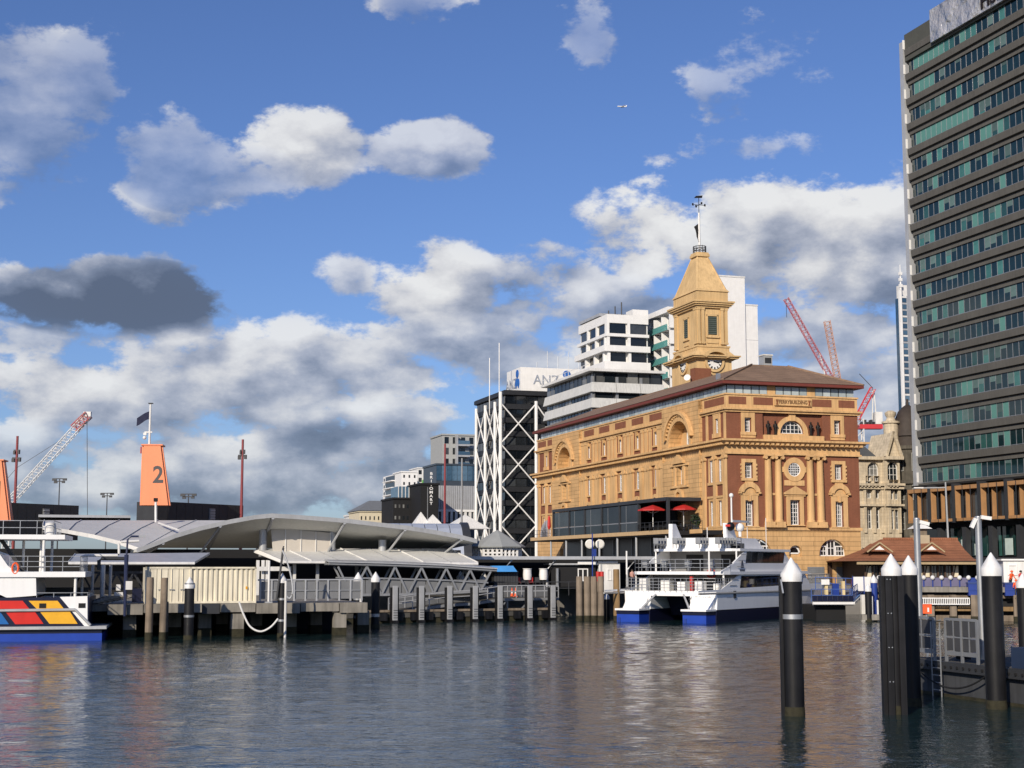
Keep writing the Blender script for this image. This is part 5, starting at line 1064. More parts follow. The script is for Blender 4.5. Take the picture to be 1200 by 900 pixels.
# wave canopies
soffit = mat('soffit_grey', (.66, .66, .61), .6, 0, .1, .3, 0, 8, .3, .1); roofm = mat('roof_zinc', (.56, .555, .54), .75, .0, .1, .3, 0, 8, .5, .12)
cn = wr('wave_canopy', 'large wave shaped grey canopy roof over the ferry wharf', 'canopy')
fe = [(160, 647), (172, 643), (188, 637), (205, 630), (235, 621), (270, 613), (298, 608), (318, 606), (345, 607.5), (380, 610), (410, 612.5), (440, 616), (475, 620), (510, 625.5), (540, 631), (559, 636)]
FY, BY = 29.5, 39.5
fp = [W.X(a, b, FY) for a, b in fe]; zbk = W.X(450, 643, BY).z
rows = [[(p.x, FY + (BY - FY) * t, p.z + (min(zbk, p.z) - p.z) * t ** .85) for p in fp] for t in (0, .25, .5, .75, 1)]
MB().sheet(rows, .28).build('roof_shell', soffit, cn, True)
m = MB(); m.sheet([[(p.x, FY - .06, p.z - .06) for p in fp], [(p.x, FY - .10, p.z + .34) for p in fp]]); m.sheet([[(p.x, FY - .1, p.z + .34) for p in fp], [(p.x, FY + .5, p.z + .34) for p in fp]]); m.build('fascia', ltgrey, cn)
for px in (191, 258, 320, 404, 475, 541):
    i = min(range(len(fe)), key=lambda k: abs(fe[k][0] - px)); p = W.X(px, fe[i][1], FY)
    for k in range(len(fe) - 1):
        if fe[k][0] <= px <= fe[k + 1][0]: t = (px - fe[k][0]) / (fe[k + 1][0] - fe[k][0]); p = fp[k].lerp(fp[k + 1], t)
    m = MB(); m.tube([(p.x, FY, p.z - .05), (p.x, FY + 2.5, p.z + (zbk - p.z) * .33), (p.x, BY, zbk - .1)], .16, 6); m.build('rib', ltgrey, cn)
    if px != 320: MB().tube([(p.x, FY + .2, p.z - .1), (p.x - (1.2 if px > 300 else 1.6), FY + 3.5, W.X(px, 652, FY + 3).z)], .11, 6).build('strut', ltgrey, cn)
for px, yt in ((308, 618), (388.5, 627), (448, 640)):
    x = W.X(px, 640, 33).x; MB().tube([(x, 33, W.X(px, 652, 33).z), (x, 33, W.X(px, yt, 33).z + .6)], .38, 12).build('column', ltgrey, cn, True)
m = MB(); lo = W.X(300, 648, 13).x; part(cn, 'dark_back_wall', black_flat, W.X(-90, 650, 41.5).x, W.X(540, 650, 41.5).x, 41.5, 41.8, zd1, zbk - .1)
# left metal roof slope
zr_ = wr('zinc_canopy', 'pale zinc canopy slope left of the wave canopy', 'canopy')
back = [W.X(a, 612, 50) for a in (52, 95, 140, 185, 230, 275)]; fro = [W.X(a, b, yy) for a, b, yy in ((50, 619, 35), (80, 624, 35), (110, 629.5, 34.5), (140, 637, 34), (164, 645.5, 33.5), (176, 645, 33))]
mid = [a.lerp(b, .5) + Vector((0, 0, .15)) for a, b in zip(back, fro)]
MB().sheet([[tuple(p) for p in r] for r in (fro, mid, back)], .2).build('roof_sheet', roofm, zr_, True)
for a, b, c in zip(fro, mid, back): MB().tube([a + Vector((0, 0, .24)), b + Vector((0, 0, .24)), c + Vector((0, 0, .24))], .05, 4).build('seam', roofm, zr_)
m = MB(); m.sheet([[(p.x, p.y - .05, p.z - .12) for p in fro], [(p.x, p.y - .08, p.z + .24) for p in fro]]); m.build('fascia', white_w, zr_)
part(zr_, 'upper_strip', ltgrey, W.X(45, 605, 54).x, W.X(153, 605, 54).x, 54, 56, W.X(100, 606.5, 54).z, W.X(100, 603.5, 54).z); part(zr_, 'clerestory', black_flat, W.X(45, 605, 55).x, W.X(153, 605, 55).x, 55, 55.3, W.X(100, 613, 55).z, W.X(100, 606.5, 55).z)
MB().tube([W.X(182.5, 612, 46), W.X(182.5, 588, 46)], .12, 7).build('vent_pipe', white_w, zr_); MB().tube([W.X(186, 613, 45), W.X(209, 621, 38)], .10, 6).build('roof_pipe', white_w, zr_)
p = W.X(182.5, 586, 46); MB().box(p.x - .2, p.x + .2, 45.8, 46.2, p.z - .15, p.z + .2).build('vent_cowl', black_flat, zr_)
# low flat canopies
def ribbon(name, label, backp, by, frontp, fy, mt, n=0, fasc=white_w, thick=.18, mt2=None):
    r = wr(name, label, 'canopy'); B = [W.X(a, b, by) for a, b in backp]; F = [W.X(a, b, fy) for a, b in frontp]
    MB().sheet([[tuple(p) for p in F], [tuple(p) for p in B]], thick).build('roof_sheet', mt, r)
    MB().tube([p + Vector((0, -.05, .05)) for p in F], .13, 6).build('gutter', fasc, r)
    for k in range(n + 1):
        t = k / max(1, n); f = lambda P: P[0].lerp(P[-1], t); MB().tube([f(F) + Vector((0, 0, thick + .03)), f(B) + Vector((0, 0, thick + .03))], .07 if k % 2 else .04, 4).build('rib', white_w if k % 2 else ltgrey, r)
    return r, B, F
r, B, F = ribbon('flat_canopy', 'narrow flat grey canopy strip above the container', [(88, 651.5), (246, 650)], 24, [(80, 661), (228, 661)], 19, ltgrey, 0)
r, B, F = ribbon('sloped_awning', 'long pale ribbed awning below the wave canopy', [(300, 645), (526, 645)], 33.5, [(332, 659.5), (560, 661.5)], 28.7, mat('awning_pale', (.60, .60, .58), .55, 0, .08, .4, 0, 8, .4, .12), 7)
MB().tube([W.X(299, 646, 33.5), W.X(333, 659, 28.7)], .2, 6).build('end_beam', white, r)
for px in (302, 308, 313, 345, 372, 418): x = W.X(px, 670, 30.3).x; part(r, 'post', white_w if px < 350 else ltgrey, x - .14, x + .14, 30.2, 30.45, zd1, W.X(px, 656.5, 30.3).z)
part(r, 'valance', white_w, W.X(303, 665, 29.8).x, W.X(341, 665, 29.8).x, 29.7, 29.8, W.X(320, 669, 29.8).z, W.X(320, 664, 29.8).z)
# beige screen wall
bw_ = wr('screen_panels', 'four beige screen panels under the crest of the wave canopy', 'screen'); e = [316.5, 334.5, 352.5, 370, 387]
for k in range(4):
    a, b = W.X(e[k], 640, 32.5).x + .04, W.X(e[k + 1], 640, 32.5).x - .04; z0_ = W.X(350, 648, 32.5).z; za_, zb_ = W.X(e[k], 618 + k * 1.6, 32.5).z, W.X(e[k + 1], 619.6 + k * 1.6, 32.5).z
    MB().prism([(a + (.25 if k == 0 else 0), 32.5, z0_), (b, 32.5, z0_), (b, 32.5, zb_), (a, 32.5, za_)], (0, .15, 0)).build('panel', mat('beige_panel', (.52, .48, .42), .7, 0, .06), bw_)
    part(bw_, 'mullion', white_w, b, b + .07, 32.4, 32.6, z0_, zb_)
# dark rooftop plant screens and orange funnels
def plant_screen(px, yt, L, D, n, label):
    F_ = frame_at(px, D, 58); r = F_.root('plant_screen', label, 'enclosure'); zt_ = zof(px, yt, D); panel = mat('screen_panel', (.048, .05, .054), .5, .15, .12)
    for k in range(n): MB().box(L / n * k + .02, L / n * (k + 1) - .02, 0, .15, zt_ - 4.0, zt_).build('panel', panel, r)
    part(r, 'core', black_flat, 0, L, .16, 3.0, zt_ - 4, zt_ - .1); MB().box(-.15, 0, 0, 3.2, zt_ - 4, zt_).build('end_panel', panel, r)
    x = L * .58; part(r, 'louvre_frame', grey, x, x + .9, -.08, 0, zt_ - 3.5, zt_ - .5); [part(r, 'louvre_slat', ltgrey, x + .06, x + .84, -.16, -.08, zt_ - .8 - .3 * k, zt_ - .65 - .3 * k) for k in range(9)]
plant_screen(186, 587.5, 13.5, 163, 10, 'dark panelled plant enclosure below the orange funnel with number 2'); plant_screen(-12, 588, 12.5, 163, 10, 'dark panelled plant enclosure at the left picture edge')
def funnel(px, D, num, label):
    F_ = frame_at(px, D, 6); r = F_.root('funnel_sign', label, 'sign', 'orange pier funnels'); z0_, z1_ = zof(170, 592, D), zof(170, 521, D); s = D / FPX
    wb_, wt_ = 35.5 * s, 24.5 * s
    m = MB(); m.hexa([(0, 0, z0_), (wb_, 0, z0_), (wb_ - .2, 2.6, z0_), (.2, 2.6, z0_), (.05, .1, z1_), (wt_, .1, z1_), (wt_ - .2, 2.2, z1_), (.2, 2.2, z1_)]); b = m.build('shell', orange_p, r)
    bm = bmesh.new(); bm.from_mesh(b.data); bmesh.ops.bevel(bm, geom=[e for e in bm.edges if abs((e.verts[0].co - e.verts[1].co).z) > 1], offset=.22, segments=3, affect='EDGES'); bm.to_mesh(b.data); bm.free()
    text(num, 2.5, mat('numeral_grey', (.075, .07, .07), .6), r, (20.5 * s, .045, z0_ + (592 - 557) * s), (pi / 2 - .022, 0, 0), sx=.92, bold=.05, name='numeral')
    part(r, 'rim', orange_p, .0, wt_ + .03, .02, 2.25, z1_ - .08, z1_ + .06)
    part(r, 'lamp_bracket', mat('crane_red', (.4, .07, .07)), -.12, 0, .3, .6, z1_ - .9, z1_ - .2)
    return F_, r, z1_
F_, r, z1_ = funnel(163, 158, '2', 'orange tapered funnel sign with grey numeral 2 and flagpole'); s = 158 / FPX
MB().tube([(8 * s, 1, z1_), (8 * s, 1, z1_ + 50 * s)], .13, 8, .1).build('flagpole', white_w, r); part(r, 'pole_cap', dkgrey, 5.5 * s, 11 * s, .8, 1.2, z1_ + 49.5 * s, z1_ + 50.5 * s)
part(r, 'camera_arm', white_w, 2 * s, 11 * s, .9, 1.1, z1_ + 15 * s, z1_ + 16.5 * s); MB().ball((2.3 * s, .9, z1_ + 9 * s), .2).build('dome_camera', white_w, r, True); part(r, 'camera_box', white_w, .8 * s, 4.5 * s, .8, 1.1, z1_ + 12 * s, z1_ + 15 * s)
m = MB(); m.sheet([[(8 * s - (j * 3.1) * s, 1 + .12 * sin(j * 1.4 + i), z1_ + (41 - i * 3.2 - j * 1.6 + .8 * sin(j)) * s) for j in range(6)] for i in range(4)])
fo = m.build('flag', mat('flag_navy', (.010, .014, .045), .7), None, True, (F_.x, F_.y, 0), F_.a); tag(fo, 'dark blue flag flying left from the pole on the orange funnel', 'flag')
F_, r, z1_ = funnel(-24, 158, '1', 'orange tapered funnel sign cut by the left picture edge'); 
for o in r.children: o.location.z -= 1.6
# blue lamp pole and wharf services
lp = wr('lamp_post', 'dark blue lamp post with bent arm standing at the wharf edge', 'lamp'); x = W.X(147, 690, -.3).x; navyp = mat('pole_navy', (.02, .028, .075), .5)
MB().tube([(x, -.3, W.X(147, 722, -.3).z), (x, -.3, W.X(147, 650, -.3).z)], .10, 8, .16).build('lower_pole', navyp, lp); MB().tube([(x, -.3, W.X(147, 652, -.3).z), (x + .05, -.3, W.X(147, 632, -.3).z), (x + .3, -.3, W.X(147, 628.5, -.3).z), (x + .9, -.3, W.X(147, 628.5, -.3).z)], .07, 7).build('arm', navyp, lp); part(lp, 'lamp_head', ltgrey, x + .8, x + 1.3, -.45, -.15, W.X(147, 629.5, -.3).z, W.X(147, 627, -.3).z)
part(lp, 'control_box', white_w, x + .0, x + .45, -.5, -.2, W.X(147, 691, -.3).z, W.X(147, 681, -.3).z)
pp = wr('pipe_run', 'white elbowed pipe under the flat canopy left of the lamp', 'pipe'); MB().tube([W.X(95, 653, 3), W.X(100, 651, 3), W.X(138, 651, 3), W.X(139.5, 649, 3), W.X(139.5, 637, 3), W.X(142, 635, 3), W.X(163, 634, 3)], .10, 8).build('pipe', white_w, pp, True); MB().tube([W.X(116, 668, 3), W.X(116, 657, 3), W.X(119, 654.5, 3), W.X(146, 654.5, 3)], .14, 8).build('dark_pipe', dkgrey, pp, True)
tg = wr('steel_truss', 'dark steel truss frame on the wharf left of the container', 'truss')
m = MB(); a, b = W.X(86, 671, 5), W.X(168, 671, 5); c, d = W.X(86, 690, 5), W.X(168, 690, 5)
for y in (5, 6.6):
    for p, q_ in ((a, b), (c, d)): MB().beam((p.x, y, p.z), (q_.x, y, q_.z), .16).build('chord', dkgrey, tg)
    for k in range(8):
        t0, t1 = k / 8, (k + 1) / 8; p, q_ = (a.lerp(b, t0), c.lerp(d, t1)) if k % 2 else (c.lerp(d, t0), a.lerp(b, t1)); MB().beam((p.x, y, p.z), (q_.x, y, q_.z), .1).build('diagonal', dkgrey, tg)
cab = wr('service_cabinets', 'pale electrical cabinets on the wharf left of the blue lamp', 'cabinet')
for a, b, y0, y1, y in ((134, 144, 694, 706, 2), (136, 141, 685, 692, 2.2), (155, 166, 690, 706, 3)): part(cab, 'cabinet', white_w if a < 150 else navy, W.X(a, 700, y).x, W.X(b, 700, y).x, y, y + .6, W.X(140, y1, y).z, W.X(140, y0, y).z)
for px, y, r_ in ((120, 3, .18), (129, 4, .12), (108, 4, .12)): x = W.X(px, 690, y).x; MB().tube([(x, y, zd1), (x, y, W.X(px, 662, y).z)], r_, 8).build('standpipe', ltgrey, cab)
rp_ = wr('rope_pile', 'heap of pale rope and gear at the wharf corner', 'rope'); 
for k in range(6): x = W.X(112 + 5 * k, 705, 1).x; MB().tube([(x + .5 * cos(a) * (1 + .2 * k % 2), 1 + .4 * sin(a), zd1 + .1 + .08 * k + .06 * sin(3 * a)) for a in [j * pi / 5 for j in range(11)]], .07, 5).build('coil', concrete, rp_)
hd = leafy('planter_hedge', 'small green hedge behind the grey railing panels', 'plant', tuple(W.w(W.X(361, 680, 5).x, 5, zd1 + .9)), 1.0, .3, 220, leaf2, 0, .16, 5); hd.scale = (1, .5, 1)
# grey panel railing
rg = wr('panel_railing', 'grey panelled railing along the wharf under the awning', 'railing'); zrt, zrb = W.X(380, 679.5, 2.5).z, zd1 + .1
for k in range(10):
    x = W.X(305 + 13.2 * k, 690, 2.5).x; x2_ = W.X(305 + 13.2 * (k + 1), 690, 2.5).x; part(rg, 'post', ltgrey, x - .06, x + .06, 2.4, 2.55, zrb, zrt)
    if k < 9: part(rg, 'panel', mat('rail_panel', (.20, .205, .21), .5, .2), x + .08, x2_ - .08, 2.5, 2.55, zrb + .15, zrt - .1); part(rg, 'rail', grey, x + .06, x2_ - .06, 2.42, 2.5, (zrb + zrt) / 2 - .04, (zrb + zrt) / 2 + .04)
MB().tube([(W.X(302, 690, 2.5).x, 2.47, zrt), (W.X(424, 690, 2.5).x, 2.47, zrt)], .06, 6).build('handrail', ltgrey, rg)
# truss gangway
GY = 26.5
ga = wr('truss_gangway', 'long grey steel truss gangway with zigzag bracing sloping to the pontoon', 'gangway')
gx = lambda a, b, y=GY: W.X(a, b, y)
top = [gx(385, 660.5), gx(450, 662), gx(520, 664.5), gx(582, 668.5)]; mid = [gx(398, 677.3), gx(450, 678), gx(520, 680), gx(572, 683)]; bot = [gx(398, 698), gx(470, 697), gx(530, 695), gx(572, 693)]
for y in (0, 1.9):
    o = Vector((0, y, 0)); MB().tube([p + o for p in top], .17, 6).build('top_chord', grey, ga); MB().tube([p + o for p in mid], .09, 6).build('handrail', grey, ga); MB().tube([p + o for p in bot], .15, 6).build('bottom_chord', grey, ga)
    zig = [(400, 668), (411, 697), (430, 663), (430, 663), (448, 662), (430, 696), (430, 696), (448, 663)]
    pts = [(396, 664), (412, 697), (430, 664), (447, 697), (463, 664), (478, 696.5), (494, 665), (508, 695.5), (523, 666), (537, 695), (551, 668), (563, 693), (575, 669.5)]
    for a, b in zip(pts, pts[1:]): MB().beam(gx(*a) + o, gx(*b) + o, .17).build('diagonal', grey, ga)
for k in range(12):
    a, b = gx(400 + 14.2 * k, 680), gx(400 + 14.2 * (k + 1), 680); part(ga, 'side_panel', mat('gang_panel', (.19, .195, .2), .5, .2), a.x + .03, b.x - .03, GY + .12, GY + .16, gx(480, 696.5).z, gx(480, 679.5).z)
part(ga, 'walkway', concrete_d, bot[0].x, bot[-1].x, GY, GY + 1.9, gx(480, 699).z, gx(480, 697.3).z)
MB().sheet([[(p.x, GY - .3, p.z + .12) for p in top], [(p.x, GY + 2.3, p.z + .3) for p in top]], .1).build('roof_sheet', ltgrey, ga)

# ------------------------------------------------------------------ pontoon with grey fender piles
PN = Frame(at(445, 700, 134).x, 134.5, 27)
pn = PN.root('floating_pontoon', 'low weathered pontoon behind the row of grey fender piles', 'pontoon'); xE = PN.X(652, 725, 0).x
part(pn, 'hull', weed, -3, xE, .3, 5, -.6, .45); part(pn, 'deck', concrete_d, -3, xE, .2, 5.1, .46, .95); part(pn, 'kerb', timber, -3, xE, .1, .35, .95, 1.15)
for k in range(12): x = xE * k / 12; part(pn, 'tyre_fender', black, x, x + .7, -.05, .2, .2, .9)
for px, yb_, n in ((463, 730, 'first from the gangway'), (494, 729, 'second from the gangway'), (527, 727.5, 'third from the gangway'), (557, 727, 'fourth from the gangway'), (586, 724, 'fifth from the gangway'), (621, 724, 'sixth from the gangway'), (648, 722.5, 'last and farthest from the gangway')):
    D = PN.w(PN.X(px, 725, -.5).x, -.5, 0).y; p = at(px, 700, D); t = thing('fender_pile', 'light grey square fender pile, ' + n, 'pile', (p.x, p.y, 0), radians(27), 'grey fender piles along the pontoon'); zt_ = zof(px, 686.5, D)
    MB().box(-.2, .2, -.15, .12, .15, zt_).build('fender_face', mat('fender_grey', (.36, .37, .38), .6, 0, .15, 1, 0, 8, .3, .2), t); MB().box(-.25, .42, .12, .6, -2, zt_ - .15).build('pile', black, t); MB().box(-.3, .3, -.2, .15, .0, .25).build('shoe', black, t)
    for k in range(4): MB().box(-.21, .2, -.17, -.15, .45 + .22 * k, .50 + .22 * k).build('depth_mark', dkgrey, t)
rm = PN.root('access_ramp', 'railed grey access ramp rising from the pontoon behind the fender piles', 'ramp')
rp1 = [PN.X(a, b, 2) for a, b in ((462, 716), (520, 708), (552, 706), (586, 701), (652, 700))]
for a, b in zip(rp1, rp1[1:]):
    for y in (1.6, 3.4):
        m = MB(); railing(m, [(a.x, y, a.z), (b.x, y, b.z)], 1.15, r=.045, rails=(1, .55), step=1.5); m.build('railing', ltgrey, rm); MB().beam((a.x, y, a.z - .12), (b.x, y, b.z - .12), .24).build('stringer', grey, rm)
    MB().sheet([[(a.x, 1.6, a.z), (b.x, 1.6, b.z)], [(a.x, 3.4, a.z), (b.x, 3.4, b.z)]], .06).build('deck_plate', concrete_d, rm)
    MB().prism([(a.x, 3.42, a.z), (b.x, 3.42, b.z), (b.x, 3.42, b.z + 1.0), (a.x, 3.42, a.z + 1.0)], (0, .05, 0)).build('infill_panel', mat('rail_panel2', (.16, .165, .17), .5, .2), rm)
for p, q_ in zip(rp1[3:], rp1[4:]):
    for t in (.1, .5, .9): c = p.lerp(q_, t); MB().beam((c.x, 1.7, c.z - .2), (c.x, 1.7, .9), .16).build('leg', grey, rm); MB().beam((c.x, 1.7, c.z - .2), (c.x - 1.0, 1.7, .95), .12).build('brace', grey, rm)
for px, n in ((600, 'left'), (604.3, 'right')):
    c = PN.X(px, 700, 2.4); t = thing('traffic_cone', 'orange traffic cone with white band on the platform, %s of the two' % n, 'cone', tuple(PN.w(c.x, 2.4, c.z + .06)), 0, 'traffic cones')
    MB().box(-.2, .2, -.2, .2, 0, .05).build('base', orange_v, t); MB().lathe([(.15, .05), (.105, .32)], (0, 0, 0), 12).build('cone', orange_v, t, True); MB().lathe([(.105, .32), (.07, .56)], (0, 0, 0), 12).build('white_band', white, t, True); MB().lathe([(.07, .56), (.03, .85)], (0, 0, 0), 12).build('tip', orange_v, t, True)
for px, D, n, tp in ((679, 139.5, 'first of four from the left', None), (688, 139.7, 'second of four from the left', None), (696, 139.6, 'third of four from the left', None), (704, 139.4, 'fourth of four, nearest the ferry', None)): timber_pile(px, 675.5, D, .31, 'grey timber pile in a tight row by the kiosk, ' + n, 0, None, tp)
for px, n in ((701, 'left'), (705.5, 'right')): timber_pile(px, 670, 143, .2, 'red topped post behind the timber piles, %s of two' % n, 0, None, red_p)
timber_pile(722.5, 667, 139, .30, 'brown timber pile at the stern of the white ferry', 0, timber_b)
capped_pile(711, 694, 142, .28, 'short black bollard pile with white cap left of the ferry stern')
# ------------------------------------------------------------------ quayside canopy, kiosks, pavilion, awning
QC = Frame(at(545, 660, 148).x, 148.0, 8)
qc = QC.root('quay_canopy', 'long thin grey canopy roof along the quay left of the ferry', 'canopy'); xq = QC.X(842, 655, 0).x; zq_ = QC.X(650, 656, 0).z
part(qc, 'roof_slab', grey, -1, xq, 0, 5, zq_, zq_ + .3); part(qc, 'gutter', ltgrey, -1, xq, -.12, 0, zq_ + .02, zq_ + .34)
for px in (590, 641, 735, 790):
    x = QC.X(px, 680, .6).x; MB().tube([(x, .6, ZQ), (x, .6, zq_ - 1.0), (x + .8, .3, zq_)], .12, 7).build('post', ltgrey, qc)
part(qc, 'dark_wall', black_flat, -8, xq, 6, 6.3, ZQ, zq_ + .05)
kk = QC.root('dark_kiosk', 'black kiosk with white framed window under the quay canopy', 'kiosk'); X_ = lambda a, y=.9: QC.X(a, 670, y).x
part(kk, 'wall', black_flat, X_(646), X_(698), .9, 4, ZQ, QC.X(670, 662, .9).z); part(kk, 'roof', ltgrey, X_(643), X_(700), .5, 4, QC.X(670, 662, .5).z, QC.X(670, 660, .5).z); part(kk, 'fascia_sign', white, X_(676), X_(698), .3, .5, QC.X(670, 661.5, .3).z, QC.X(670, 657.5, .3).z)
window(kk, X_(683), .88, QC.X(683, 681, .9).z, 1.05, 1.25, nx=2, nz=1, fr=.1); MB().tube([(X_(652.5), .6, ZQ), (X_(652.5), .6, QC.X(652, 666, .6).z)], .16, 8).build('steel_pole', galv, kk)
wk = QC.root('white_kiosk', 'small white ticket kiosk right of the black kiosk', 'kiosk'); part(wk, 'wall', white_w, X_(701), X_(726), .7, 3, ZQ - .6, QC.X(710, 660, .7).z); part(wk, 'roof', white, X_(700), X_(723), .5, 3.1, QC.X(710, 660, .5).z, QC.X(710, 657.3, .5).z)
for a in (713, 719): window(wk, X_(a + .5), .68, QC.X(a, 680, .7).z, .42, 1.1, nx=1, nz=1, fr=.06, gm=glass_d)
part(wk, 'corner_post', ltgrey, X_(703), X_(704.5), .6, .7, ZQ, QC.X(710, 661, .7).z)
ba = QC.root('blue_awning_kiosk', 'dark ribbed kiosk with bright blue awning', 'kiosk'); m = MB(); z0_, z1_ = QC.X(590, 670, -1).z, QC.X(590, 663, -1).z
m.hexa([(X_(573, -1), -1.2, z0_), (X_(606, -1), -1.2, z0_), (X_(606, -1), 1.6, z0_), (X_(573, -1), 1.6, z0_), (X_(577, -1), -.6, z1_), (X_(602, -1), -.6, z1_), (X_(602, -1), 1.2, z1_), (X_(577, -1), 1.2, z1_)]); m.build('awning', blue_l, ba)
for k in range(9): a = X_(577) + (X_(605) - X_(577)) * k / 9; part(ba, 'wall_panel', dkgrey, a + .02, a + .26, -.4, 0, ZQ - .5, z0_ + .05)
part(ba, 'core', black_flat, X_(577), X_(605), -.2, 1.5, ZQ - .5, z0_)
# cafe people-scale clutter under the canopy
for k, (px, mt, lab) in enumerate(((607, red_p, 'red cafe chair nearest the blue awning'), (613, dkgrey, 'dark cafe chair between the two white barrels'), (622, red_p, 'red cafe chair right of the first barrel'), (630, dkgrey, 'dark cafe chair before the second barrel'))):
    c = QC.X(px, 684, .2); t = thing('cafe_chair', lab, 'chair', tuple(QC.w(c.x, .2, ZQ)), QC.a, 'cafe chairs on the quay'); MB().box(-.25, .25, -.25, .25, .42, .48).build('seat', mt, t); MB().box(-.25, .25, .2, .25, .48, .95).build('backrest', mt, t)
    for a in (-.22, .22):
        for b in (-.22, .22): MB().box(a - .02, a + .02, b - .02, b + .02, 0, .42).build('leg', dkgrey, t)
for px, n in ((618, 'left'), (637, 'right')):
    c = QC.X(px, 676, .4); t = thing('white_barrel', 'white barrel table on the quay under the canopy, %s one' % n, 'barrel', tuple(QC.w(c.x, .4, ZQ)), 0, 'white barrels'); MB().lathe([(.4, .7), (.44, 1.2), (.4, 1.75)], (0, 0, 0), 14).build('drum', white, t, True); MB().lathe([(.46, 1.75), (.46, 1.82)], (0, 0, 0), 14).build('lid', white_w, t, True); MB().lathe([(.08, 0), (.08, .7)], (0, 0, 0), 8).build('stand', dkgrey, t)
m = MB(); qr = QC.root('quay_railing', 'dark railing along the quay edge below the canopy', 'railing'); xa, xb_ = X_(548, -1.5), X_(700, -1.5)
k = 0; x = xa
while x < xb_: MB().tube([(x, -1.5, ZQ - .8), (x, -1.5, ZQ + .5)], .05, 5).build('post', dkgrey, qr); x += 2.0
for z in (ZQ - .1, ZQ + .5): MB().tube([(xa, -1.5, z), (xb_, -1.5, z)], .05, 5).build('rail', dkgrey, qr)
# twin round floodlights on a blue post
fl_ = QC.root('twin_floodlight', 'pair of round white floodlights on a short blue post', 'light'); x = X_(697, 1); z = QC.X(697, 637.5, 1).z
MB().box(x - .15, x + .15, .9, 1.2, zq_ + .3, z - .5).build('post', blue_p, fl_); MB().box(x - .5, x + .5, .95, 1.15, z - .1, z + .1).build('bracket', dkgrey, fl_)
for e in (-.52, .52):
    m = MB(); m.fr = lambda a, b, c: (x + e + a, .85 - c, z + b); m.lathe([(.44, -.25), (.46, 0), (.40, .02), (.38, .06)], (0, 0, 0), 16); m.build('lamp', mat('lamp_white', (.75, .72, .64), .3), fl_, True)
bp_ = QC.root('slim_blue_pole', 'thin blue pole rising past the quay canopy', 'pole'); x = X_(696.5, 2); x = QC.X(697 - .0 - .5, 640, -.6).x; MB().tube([(x - .2, -.6, ZQ), (x - .2, -.6, QC.X(697, 625, -.6).z)], .06, 6).build('pole', blue_p, bp_); part(bp_, 'base', dkgrey, x - .35, x - .05, -.75, -.45, ZQ, ZQ + .2)
# octagonal pavilion and barrel vault behind
OP = Frame(at(583, 650, 165).x, 165.0, 10); op = OP.root('octagonal_pavilion', 'grey roofed pavilion with white lattice walls beside the braced block', 'pavilion'); s = 165 / FPX
MB().lathe([(33 * s, zof(583, 642, 165)), (33.5 * s, zof(583, 640.5, 165)), (2.2 * s, zof(583, 622, 165)), (.1, zof(583, 621.5, 165))], (0, 0, 0), 8).build('roof', mat('pavilion_roof', (.30, .31, .30), .6, 0, .08), op)
MB().lathe([(27 * s, ZQ), (27 * s, zof(583, 642, 165))], (0, 0, 0), 8).build('wall', black_flat, op)
for k in range(8):
    a = k * pi / 4; R = 27.5 * s
    for j in range(4):
        t = j / 4; p = Vector((R * cos(a), R * sin(a), 0)).lerp(Vector((R * cos(a + pi / 4), R * sin(a + pi / 4), 0)), t); MB().box(p.x - .12, p.x + .12, p.y - .12, p.y + .12, ZQ, zof(583, 642, 165)).build('post', white_w, op)
    q0, q1 = Vector((R * cos(a), R * sin(a), 0)), Vector((R * cos(a + pi / 4), R * sin(a + pi / 4), 0))
    for yy in (643.5, 648, 652): z = zof(583, yy, 165); MB().beam((q0.x, q0.y, z), (q1.x, q1.y, z), .16).build('rail', white_w, op)
BV = Frame(at(455, 640, 160).x, 160.0, 8); bv = BV.root('barrel_vault', 'pale blue grey barrel vault roof with dark end ring behind the wave canopy', 'roof'); s = 150 / FPX
xe = BV.X(550, 630, 0).x; z1_ = BV.X(500, 613.5, 4).z; R = 5.2
def vault(x0, x1, R0, R1, n=12): 
    m = MB(); A = [radians(8 + 164 * k / n) for k in range(n + 1)]
    for k in range(n):
        a, b = A[k], A[k + 1]; f = lambda R_, c: (4 - R_ * cos(c), z1_ - R + R_ * sin(c)); P = [f(R0, a), f(R1, a), f(R1, b), f(R0, b)]; m.prism([(x0, u, v) for u, v in P], (x1 - x0, 0, 0))
    return m
for k in range(9): x0 = -4 + (xe + 3.4) * k / 9; vault(x0 + .04, x0 + (xe + 3.4) / 9 - .04, R - .15, R).build('roof_panel', mat('vault_zinc', (.46, .50, .57), .45, .25, .08), bv, True)
vault(xe - .6, xe + .2, R - .6, R + .15).build('end_ring', dkgrey, bv, True)
# ------------------------------------------------------------------ white catamaran ferry
CF = Frame(14.4, 137.3, 56.8)
cf = CF.root('catamaran_ferry', 'white two deck catamaran ferry with navy hulls moored before the ochre building', 'ferry')
YS = 4.7; b1 = b2 = b3 = 0; sx_ = lambda px, py=680: CF.X(px, py, -YS).x; sz_ = lambda px, py: CF.X(px, py, -YS).z
def ring_hull(m, xs, hw, z0, z1, yc, rake=0.0, flare=0.0):
    P = [(x, yc - w) for x, w in zip(xs, hw)] + [(x, yc + w) for x, w in zip(xs[::-1], hw[::-1])]; n = len(P)
    a = [m.p(x, y, z0) for x, y in P]; b = [m.p(x + (rake * max(0, x) / xs[-1]), yc + (y - yc) * (1 + flare), z1) for x, y in P]
    m.f += [a[::-1], b] + [[a[k], a[(k + 1) % n], b[(k + 1) % n], b[k]] for k in range(n)]
BOW = CF.X(956, 692, -.5).x; LW = BOW - 1.6
b1, b2, b3 = BOW * .74, BOW * .87, BOW * .965
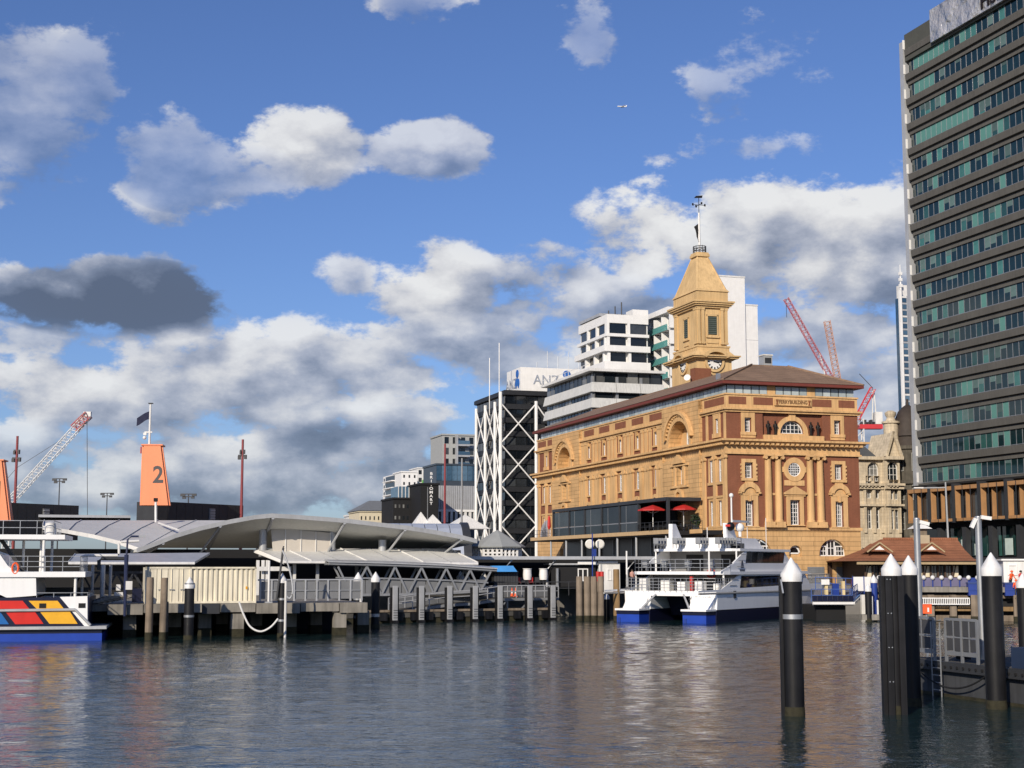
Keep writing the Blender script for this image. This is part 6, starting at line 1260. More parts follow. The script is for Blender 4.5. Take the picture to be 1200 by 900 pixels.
for yc in (-3.35, 3.35):
    xs = [0, 8, LW * .64, LW * .8, LW * .92, LW]; hw = [1.3, 1.3, 1.25, 1.0, .6, .06]
    m = MB(); ring_hull(m, xs, [w * .92 for w in hw], -1.2, 1.15, yc, .6, .06); m.build('lower_hull', navy, cf)
    m = MB(); ring_hull(m, [x + .02 for x in xs], hw, 1.15, 2.6, yc, 1.4, .05); m.build('upper_hull', boat_white, cf)
    part(cf, 'stern_box', blue_b, -1.9, .0, yc - 1.15, yc + 1.15, -.5, .72); part(cf, 'stern_band', navy, -1.95, .01, yc - 1.18, yc + 1.18, .72, 1.05); part(cf, 'stern_platform', boat_white, -2.1, .02, yc - 1.25, yc + 1.25, 1.05, 1.22)
    m = MB(); m.prism([(0, yc - 1.1, 1.22), (-.9, yc - 1.1, 1.22), (-.6, yc - 1.1, 1.5), (0, yc - 1.1, 2.3)], (0, 2.2, 0)); m.build('stern_step', boat_white, cf)
    part(cf, 'stern_plate', blue_p, -1.96, -1.9, yc + .75, yc + 1.05, -.3, .4)
m = MB(); m.prism([(4, -1.9, .5), (b1, -1.9, .5), (b1, -1.9, 2.4), (3, -1.9, 2.4)], (0, 3.8, 0)); m.build('bridge_deck', navy, cf)
zd = 2.6; zm = sz_(840, 673.5); zu = sz_(860, 645.5)
m = MB(); b1, b2, b3 = BOW * .74, BOW * .87, BOW * .965; P = [(0, -YS), (b1, -YS), (b2, -3.9), (b3, -2.2), (BOW, 0), (b3, 2.2), (b2, 3.9), (b1, YS), (0, YS)]
m.prism([(x, y, zd - .25) for x, y in P], (0, 0, .45)); m.build('main_deck', boat_white, cf)
# side bulwark and rub rail on the near side
x0b = sx_(843); P1 = [(x, y) for x, y in P if x > 0]
for e in (-1, 1):
    pts = [(x0b - 4.3, e * YS), (b1, e * YS), (b2, e * 3.9), (b3 + .2, e * 2.2)]
    m = MB(); m.sheet([[(x, y * 1.002, zd + .15) for x, y in pts], [(x + .25 * (x > b1 + 1), y * 1.002, zd + (.75 if x > x0b - 4 else .3)) for x, y in pts]], None); m.build('bulwark', boat_white, cf)
    MB().tube([(x, y * 1.01, zd + .02) for x, y in pts], .09, 6).build('rub_rail', mat('rub_rail_grey', (.33, .32, .30), .6), cf)
def cabin(name, x_aft_b, x_aft_t, x_f_t, x_f_b, z0, z1, hw):
    m = MB(); m.prism([(x_aft_b, -hw, z0), (x_f_b, -hw, z0), (x_f_t, -hw, z1), (x_aft_t, -hw, z1)], (0, 2 * hw, 0)); return m.build(name, boat_white, cf)
xa0, xa1 = sx_(843), sx_(868); xf1, xf0 = sx_(944), sx_(952)
hwc = YS - .05
cabin('lower_cabin', xa1 + .2, xa1 + .2, xf1, xf0, zd + .2, zm, hwc)
for e in (-1, 1): MB().prism([(xa0, e * hwc, zd + .2), (xa1 + .25, e * hwc, zd + .2), (xa1 + .25, e * hwc, zm), (xa1, e * hwc, zm)], (0, -e * .15, 0)).build('wing_panel', boat_white, cf)
def strip_windows(z0, z1, x0, x1, n, hw, rake=.35):
    for k in range(n):
        a, b = x0 + (x1 - x0) * k / n, x0 + (x1 - x0) * (k + 1) / n - .08
        MB().prism([(a, -hw - .03, z0), (b, -hw - .03, z0), (b + rake, -hw - .03, z1), (a + rake, -hw - .03, z1)], (0, .02, 0)).build('window', glass_d, cf)
    for e in (-1,): MB().prism([(x0 - .1, -hw - .012, z0 - .06), (x1 + .02, -hw - .012, z0 - .06), (x1 + rake + .05, -hw - .012, z1 + .06), (x0 + rake - .1, -hw - .012, z1 + .06)], (0, .01, 0)).build('window_gasket', black_flat, cf)
strip_windows(sz_(880, 688), sz_(880, 675.5), sx_(868), sx_(940), 9, hwc)
m = MB(); m.prism([(xf0 + .02, -3.9, sz_(945, 688)), (xf1 + .05, -3.9, zm - .2), (xf1 + .05, 3.9, zm - .2), (xf0 + .02, 3.9, sz_(945, 688))], (.03, 0, 0)); m.build('front_window', glass_d, cf)
# upper deck slab
xs0 = sx_(742) if False else -1.0
m = MB(); Pu = [(1.0, -3.9), (1.6, -4.6), (2.6, -4.8), (xf1 + .6, -4.8), (xf1 + .6, 4.8), (2.6, 4.8), (1.6, 4.6), (1.0, 3.9)]; m.prism([(x, y, zm) for x, y in Pu], (0, 0, .28)); m.build('upper_deck', boat_white, cf)
ua0, ua1, uf1, uf0 = sx_(862, 660), sx_(876, 650), sx_(922, 650), sx_(935, 660)
m = MB(); m.prism([(sx_(846, 672), -4.6, zm + .28), (uf0 + 1.2, -4.6, zm + .28), (uf0, -4.6, sz_(880, 659.8)), (ua0, -4.6, sz_(880, 659.8))], (0, .14, 0)); m.build('upper_bulwark', boat_white, cf)
cabin('upper_cabin', 8.6, 8.6, uf1, uf0, zm + .3, zu, 4.45)
for e in (-1, 1): MB().prism([(ua0, e * 4.45, sz_(880, 660)), (8.7, e * 4.45, sz_(880, 660)), (8.7, e * 4.45, zu), (ua1, e * 4.45, zu)], (0, -e * .15, 0)).build('wing_panel', boat_white, cf)
strip_windows(sz_(890, 659.2), sz_(890, 647.5), sx_(877.5), sx_(921), 7, 4.45, .3)
m = MB(); m.prism([(uf0 + .02, -4.0, sz_(900, 659)), (uf1 + .06, -4.0, zu - .1), (uf1 + .06, 4.0, zu - .1), (uf0 + .02, 4.0, sz_(900, 659))], (.03, 0, 0)); m.build('front_window', glass_d, cf)
for zz_, x0_, n in ((sz_(870, 650), sx_(868), 3), (sz_(870, 679), sx_(857), 4)):
    for k in range(n): MB().box(x0_ - .35 * k, x0_ + 1.5 - .35 * k, -YS - .0, -YS + .04, zz_ - .55 * k, zz_ - .55 * k + .06).build('louvre_slot', ltgrey, cf)
# roof slab
rx0 = 4.9; m = MB(); m.prism([(x, y, zu) for x, y in ((rx0, -3.9), (rx0 + .6, -4.5), (uf1 + 1.2, -4.6), (uf1 + 1.2, 4.6), (rx0 + .6, 4.5), (rx0, 3.9))], (0, 0, .24)); m.build('sun_deck', boat_white, cf)
wz = sz_(890, 630.5)
m = MB(); m.prism([(sx_(868, 635), -3.2, zu + .24), (sx_(912, 640), -3.2, zu + .24), (sx_(903, 631), -3.2, wz), (sx_(868, 635), -3.2, wz)], (0, 6.4, 0)); m.build('wheelhouse', boat_white, cf)
for k in range(3): a = sx_(873.5 + 5 * k, 634); MB().box(a, a + 1.0, -3.24, -3.2, wz - 1.05, wz - .5).build('wheelhouse_window', glass, cf)
def fin(px0, px1, pxt0, pxt1, yt, yb, y, name='mast_fin'):
    zz0, zz1 = zu + .24, CF.X(px0, yt, y).z; f = lambda p, q: CF.X(p, q, y).x
    m = MB(); m.prism([(f(px0, yb), y, zz0), (f(px1, yb), y, zz0), (f(pxt1, yt), y, zz1), (f(pxt0, yt), y, zz1)], (0, .4, 0)); return m.build(name, boat_white, cf)
fin(853, 867, 851.5, 858, 613, 642, -2.6); fin(788, 804, 788, 792, 614, 641, 2.2)
p = CF.X(867, 618, -2.3); MB().ball((p.x, -2.3, p.z), .42).build('radome', white, cf, True); MB().lathe([(.15, -.9), (.15, -.4)], (p.x, -2.3, p.z), 8).build('radome_stand', white, cf)
p = CF.X(866, 611, -2.3); MB().beam((p.x - 1.6, -2.3, p.z), (p.x + 2.8, -2.0, p.z + .03), .2).build('radar_bar', white, cf)
p = CF.X(857.5, 612, -2.3); q_ = CF.X(857.5, 583, -2.3); MB().tube([(p.x, -2.3, p.z), (p.x, -2.3, q_.z)], .08, 6).build('signal_mast', white, cf); MB().ball((p.x, -2.3, q_.z + .2), .22).build('mast_light', white, cf, True)
p = CF.X(854.5, 617, -2.62); MB().ball((p.x, -2.75, p.z), .42).build('horn', black, cf, True)
for px, yt in ((829, 618), (876, 618), (898, 607)): p = CF.X(px, 640, -1); MB().tube([(p.x, -1, zu), (p.x, -1, CF.X(px, yt, -1).z)], .035, 5).build('whip_aerial', white, cf)
# bulkheads, doors, posts, rails, seats
bh = mat('bulkhead_grey', (.20, .20, .20), .6); xb1 = xa1 + .05
part(cf, 'lower_bulkhead', bh, xb1, xb1 + .1, -4.2, 4.4, zd + .2, zm); part(cf, 'upper_bulkhead', bh, 8.4, 8.5, -4.0, 4.2, zm + .28, zu)
for y, w in ((-2.8, 1.1), (-.6, 1.3), (1.8, 1.1)): part(cf, 'doorway', black_flat, xb1 - .04, xb1 - .01, y - w / 2, y + w / 2, zd + .25, zm - .35)
for y, w in ((-2.0, 1.6), (1.6, 1.8)): part(cf, 'doorway', black_flat, 8.36, 8.39, y - w / 2, y + w / 2, zm + .3, zu - .3)
m = MB(); m.fr = lambda a, b, c: (xb1 - .1 - c, -1.75 + a, zd + 1.75 + b); R_, r_ = .38, .1
for k in range(16):
    a, b = 2 * pi * k / 16, 2 * pi * (k + 1) / 16; m.tube([(R_ * cos(a), R_ * sin(a), 0), (R_ * cos(b), R_ * sin(b), 0)], r_, 6, cap=False)
m.build('lifebuoy', red_p, cf, True)
for x in (1.8, 5.4, 9.0):
    for e in (-1, 1): MB().tube([(x, e * 4.5, zd), (x, e * 4.5, zm)], .09, 7).build('deck_post', white, cf)
for x in (rx0 + .4, ua0 - 4.5):
    for e in (-1, 1): MB().tube([(x, e * 4.2, zm), (x, e * 4.2, zu)], .08, 7).build('deck_post', white, cf)
def rails(name, pts, h, rl, step=1.1, r=.035): m = MB(); railing(m, pts, h, r=r, rails=rl, step=step); m.build(name, galv, cf)
rails('upper_railing', [(ua0 - 1, -4.6, zm + .28), (1.7, -4.5, zm + .28), (1.1, -3.8, zm + .28), (1.1, 3.8, zm + .28), (1.7, 4.5, zm + .28), (7, 4.6, zm + .28)], 1.1, (1, .66, .33))
rails('stern_railing', [(5.5, -4.55, zd + .2), (0, -4.55, zd + .2), (-.3, -3.5, zd + .2), (-.3, 4.4, zd + .2), (3, 4.55, zd + .2)], 1.15, (1, .75, .5, .25), .55, .03)
rails('sun_deck_railing', [(sx_(868, 640), -4.3, zu + .24), (rx0 + 1.5, -4.2, zu + .24), (rx0 + 1.5, 4.2, zu + .24), (sx_(868, 640), 4.3, zu + .24)], 1.0, (1, .66, .33))
rails('bow_railing', [(xf0 - 1, -4.2, zd + .75), (b2, -3.9, zd + .85), (b3, -2.2, zd + .9), (BOW, 0, zd + .9), (b3, 2.2, zd + .9)], .75, (1, .5))
def seats(z, x0, x1, n, yrows, blues, name='seat'):
    for y in yrows:
        for k in range(n):
            x = x0 + (x1 - x0) * k / (n - 1); me = cached('seat' + ('b' if (k in blues and y == yrows[0]) else 'g'), lambda: MB().box(-.25, .25, -.25, .25, .4, .48).box(-.3, -.22, -.25, .25, .48, 1.0).box(-.03, .03, -.03, .03, 0, .4).mesh('seat', blue_b if (k in blues and y == yrows[0]) else grey)); link(name, me, cf, (x, y, z))
seats(zm + .28, 2.2, ua0 - 2.2, 9, (-3.3, -1.0, 1.4, 3.4), (2, 4, 6)); seats(zu + .24, rx0 + 2.4, sx_(868, 640) - 1.5, 7, (-3.2, -1.2, 1.2, 3.2), ())
for x, y, sz3, mt in ((1.2, -2.6, (1.0, .7, .9), white), (1.4, -.8, (1.2, .8, .8), white), (2.2, 1.2, (.9, .9, 1.0), white_w), (1.0, 3.0, (.8, .7, 1.1), white_w), (2.8, -3.7, (1.6, .7, .7), white), (.9, -1.8, (.25, .25, 1.3), red_p), (5.2, -3.9, (1.9, .6, .6), white)): part(cf, 'deck_locker', mt, x, x + sz3[0], y, y + sz3[1], zd + .2, zd + .2 + sz3[2])
for e in (-1, 1): MB().tube([(-.1, e * 1.4, zd - .1), (-1.0, e * 2.4, 1.25)], .09, 6).build('stern_brace', ltgrey, cf)
text('AUCKLAND', .42, mat('hull_text', (.06, .06, .07), .5), cf, (-.03, -3.0, 2.15), (pi / 2, 0, -pi / 2), extrude=.01)
m = MB(); p = CF.X(870, 664, -4.62); m.prism([(p.x - .35, -4.63, p.z - .1), (p.x + .35, -4.63, p.z - .1), (p.x + .1, -4.63, p.z + .55), (p.x - .1, -4.63, p.z + .55)], (0, .02, 0)); m.box(p.x - .55, p.x + .55, -4.63, -4.61, p.z - .45, p.z - .25); m.build('company_mark', mat('mark_grey', (.08, .09, .12), .5), cf)
part(cf, 'company_line', red_p, p.x - .5, p.x + .5, -4.63, -4.61, p.z - .78, p.z - .68)
p = CF.X(861, 697, -4.72); part(cf, 'hull_mark', dkgrey, p.x - .25, p.x + .25, -4.76, -4.72, p.z - .3, p.z + .35)
part(cf, 'pennant', red_p, 6.4, 6.45, -3.1, -2.6, zu + 2.3, zu + 2.5); MB().tube([(6.4, -2.6, zu), (6.4, -2.6, zu + 2.6)], .03, 5).build('pennant_staff', white, cf)

# ------------------------------------------------------------------ colourful ferry at the left edge
LF = Frame(at(118, 740, 103).x, 103.0, 12)
lf = LF.root('patterned_ferry', 'white ferry stern with red, yellow and blue hull panels at the left edge', 'ferry')
lx = lambda a, b: LF.X(a, b, 0); LX0 = -13.0
zz = lambda y: LF.X(60, y, 0).z
m = MB(); m.box(LX0, lx(119, 740).x, .05, 7.5, -1, zz(738)); m.build('lower_hull', navy, lf); part(lf, 'boot_stripe', blue_b, LX0, lx(119, 745).x + .02, .0, 7.5, -.4, zz(742.5))
part(lf, 'rub_strip', ltgrey, LX0, lx(125, 735).x, -.25, 7.7, zz(737.5), zz(734))
part(lf, 'side_plating', navy, LX0, lx(104, 715).x, .02, 7.4, zz(734), zz(700))
m = MB(); A = [lx(70, 699.5), lx(102.5, 698.5), lx(102.5, 726), lx(106, 733.8), lx(99, 733.8)]
m.prism([(p.x, -.02, p.z) for p in A], (0, .05, 0)); m.build('stern_panel', boat_white, lf)
def para(pts, mt): m = MB(); m.prism([(lx(a, b).x, -.03, lx(a, b).z) for a, b in pts], (0, .04, 0)); m.build('colour_panel', mt, lf)
yel = mat('panel_yellow', (.80, .42, .03), .35); rd = mat('panel_red', (.62, .03, .022), .35); bl = mat('panel_blue', (.02, .14, .42), .35)
para([(33.5, 704), (67.5, 704), (75, 713.5), (43, 713.5)], yel); para([(47, 717), (81.5, 716), (91, 731), (58, 731)], yel)
para([(-20, 704), (26.5, 704), (34.5, 713.5), (-10, 713.5)], rd); para([(7, 717.5), (41, 717), (51, 731), (18, 731.5)], rd); para([(-30, 718), (1, 718), (10.5, 731.5), (-20, 731.5)], bl)
MB().tube([(LX0, -.1, zz(716)), (lx(88, 714.5).x, -.1, zz(714.5)), (lx(106, 733).x, -.1, zz(733))], .10, 7).build('grab_rail', ltgrey, lf, True)
for a in (46, 92): part(lf, 'hawse_opening', black_flat, lx(a, 710).x, lx(a + 8, 710).x, -.06, .0, zz(712.5), zz(707))
m = MB(); S = [(-30, 640), (0, 650), (9, 663), (21, 671), (42, 676), (42.5, 698), (8, 700.5), (0, 697), (-30, 697)]
m.prism([(lx(a, b).x, .04, lx(a, b).z) for a, b in S], (0, 6.5, 0)); m.build('superstructure', boat_white, lf)
part(lf, 'upper_deck', boat_white, LX0, lx(100, 673).x, -.1, 7.2, zz(676.3), zz(670)); part(lf, 'roof_deck', boat_white, LX0, lx(76, 629).x, .1, 7.0, zz(632), zz(626.5))
for a, b0, b1, y in ((88, 676, 700, .2), (49, 632, 671, .3), (44, 632, 671, 1.5), (88, 676, 700, 6.5), (49, 632, 671, 6.5), (20, 632, 671, 3)): MB().tube([(lx(a, 690).x, y, zz(b1)), (lx(a, 690).x, y, zz(b0))], .10, 8).build('deck_post', white, lf)
def lrail(name, pts, h, rl): m = MB(); railing(m, [(lx(a, 690).x, y, zz(b)) for a, b, y in pts], h, r=.03, rails=rl, step=1.0); m.build(name, galv, lf)
lrail('upper_railing', [(10, 670, .1), (93, 670, .1), (93, 670, 7)], 1.05, (1, .66, .33)); lrail('roof_railing', [(-20, 626.5, .3), (60, 626.5, .3), (60, 626.5, 6)], .95, (1, .5)); lrail('stern_railing', [(43, 700, .1), (103, 700, .1), (103, 700, 7)], .3, (1,))
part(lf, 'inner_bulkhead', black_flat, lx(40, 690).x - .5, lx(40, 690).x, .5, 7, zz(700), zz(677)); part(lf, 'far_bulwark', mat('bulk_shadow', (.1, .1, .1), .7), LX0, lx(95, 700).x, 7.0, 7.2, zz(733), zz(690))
m = MB(); c = lx(18, 666); m.fr = lambda a, b, d: (c.x + a, -.05 + d, c.z + b)
for k in range(12): a, b = 2 * pi * k / 12, 2 * pi * (k + 1) / 12; m.tube([(.2 * cos(a), .36 * sin(a), 0), (.2 * cos(b), .36 * sin(b), 0)], .07, 6, cap=False)
m.build('lifebuoy', orange_v, lf, True)
MB().lathe([(.34, 0), (.4, .25), (.34, .8), (.1, .9)], (lx(57, 626).x, 1.2, zz(626.5)), 12).build('liferaft_canister', white_w, lf, True)
m = MB(); a, b = lx(-6, 650), lx(24, 671); m.beam((a.x, 2.2, a.z + 1.2), (b.x, 2.2, b.z), .25); [m.box(a.x + (b.x - a.x) * t - .2, a.x + (b.x - a.x) * t + .2, 2.2, 3.2, a.z + 1.2 + (b.z - a.z - 1.2) * t - .03, a.z + 1.2 + (b.z - a.z - 1.2) * t + .03) for t in [k / 8 for k in range(9)]]; m.build('stair', dkgrey, lf)

# ------------------------------------------------------------------ brown roofed pavilion on the right quay
SP = Frame(at(1003, 665, 158).x, 158.0, 5)
sp = SP.root('tiled_pavilion', 'low pavilion with flared brown tiled roof and half timbered walls', 'pavilion')
ex = SP.X(1149, 657, 0).x; ez = SP.X(1080, 657.5, 0).z; rz_ = SP.X(1080, 632, 6).z; rxa, rxb = SP.X(1035, 634, 6).x, SP.X(1122, 634, 6).x
tile = courses_mat('red_brown_tile', (.36, .15, .078), .28, .25, .65, .25, .9, .15, .04)
m = MB(); lev = [(0, 0, ez), (.35, .22, ez + (rz_ - ez) * .12), (.7, .60, ez + (rz_ - ez) * .52), (1, 1, rz_)]
def rect(t): return [(rxa * t, 6 * t), (ex + (rxb - ex) * t, 6 * t), (ex + (rxb - ex) * t, 13 - 6 * t), (rxa * t, 13 - 6 * t)]
rings = [[(x, y, z) for x, y in rect(t2 if False else (0, .3, .68, 1)[i])] for i, (t1, t2, z) in enumerate(lev)]
idx = [[m.p(*q) for q in r] for r in rings]
for A, B in zip(idx, idx[1:]): m.f += [[A[k], A[(k + 1) % 4], B[(k + 1) % 4], B[k]] for k in range(4)]
m.f.append(idx[-1]); rf = m.build('roof', tile, sp)
MB().tube([(rxa, 6, rz_ + .05), (rxb, 6, rz_ + .05)], .14, 6).build('ridge', tile, rf)
for e, f in (((0, 0, ez), (rxa * .3, 1.8, rings[1][0][2])),): pass
for px in (1030, 1091):
    c = SP.X(px, 645, 2.2); x = c.x; zb_ = SP.X(px, 646, 2.0).z; zt_ = SP.X(px, 636.5, 2.0).z
    MB().prism([(x - 1.25, 2.0, zb_), (x + 1.25, 2.0, zb_), (x, 2.0, zt_)], (0, 3.0, 0)).build('gablet', tile, sp); MB().prism([(x - .55, 1.97, zb_ + .15), (x + .55, 1.97, zb_ + .15), (x, 1.97, zt_ - .3)], (0, .02, 0)).build('gablet_panel', white, sp)
    m = MB(); m.beam((x - 1.4, 1.9, zb_ - .08), (x, 1.9, zt_ + .06), .14); m.beam((x + 1.4, 1.9, zb_ - .08), (x, 1.9, zt_ + .06), .14); m.build('bargeboard', mat('barge_tan', (.4, .3, .17), .7), sp)
cxp = SP.X(1078, 630, 6).x; zc_ = SP.X(1078, 638, 6).z
part(sp, 'cupola_base', mat('cupola_tan', (.42, .34, .23), .8), cxp - .8, cxp + .8, 5.2, 6.8, zc_ - .6, zc_ + 1.0); part(sp, 'cupola_louvre', timber, cxp - .6, cxp + .6, 5.4, 6.6, zc_ + 1.0, zc_ + 1.7); MB().frustum((cxp - 1.05, cxp + 1.05, 4.95, 7.05), zc_ + 1.7, (cxp - .25, cxp + .25, 5.75, 6.25), zc_ + 2.3).build('cupola_roof', white, sp)
part(sp, 'eaves_board', mat('barge_tan', (.4, .3, .17)), .2, ex - .2, .2, .35, ez - .35, ez - .05)
tb = mat('timber_frame', (.075, .045, .03), .7); crm = mat('cream_infill', (.70, .62, .45), .8)
part(sp, 'core', mat('pavilion_dark', (.05, .035, .03), .7), 2.0, ex - 2.0, 2.2, 11, ZQ, ez)
k = 0; x = 1.4
nb = 13; bw__ = (ex - 3.2) / nb
for k in range(nb):
    a = 1.6 + bw__ * k; part(sp, 'timber_post', tb, a - .08, a + .08, 1.75, 1.95, ZQ, ez - .1)
    if k in (0, 3, 4, 7, 8, 12): part(sp, 'cream_panel', crm, a + .1, a + bw__ - .1, 1.9, 2.0, ZQ + .9, ez - .5); MB().beam((a + .1, 1.86, ZQ + .9), (a + bw__ * .5, 1.86, ez - .5), .08).build('brace', tb, sp)
    else: pane_at(sp, a + bw__ / 2, 2.0, ZQ + .9, bw__ - .25, ez - ZQ - 1.4, False, glass, 'window'); part(sp, 'glazing_bar', tb, a + bw__ / 2 - .03, a + bw__ / 2 + .03, 1.86, 1.93, ZQ + .9, ez - .5)
part(sp, 'plinth', tb, 1.5, ex - 1.5, 1.8, 2.1, ZQ, ZQ + .88)
p = at(1029, 645, 195); leafy('round_tree', 'dark green bushy tree behind the left end of the tiled pavilion', 'tree', (p.x, p.y, ZQ), 2.5, 1.7, 2600, leaf, 1.6, .26, 11)
# ------------------------------------------------------------------ quay edge on the right: walls, rails, huts, workers
QR = Frame(at(1012, 690, 139).x, 139.0, -8)
qr_ = QR.root('timber_wharf', 'weathered timber wharf face with beams along the right quay', 'wharf'); rx_ = lambda a, b=700, y=0: QR.X(a, b, y).x; rzz = lambda b, y=0: QR.X(1110, b, y).z
for k, (a, b, y) in enumerate(((688, 694, 0), (697, 701, .6), (711, 716, .2), (721, 728, .4))): part(qr_, 'beam', (concrete, timber, timber_b, timber)[k], rx_(1030), rx_(1230), y, y + .7, rzz(b, y), rzz(a, y))
part(qr_, 'backing', black_flat, rx_(1030), rx_(1230), 1.2, 1.6, -1, rzz(690)); part(qr_, 'deck', paving, rx_(1028), rx_(1230), 1.2, 12, ZQ - .2, ZQ + .02)
for px in (1090, 1116, 1141, 1163, 1191): x = rx_(px); part(qr_, 'post', timber, x - .3, x + .3, -.35, 0, rzz(722), rzz(697)); part(qr_, 'post_foot', weed, x - .32, x + .32, -.35, 0, -1, rzz(722))
m = MB(); wr_ = QR.root('white_railing', 'white balustrade on the right wharf behind the pontoon', 'railing'); a, b = rx_(1080, 705, -.6), rx_(1136, 705, -.6); n = 26
for k in range(n + 1): x = a + (b - a) * k / n; MB().box(x - .035, x + .035, -.64, -.56, rzz(708, -.6), rzz(700.5, -.6)).build('baluster', white, wr_)
for yy in (701, 708): MB().box(a, b, -.66, -.54, rzz(yy + .6, -.6), rzz(yy - .6, -.6)).build('rail', white, wr_)
bf = QR.root('blue_fence', 'blue mesh fence panels along the right quay', 'fence'); mauve = mat('fence_mauve', (.13, .12, .20), .6)
for k in range(12):
    a, b = rx_(1030 + 10.5 * k, 684, 1.6), rx_(1030 + 10.5 * (k + 1), 684, 1.6); part(bf, 'panel', blue_p if k in (10, ) else mauve, a + .06, b - .06, 1.6, 1.65, rzz(687, 1.6), rzz(677, 1.6)); part(bf, 'post', blue_p, a - .05, a + .05, 1.5, 1.7, ZQ, rzz(676, 1.6)); MB().ball((a, 1.5, rzz(677, 1.6)), .22).build('post_lamp', white_w, bf, True)
for a, b, lab in ((1135, 1148, 'dark blue steel bin standing at the wharf edge behind the grey pole'), (1178, 1196, 'dark blue steel bin below the orange workers')):
    t = QR.root('blue_bin', lab, 'bin'); part(t, 'body', blue_p, rx_(a, 690, -.3), rx_(b, 690, -.3), -.3, .9, rzz(698, -.3), rzz(683.5, -.3)); part(t, 'lid', mat('bin_lid', (.03, .06, .2), .5), rx_(a, 690, -.3) - .05, rx_(b, 690, -.3) + .05, -.36, .95, rzz(684, -.3), rzz(682.5, -.3)); part(t, 'rib', blue_p, rx_(a, 690, -.3) - .03, rx_(b, 690, -.3) + .03, -.34, -.3, rzz(692, -.3), rzz(690.5, -.3))
hu = QR.root('white_hut', 'white site hut at the right picture edge behind the workers', 'hut'); part(hu, 'wall', white_w, rx_(1176, 670, 3), rx_(1240, 670, 3), 3, 6, ZQ, rzz(657, 3)); part(hu, 'roof', white, rx_(1174, 670, 2.8), rx_(1240, 670, 2.8), 2.8, 6.2, rzz(657, 2.8), rzz(655, 2.8)); window(hu, rx_(1186.5, 670, 3), 2.97, rzz(674, 3), .85, 1.0, nx=1, nz=1, gm=glass_d)
# people
def person(name, label, loc, rz, shirt, trousers, hat=None, lean=0.0, sit=False, h=1.72):
    t = thing(name, label, 'person', loc, rz); me = bpy.data.meshes.new('body'); L = lean
    J = {'pel': (0, 0, .92), 'che': (0, -L * .5, 1.32), 'nec': (0, -L * .62, 1.48), 'hed': (0, -L * .7, 1.62), 'top': (0, -L * .72, 1.72), 'sl': (-.19, -L * .55, 1.40), 'el': (-.25, -L * .6 - .08, 1.12), 'hl': (-.2, -L * .8 - .28, 1.0), 'sr': (.19, -L * .55, 1.40), 'er': (.25, -L * .6 - .05, 1.12), 'hr': (.21, -L * .8 - .25, .96),
         'pl': (-.10, 0, .86), 'kl': (-.11, -.04, .48), 'al': (-.11, .03, .09), 'tl': (-.11, -.13, .04), 'pr': (.10, 0, .86), 'kr': (.12, .03, .48), 'ar': (.12, .1, .09), 'tr': (.12, -.06, .04)}
    if sit: J.update({'kl': (-.11, -.42, .9), 'al': (-.11, -.44, .46), 'tl': (-.11, -.58, .42), 'kr': (.11, -.42, .9), 'ar': (.11, -.44, .46), 'tr': (.11, -.58, .42)})
    rad = dict(pel=.15, che=.16, nec=.06, hed=.10, top=.06, sl=.07, el=.05, hl=.04, sr=.07, er=.05, hr=.04, pl=.09, kl=.065, al=.045, tl=.035, pr=.09, kr=.065, ar=.045, tr=.035)
    E = [('pel', 'che'), ('che', 'nec'), ('nec', 'hed'), ('hed', 'top'), ('che', 'sl'), ('sl', 'el'), ('el', 'hl'), ('che', 'sr'), ('sr', 'er'), ('er', 'hr'), ('pel', 'pl'), ('pl', 'kl'), ('kl', 'al'), ('al', 'tl'), ('pel', 'pr'), ('pr', 'kr'), ('kr', 'ar'), ('ar', 'tr')]
    K = list(J); me.from_pydata([J[k] for k in K], [(K.index(a), K.index(b)) for a, b in E], []); o = bpy.data.objects.new('body', me); COL.objects.link(o)
    md = o.modifiers.new('s', 'SKIN'); sv = me.skin_vertices[0].data
    for k, s in zip(K, sv): s.radius = (rad[k], rad[k] * (.8 if k in ('pel', 'che') else 1))
    sv[0].use_root = True; o.modifiers.new('u', 'SUBSURF').levels = 1
    bm_ = bpy.data.meshes.new_from_object(o.evaluated_get(bpy.context.evaluated_depsgraph_get())); bpy.data.objects.remove(o)
    skin = mat('skin', (.42, .26, .18), .6); bm_.materials.clear(); [bm_.materials.append(q) for q in (shirt, trousers, skin)]
    for f in bm_.polygons: z = f.center.z; f.material_index = 2 if z > 1.5 or (z < 1.05 and abs(f.center.x) > .17 and f.center.y < -.1 and z > .9) else (0 if z > .93 else 1); f.use_smooth = True
    link('body', bm_, t)
    m = MB(); y = J['hed'][1]; m.lathe([(.115, -.02), (.13, .04), (.11, .1), (.05, .145)], (0, y + .015, 1.62), 10); m.build('hair' if not hat else 'hood', hat or mat('hair_dark', (.02, .015, .012), .7), t, True)
    return t
def stand(px, py, D, z): p = at(px, py, D); return (p.x, p.y, z)
person('person', 'crouching worker in bright orange hooded jacket at the blue bin', stand(1184, 680, 137.5, ZQ - .1), .4, orange_v, dkgrey, orange_v, .35); person('person', 'worker in orange vest and dark trousers nearest the right picture edge', stand(1191, 682, 136.8, ZQ - .9), -.5, orange_v, dkgrey, orange_v, .2)
person('person', 'person in a red jacket standing behind the orange workers', stand(1196.5, 678, 139.5, ZQ - .1), .2, red_p, navy, None, 0)
pq = QC.X(741, 684, -.6); person('person', 'person in a pale pink top standing at the ferry stern gangway', tuple(QC.w(pq.x, -.6, ZQ)), .3, mat('pink_top', (.55, .30, .24), .8), navy)
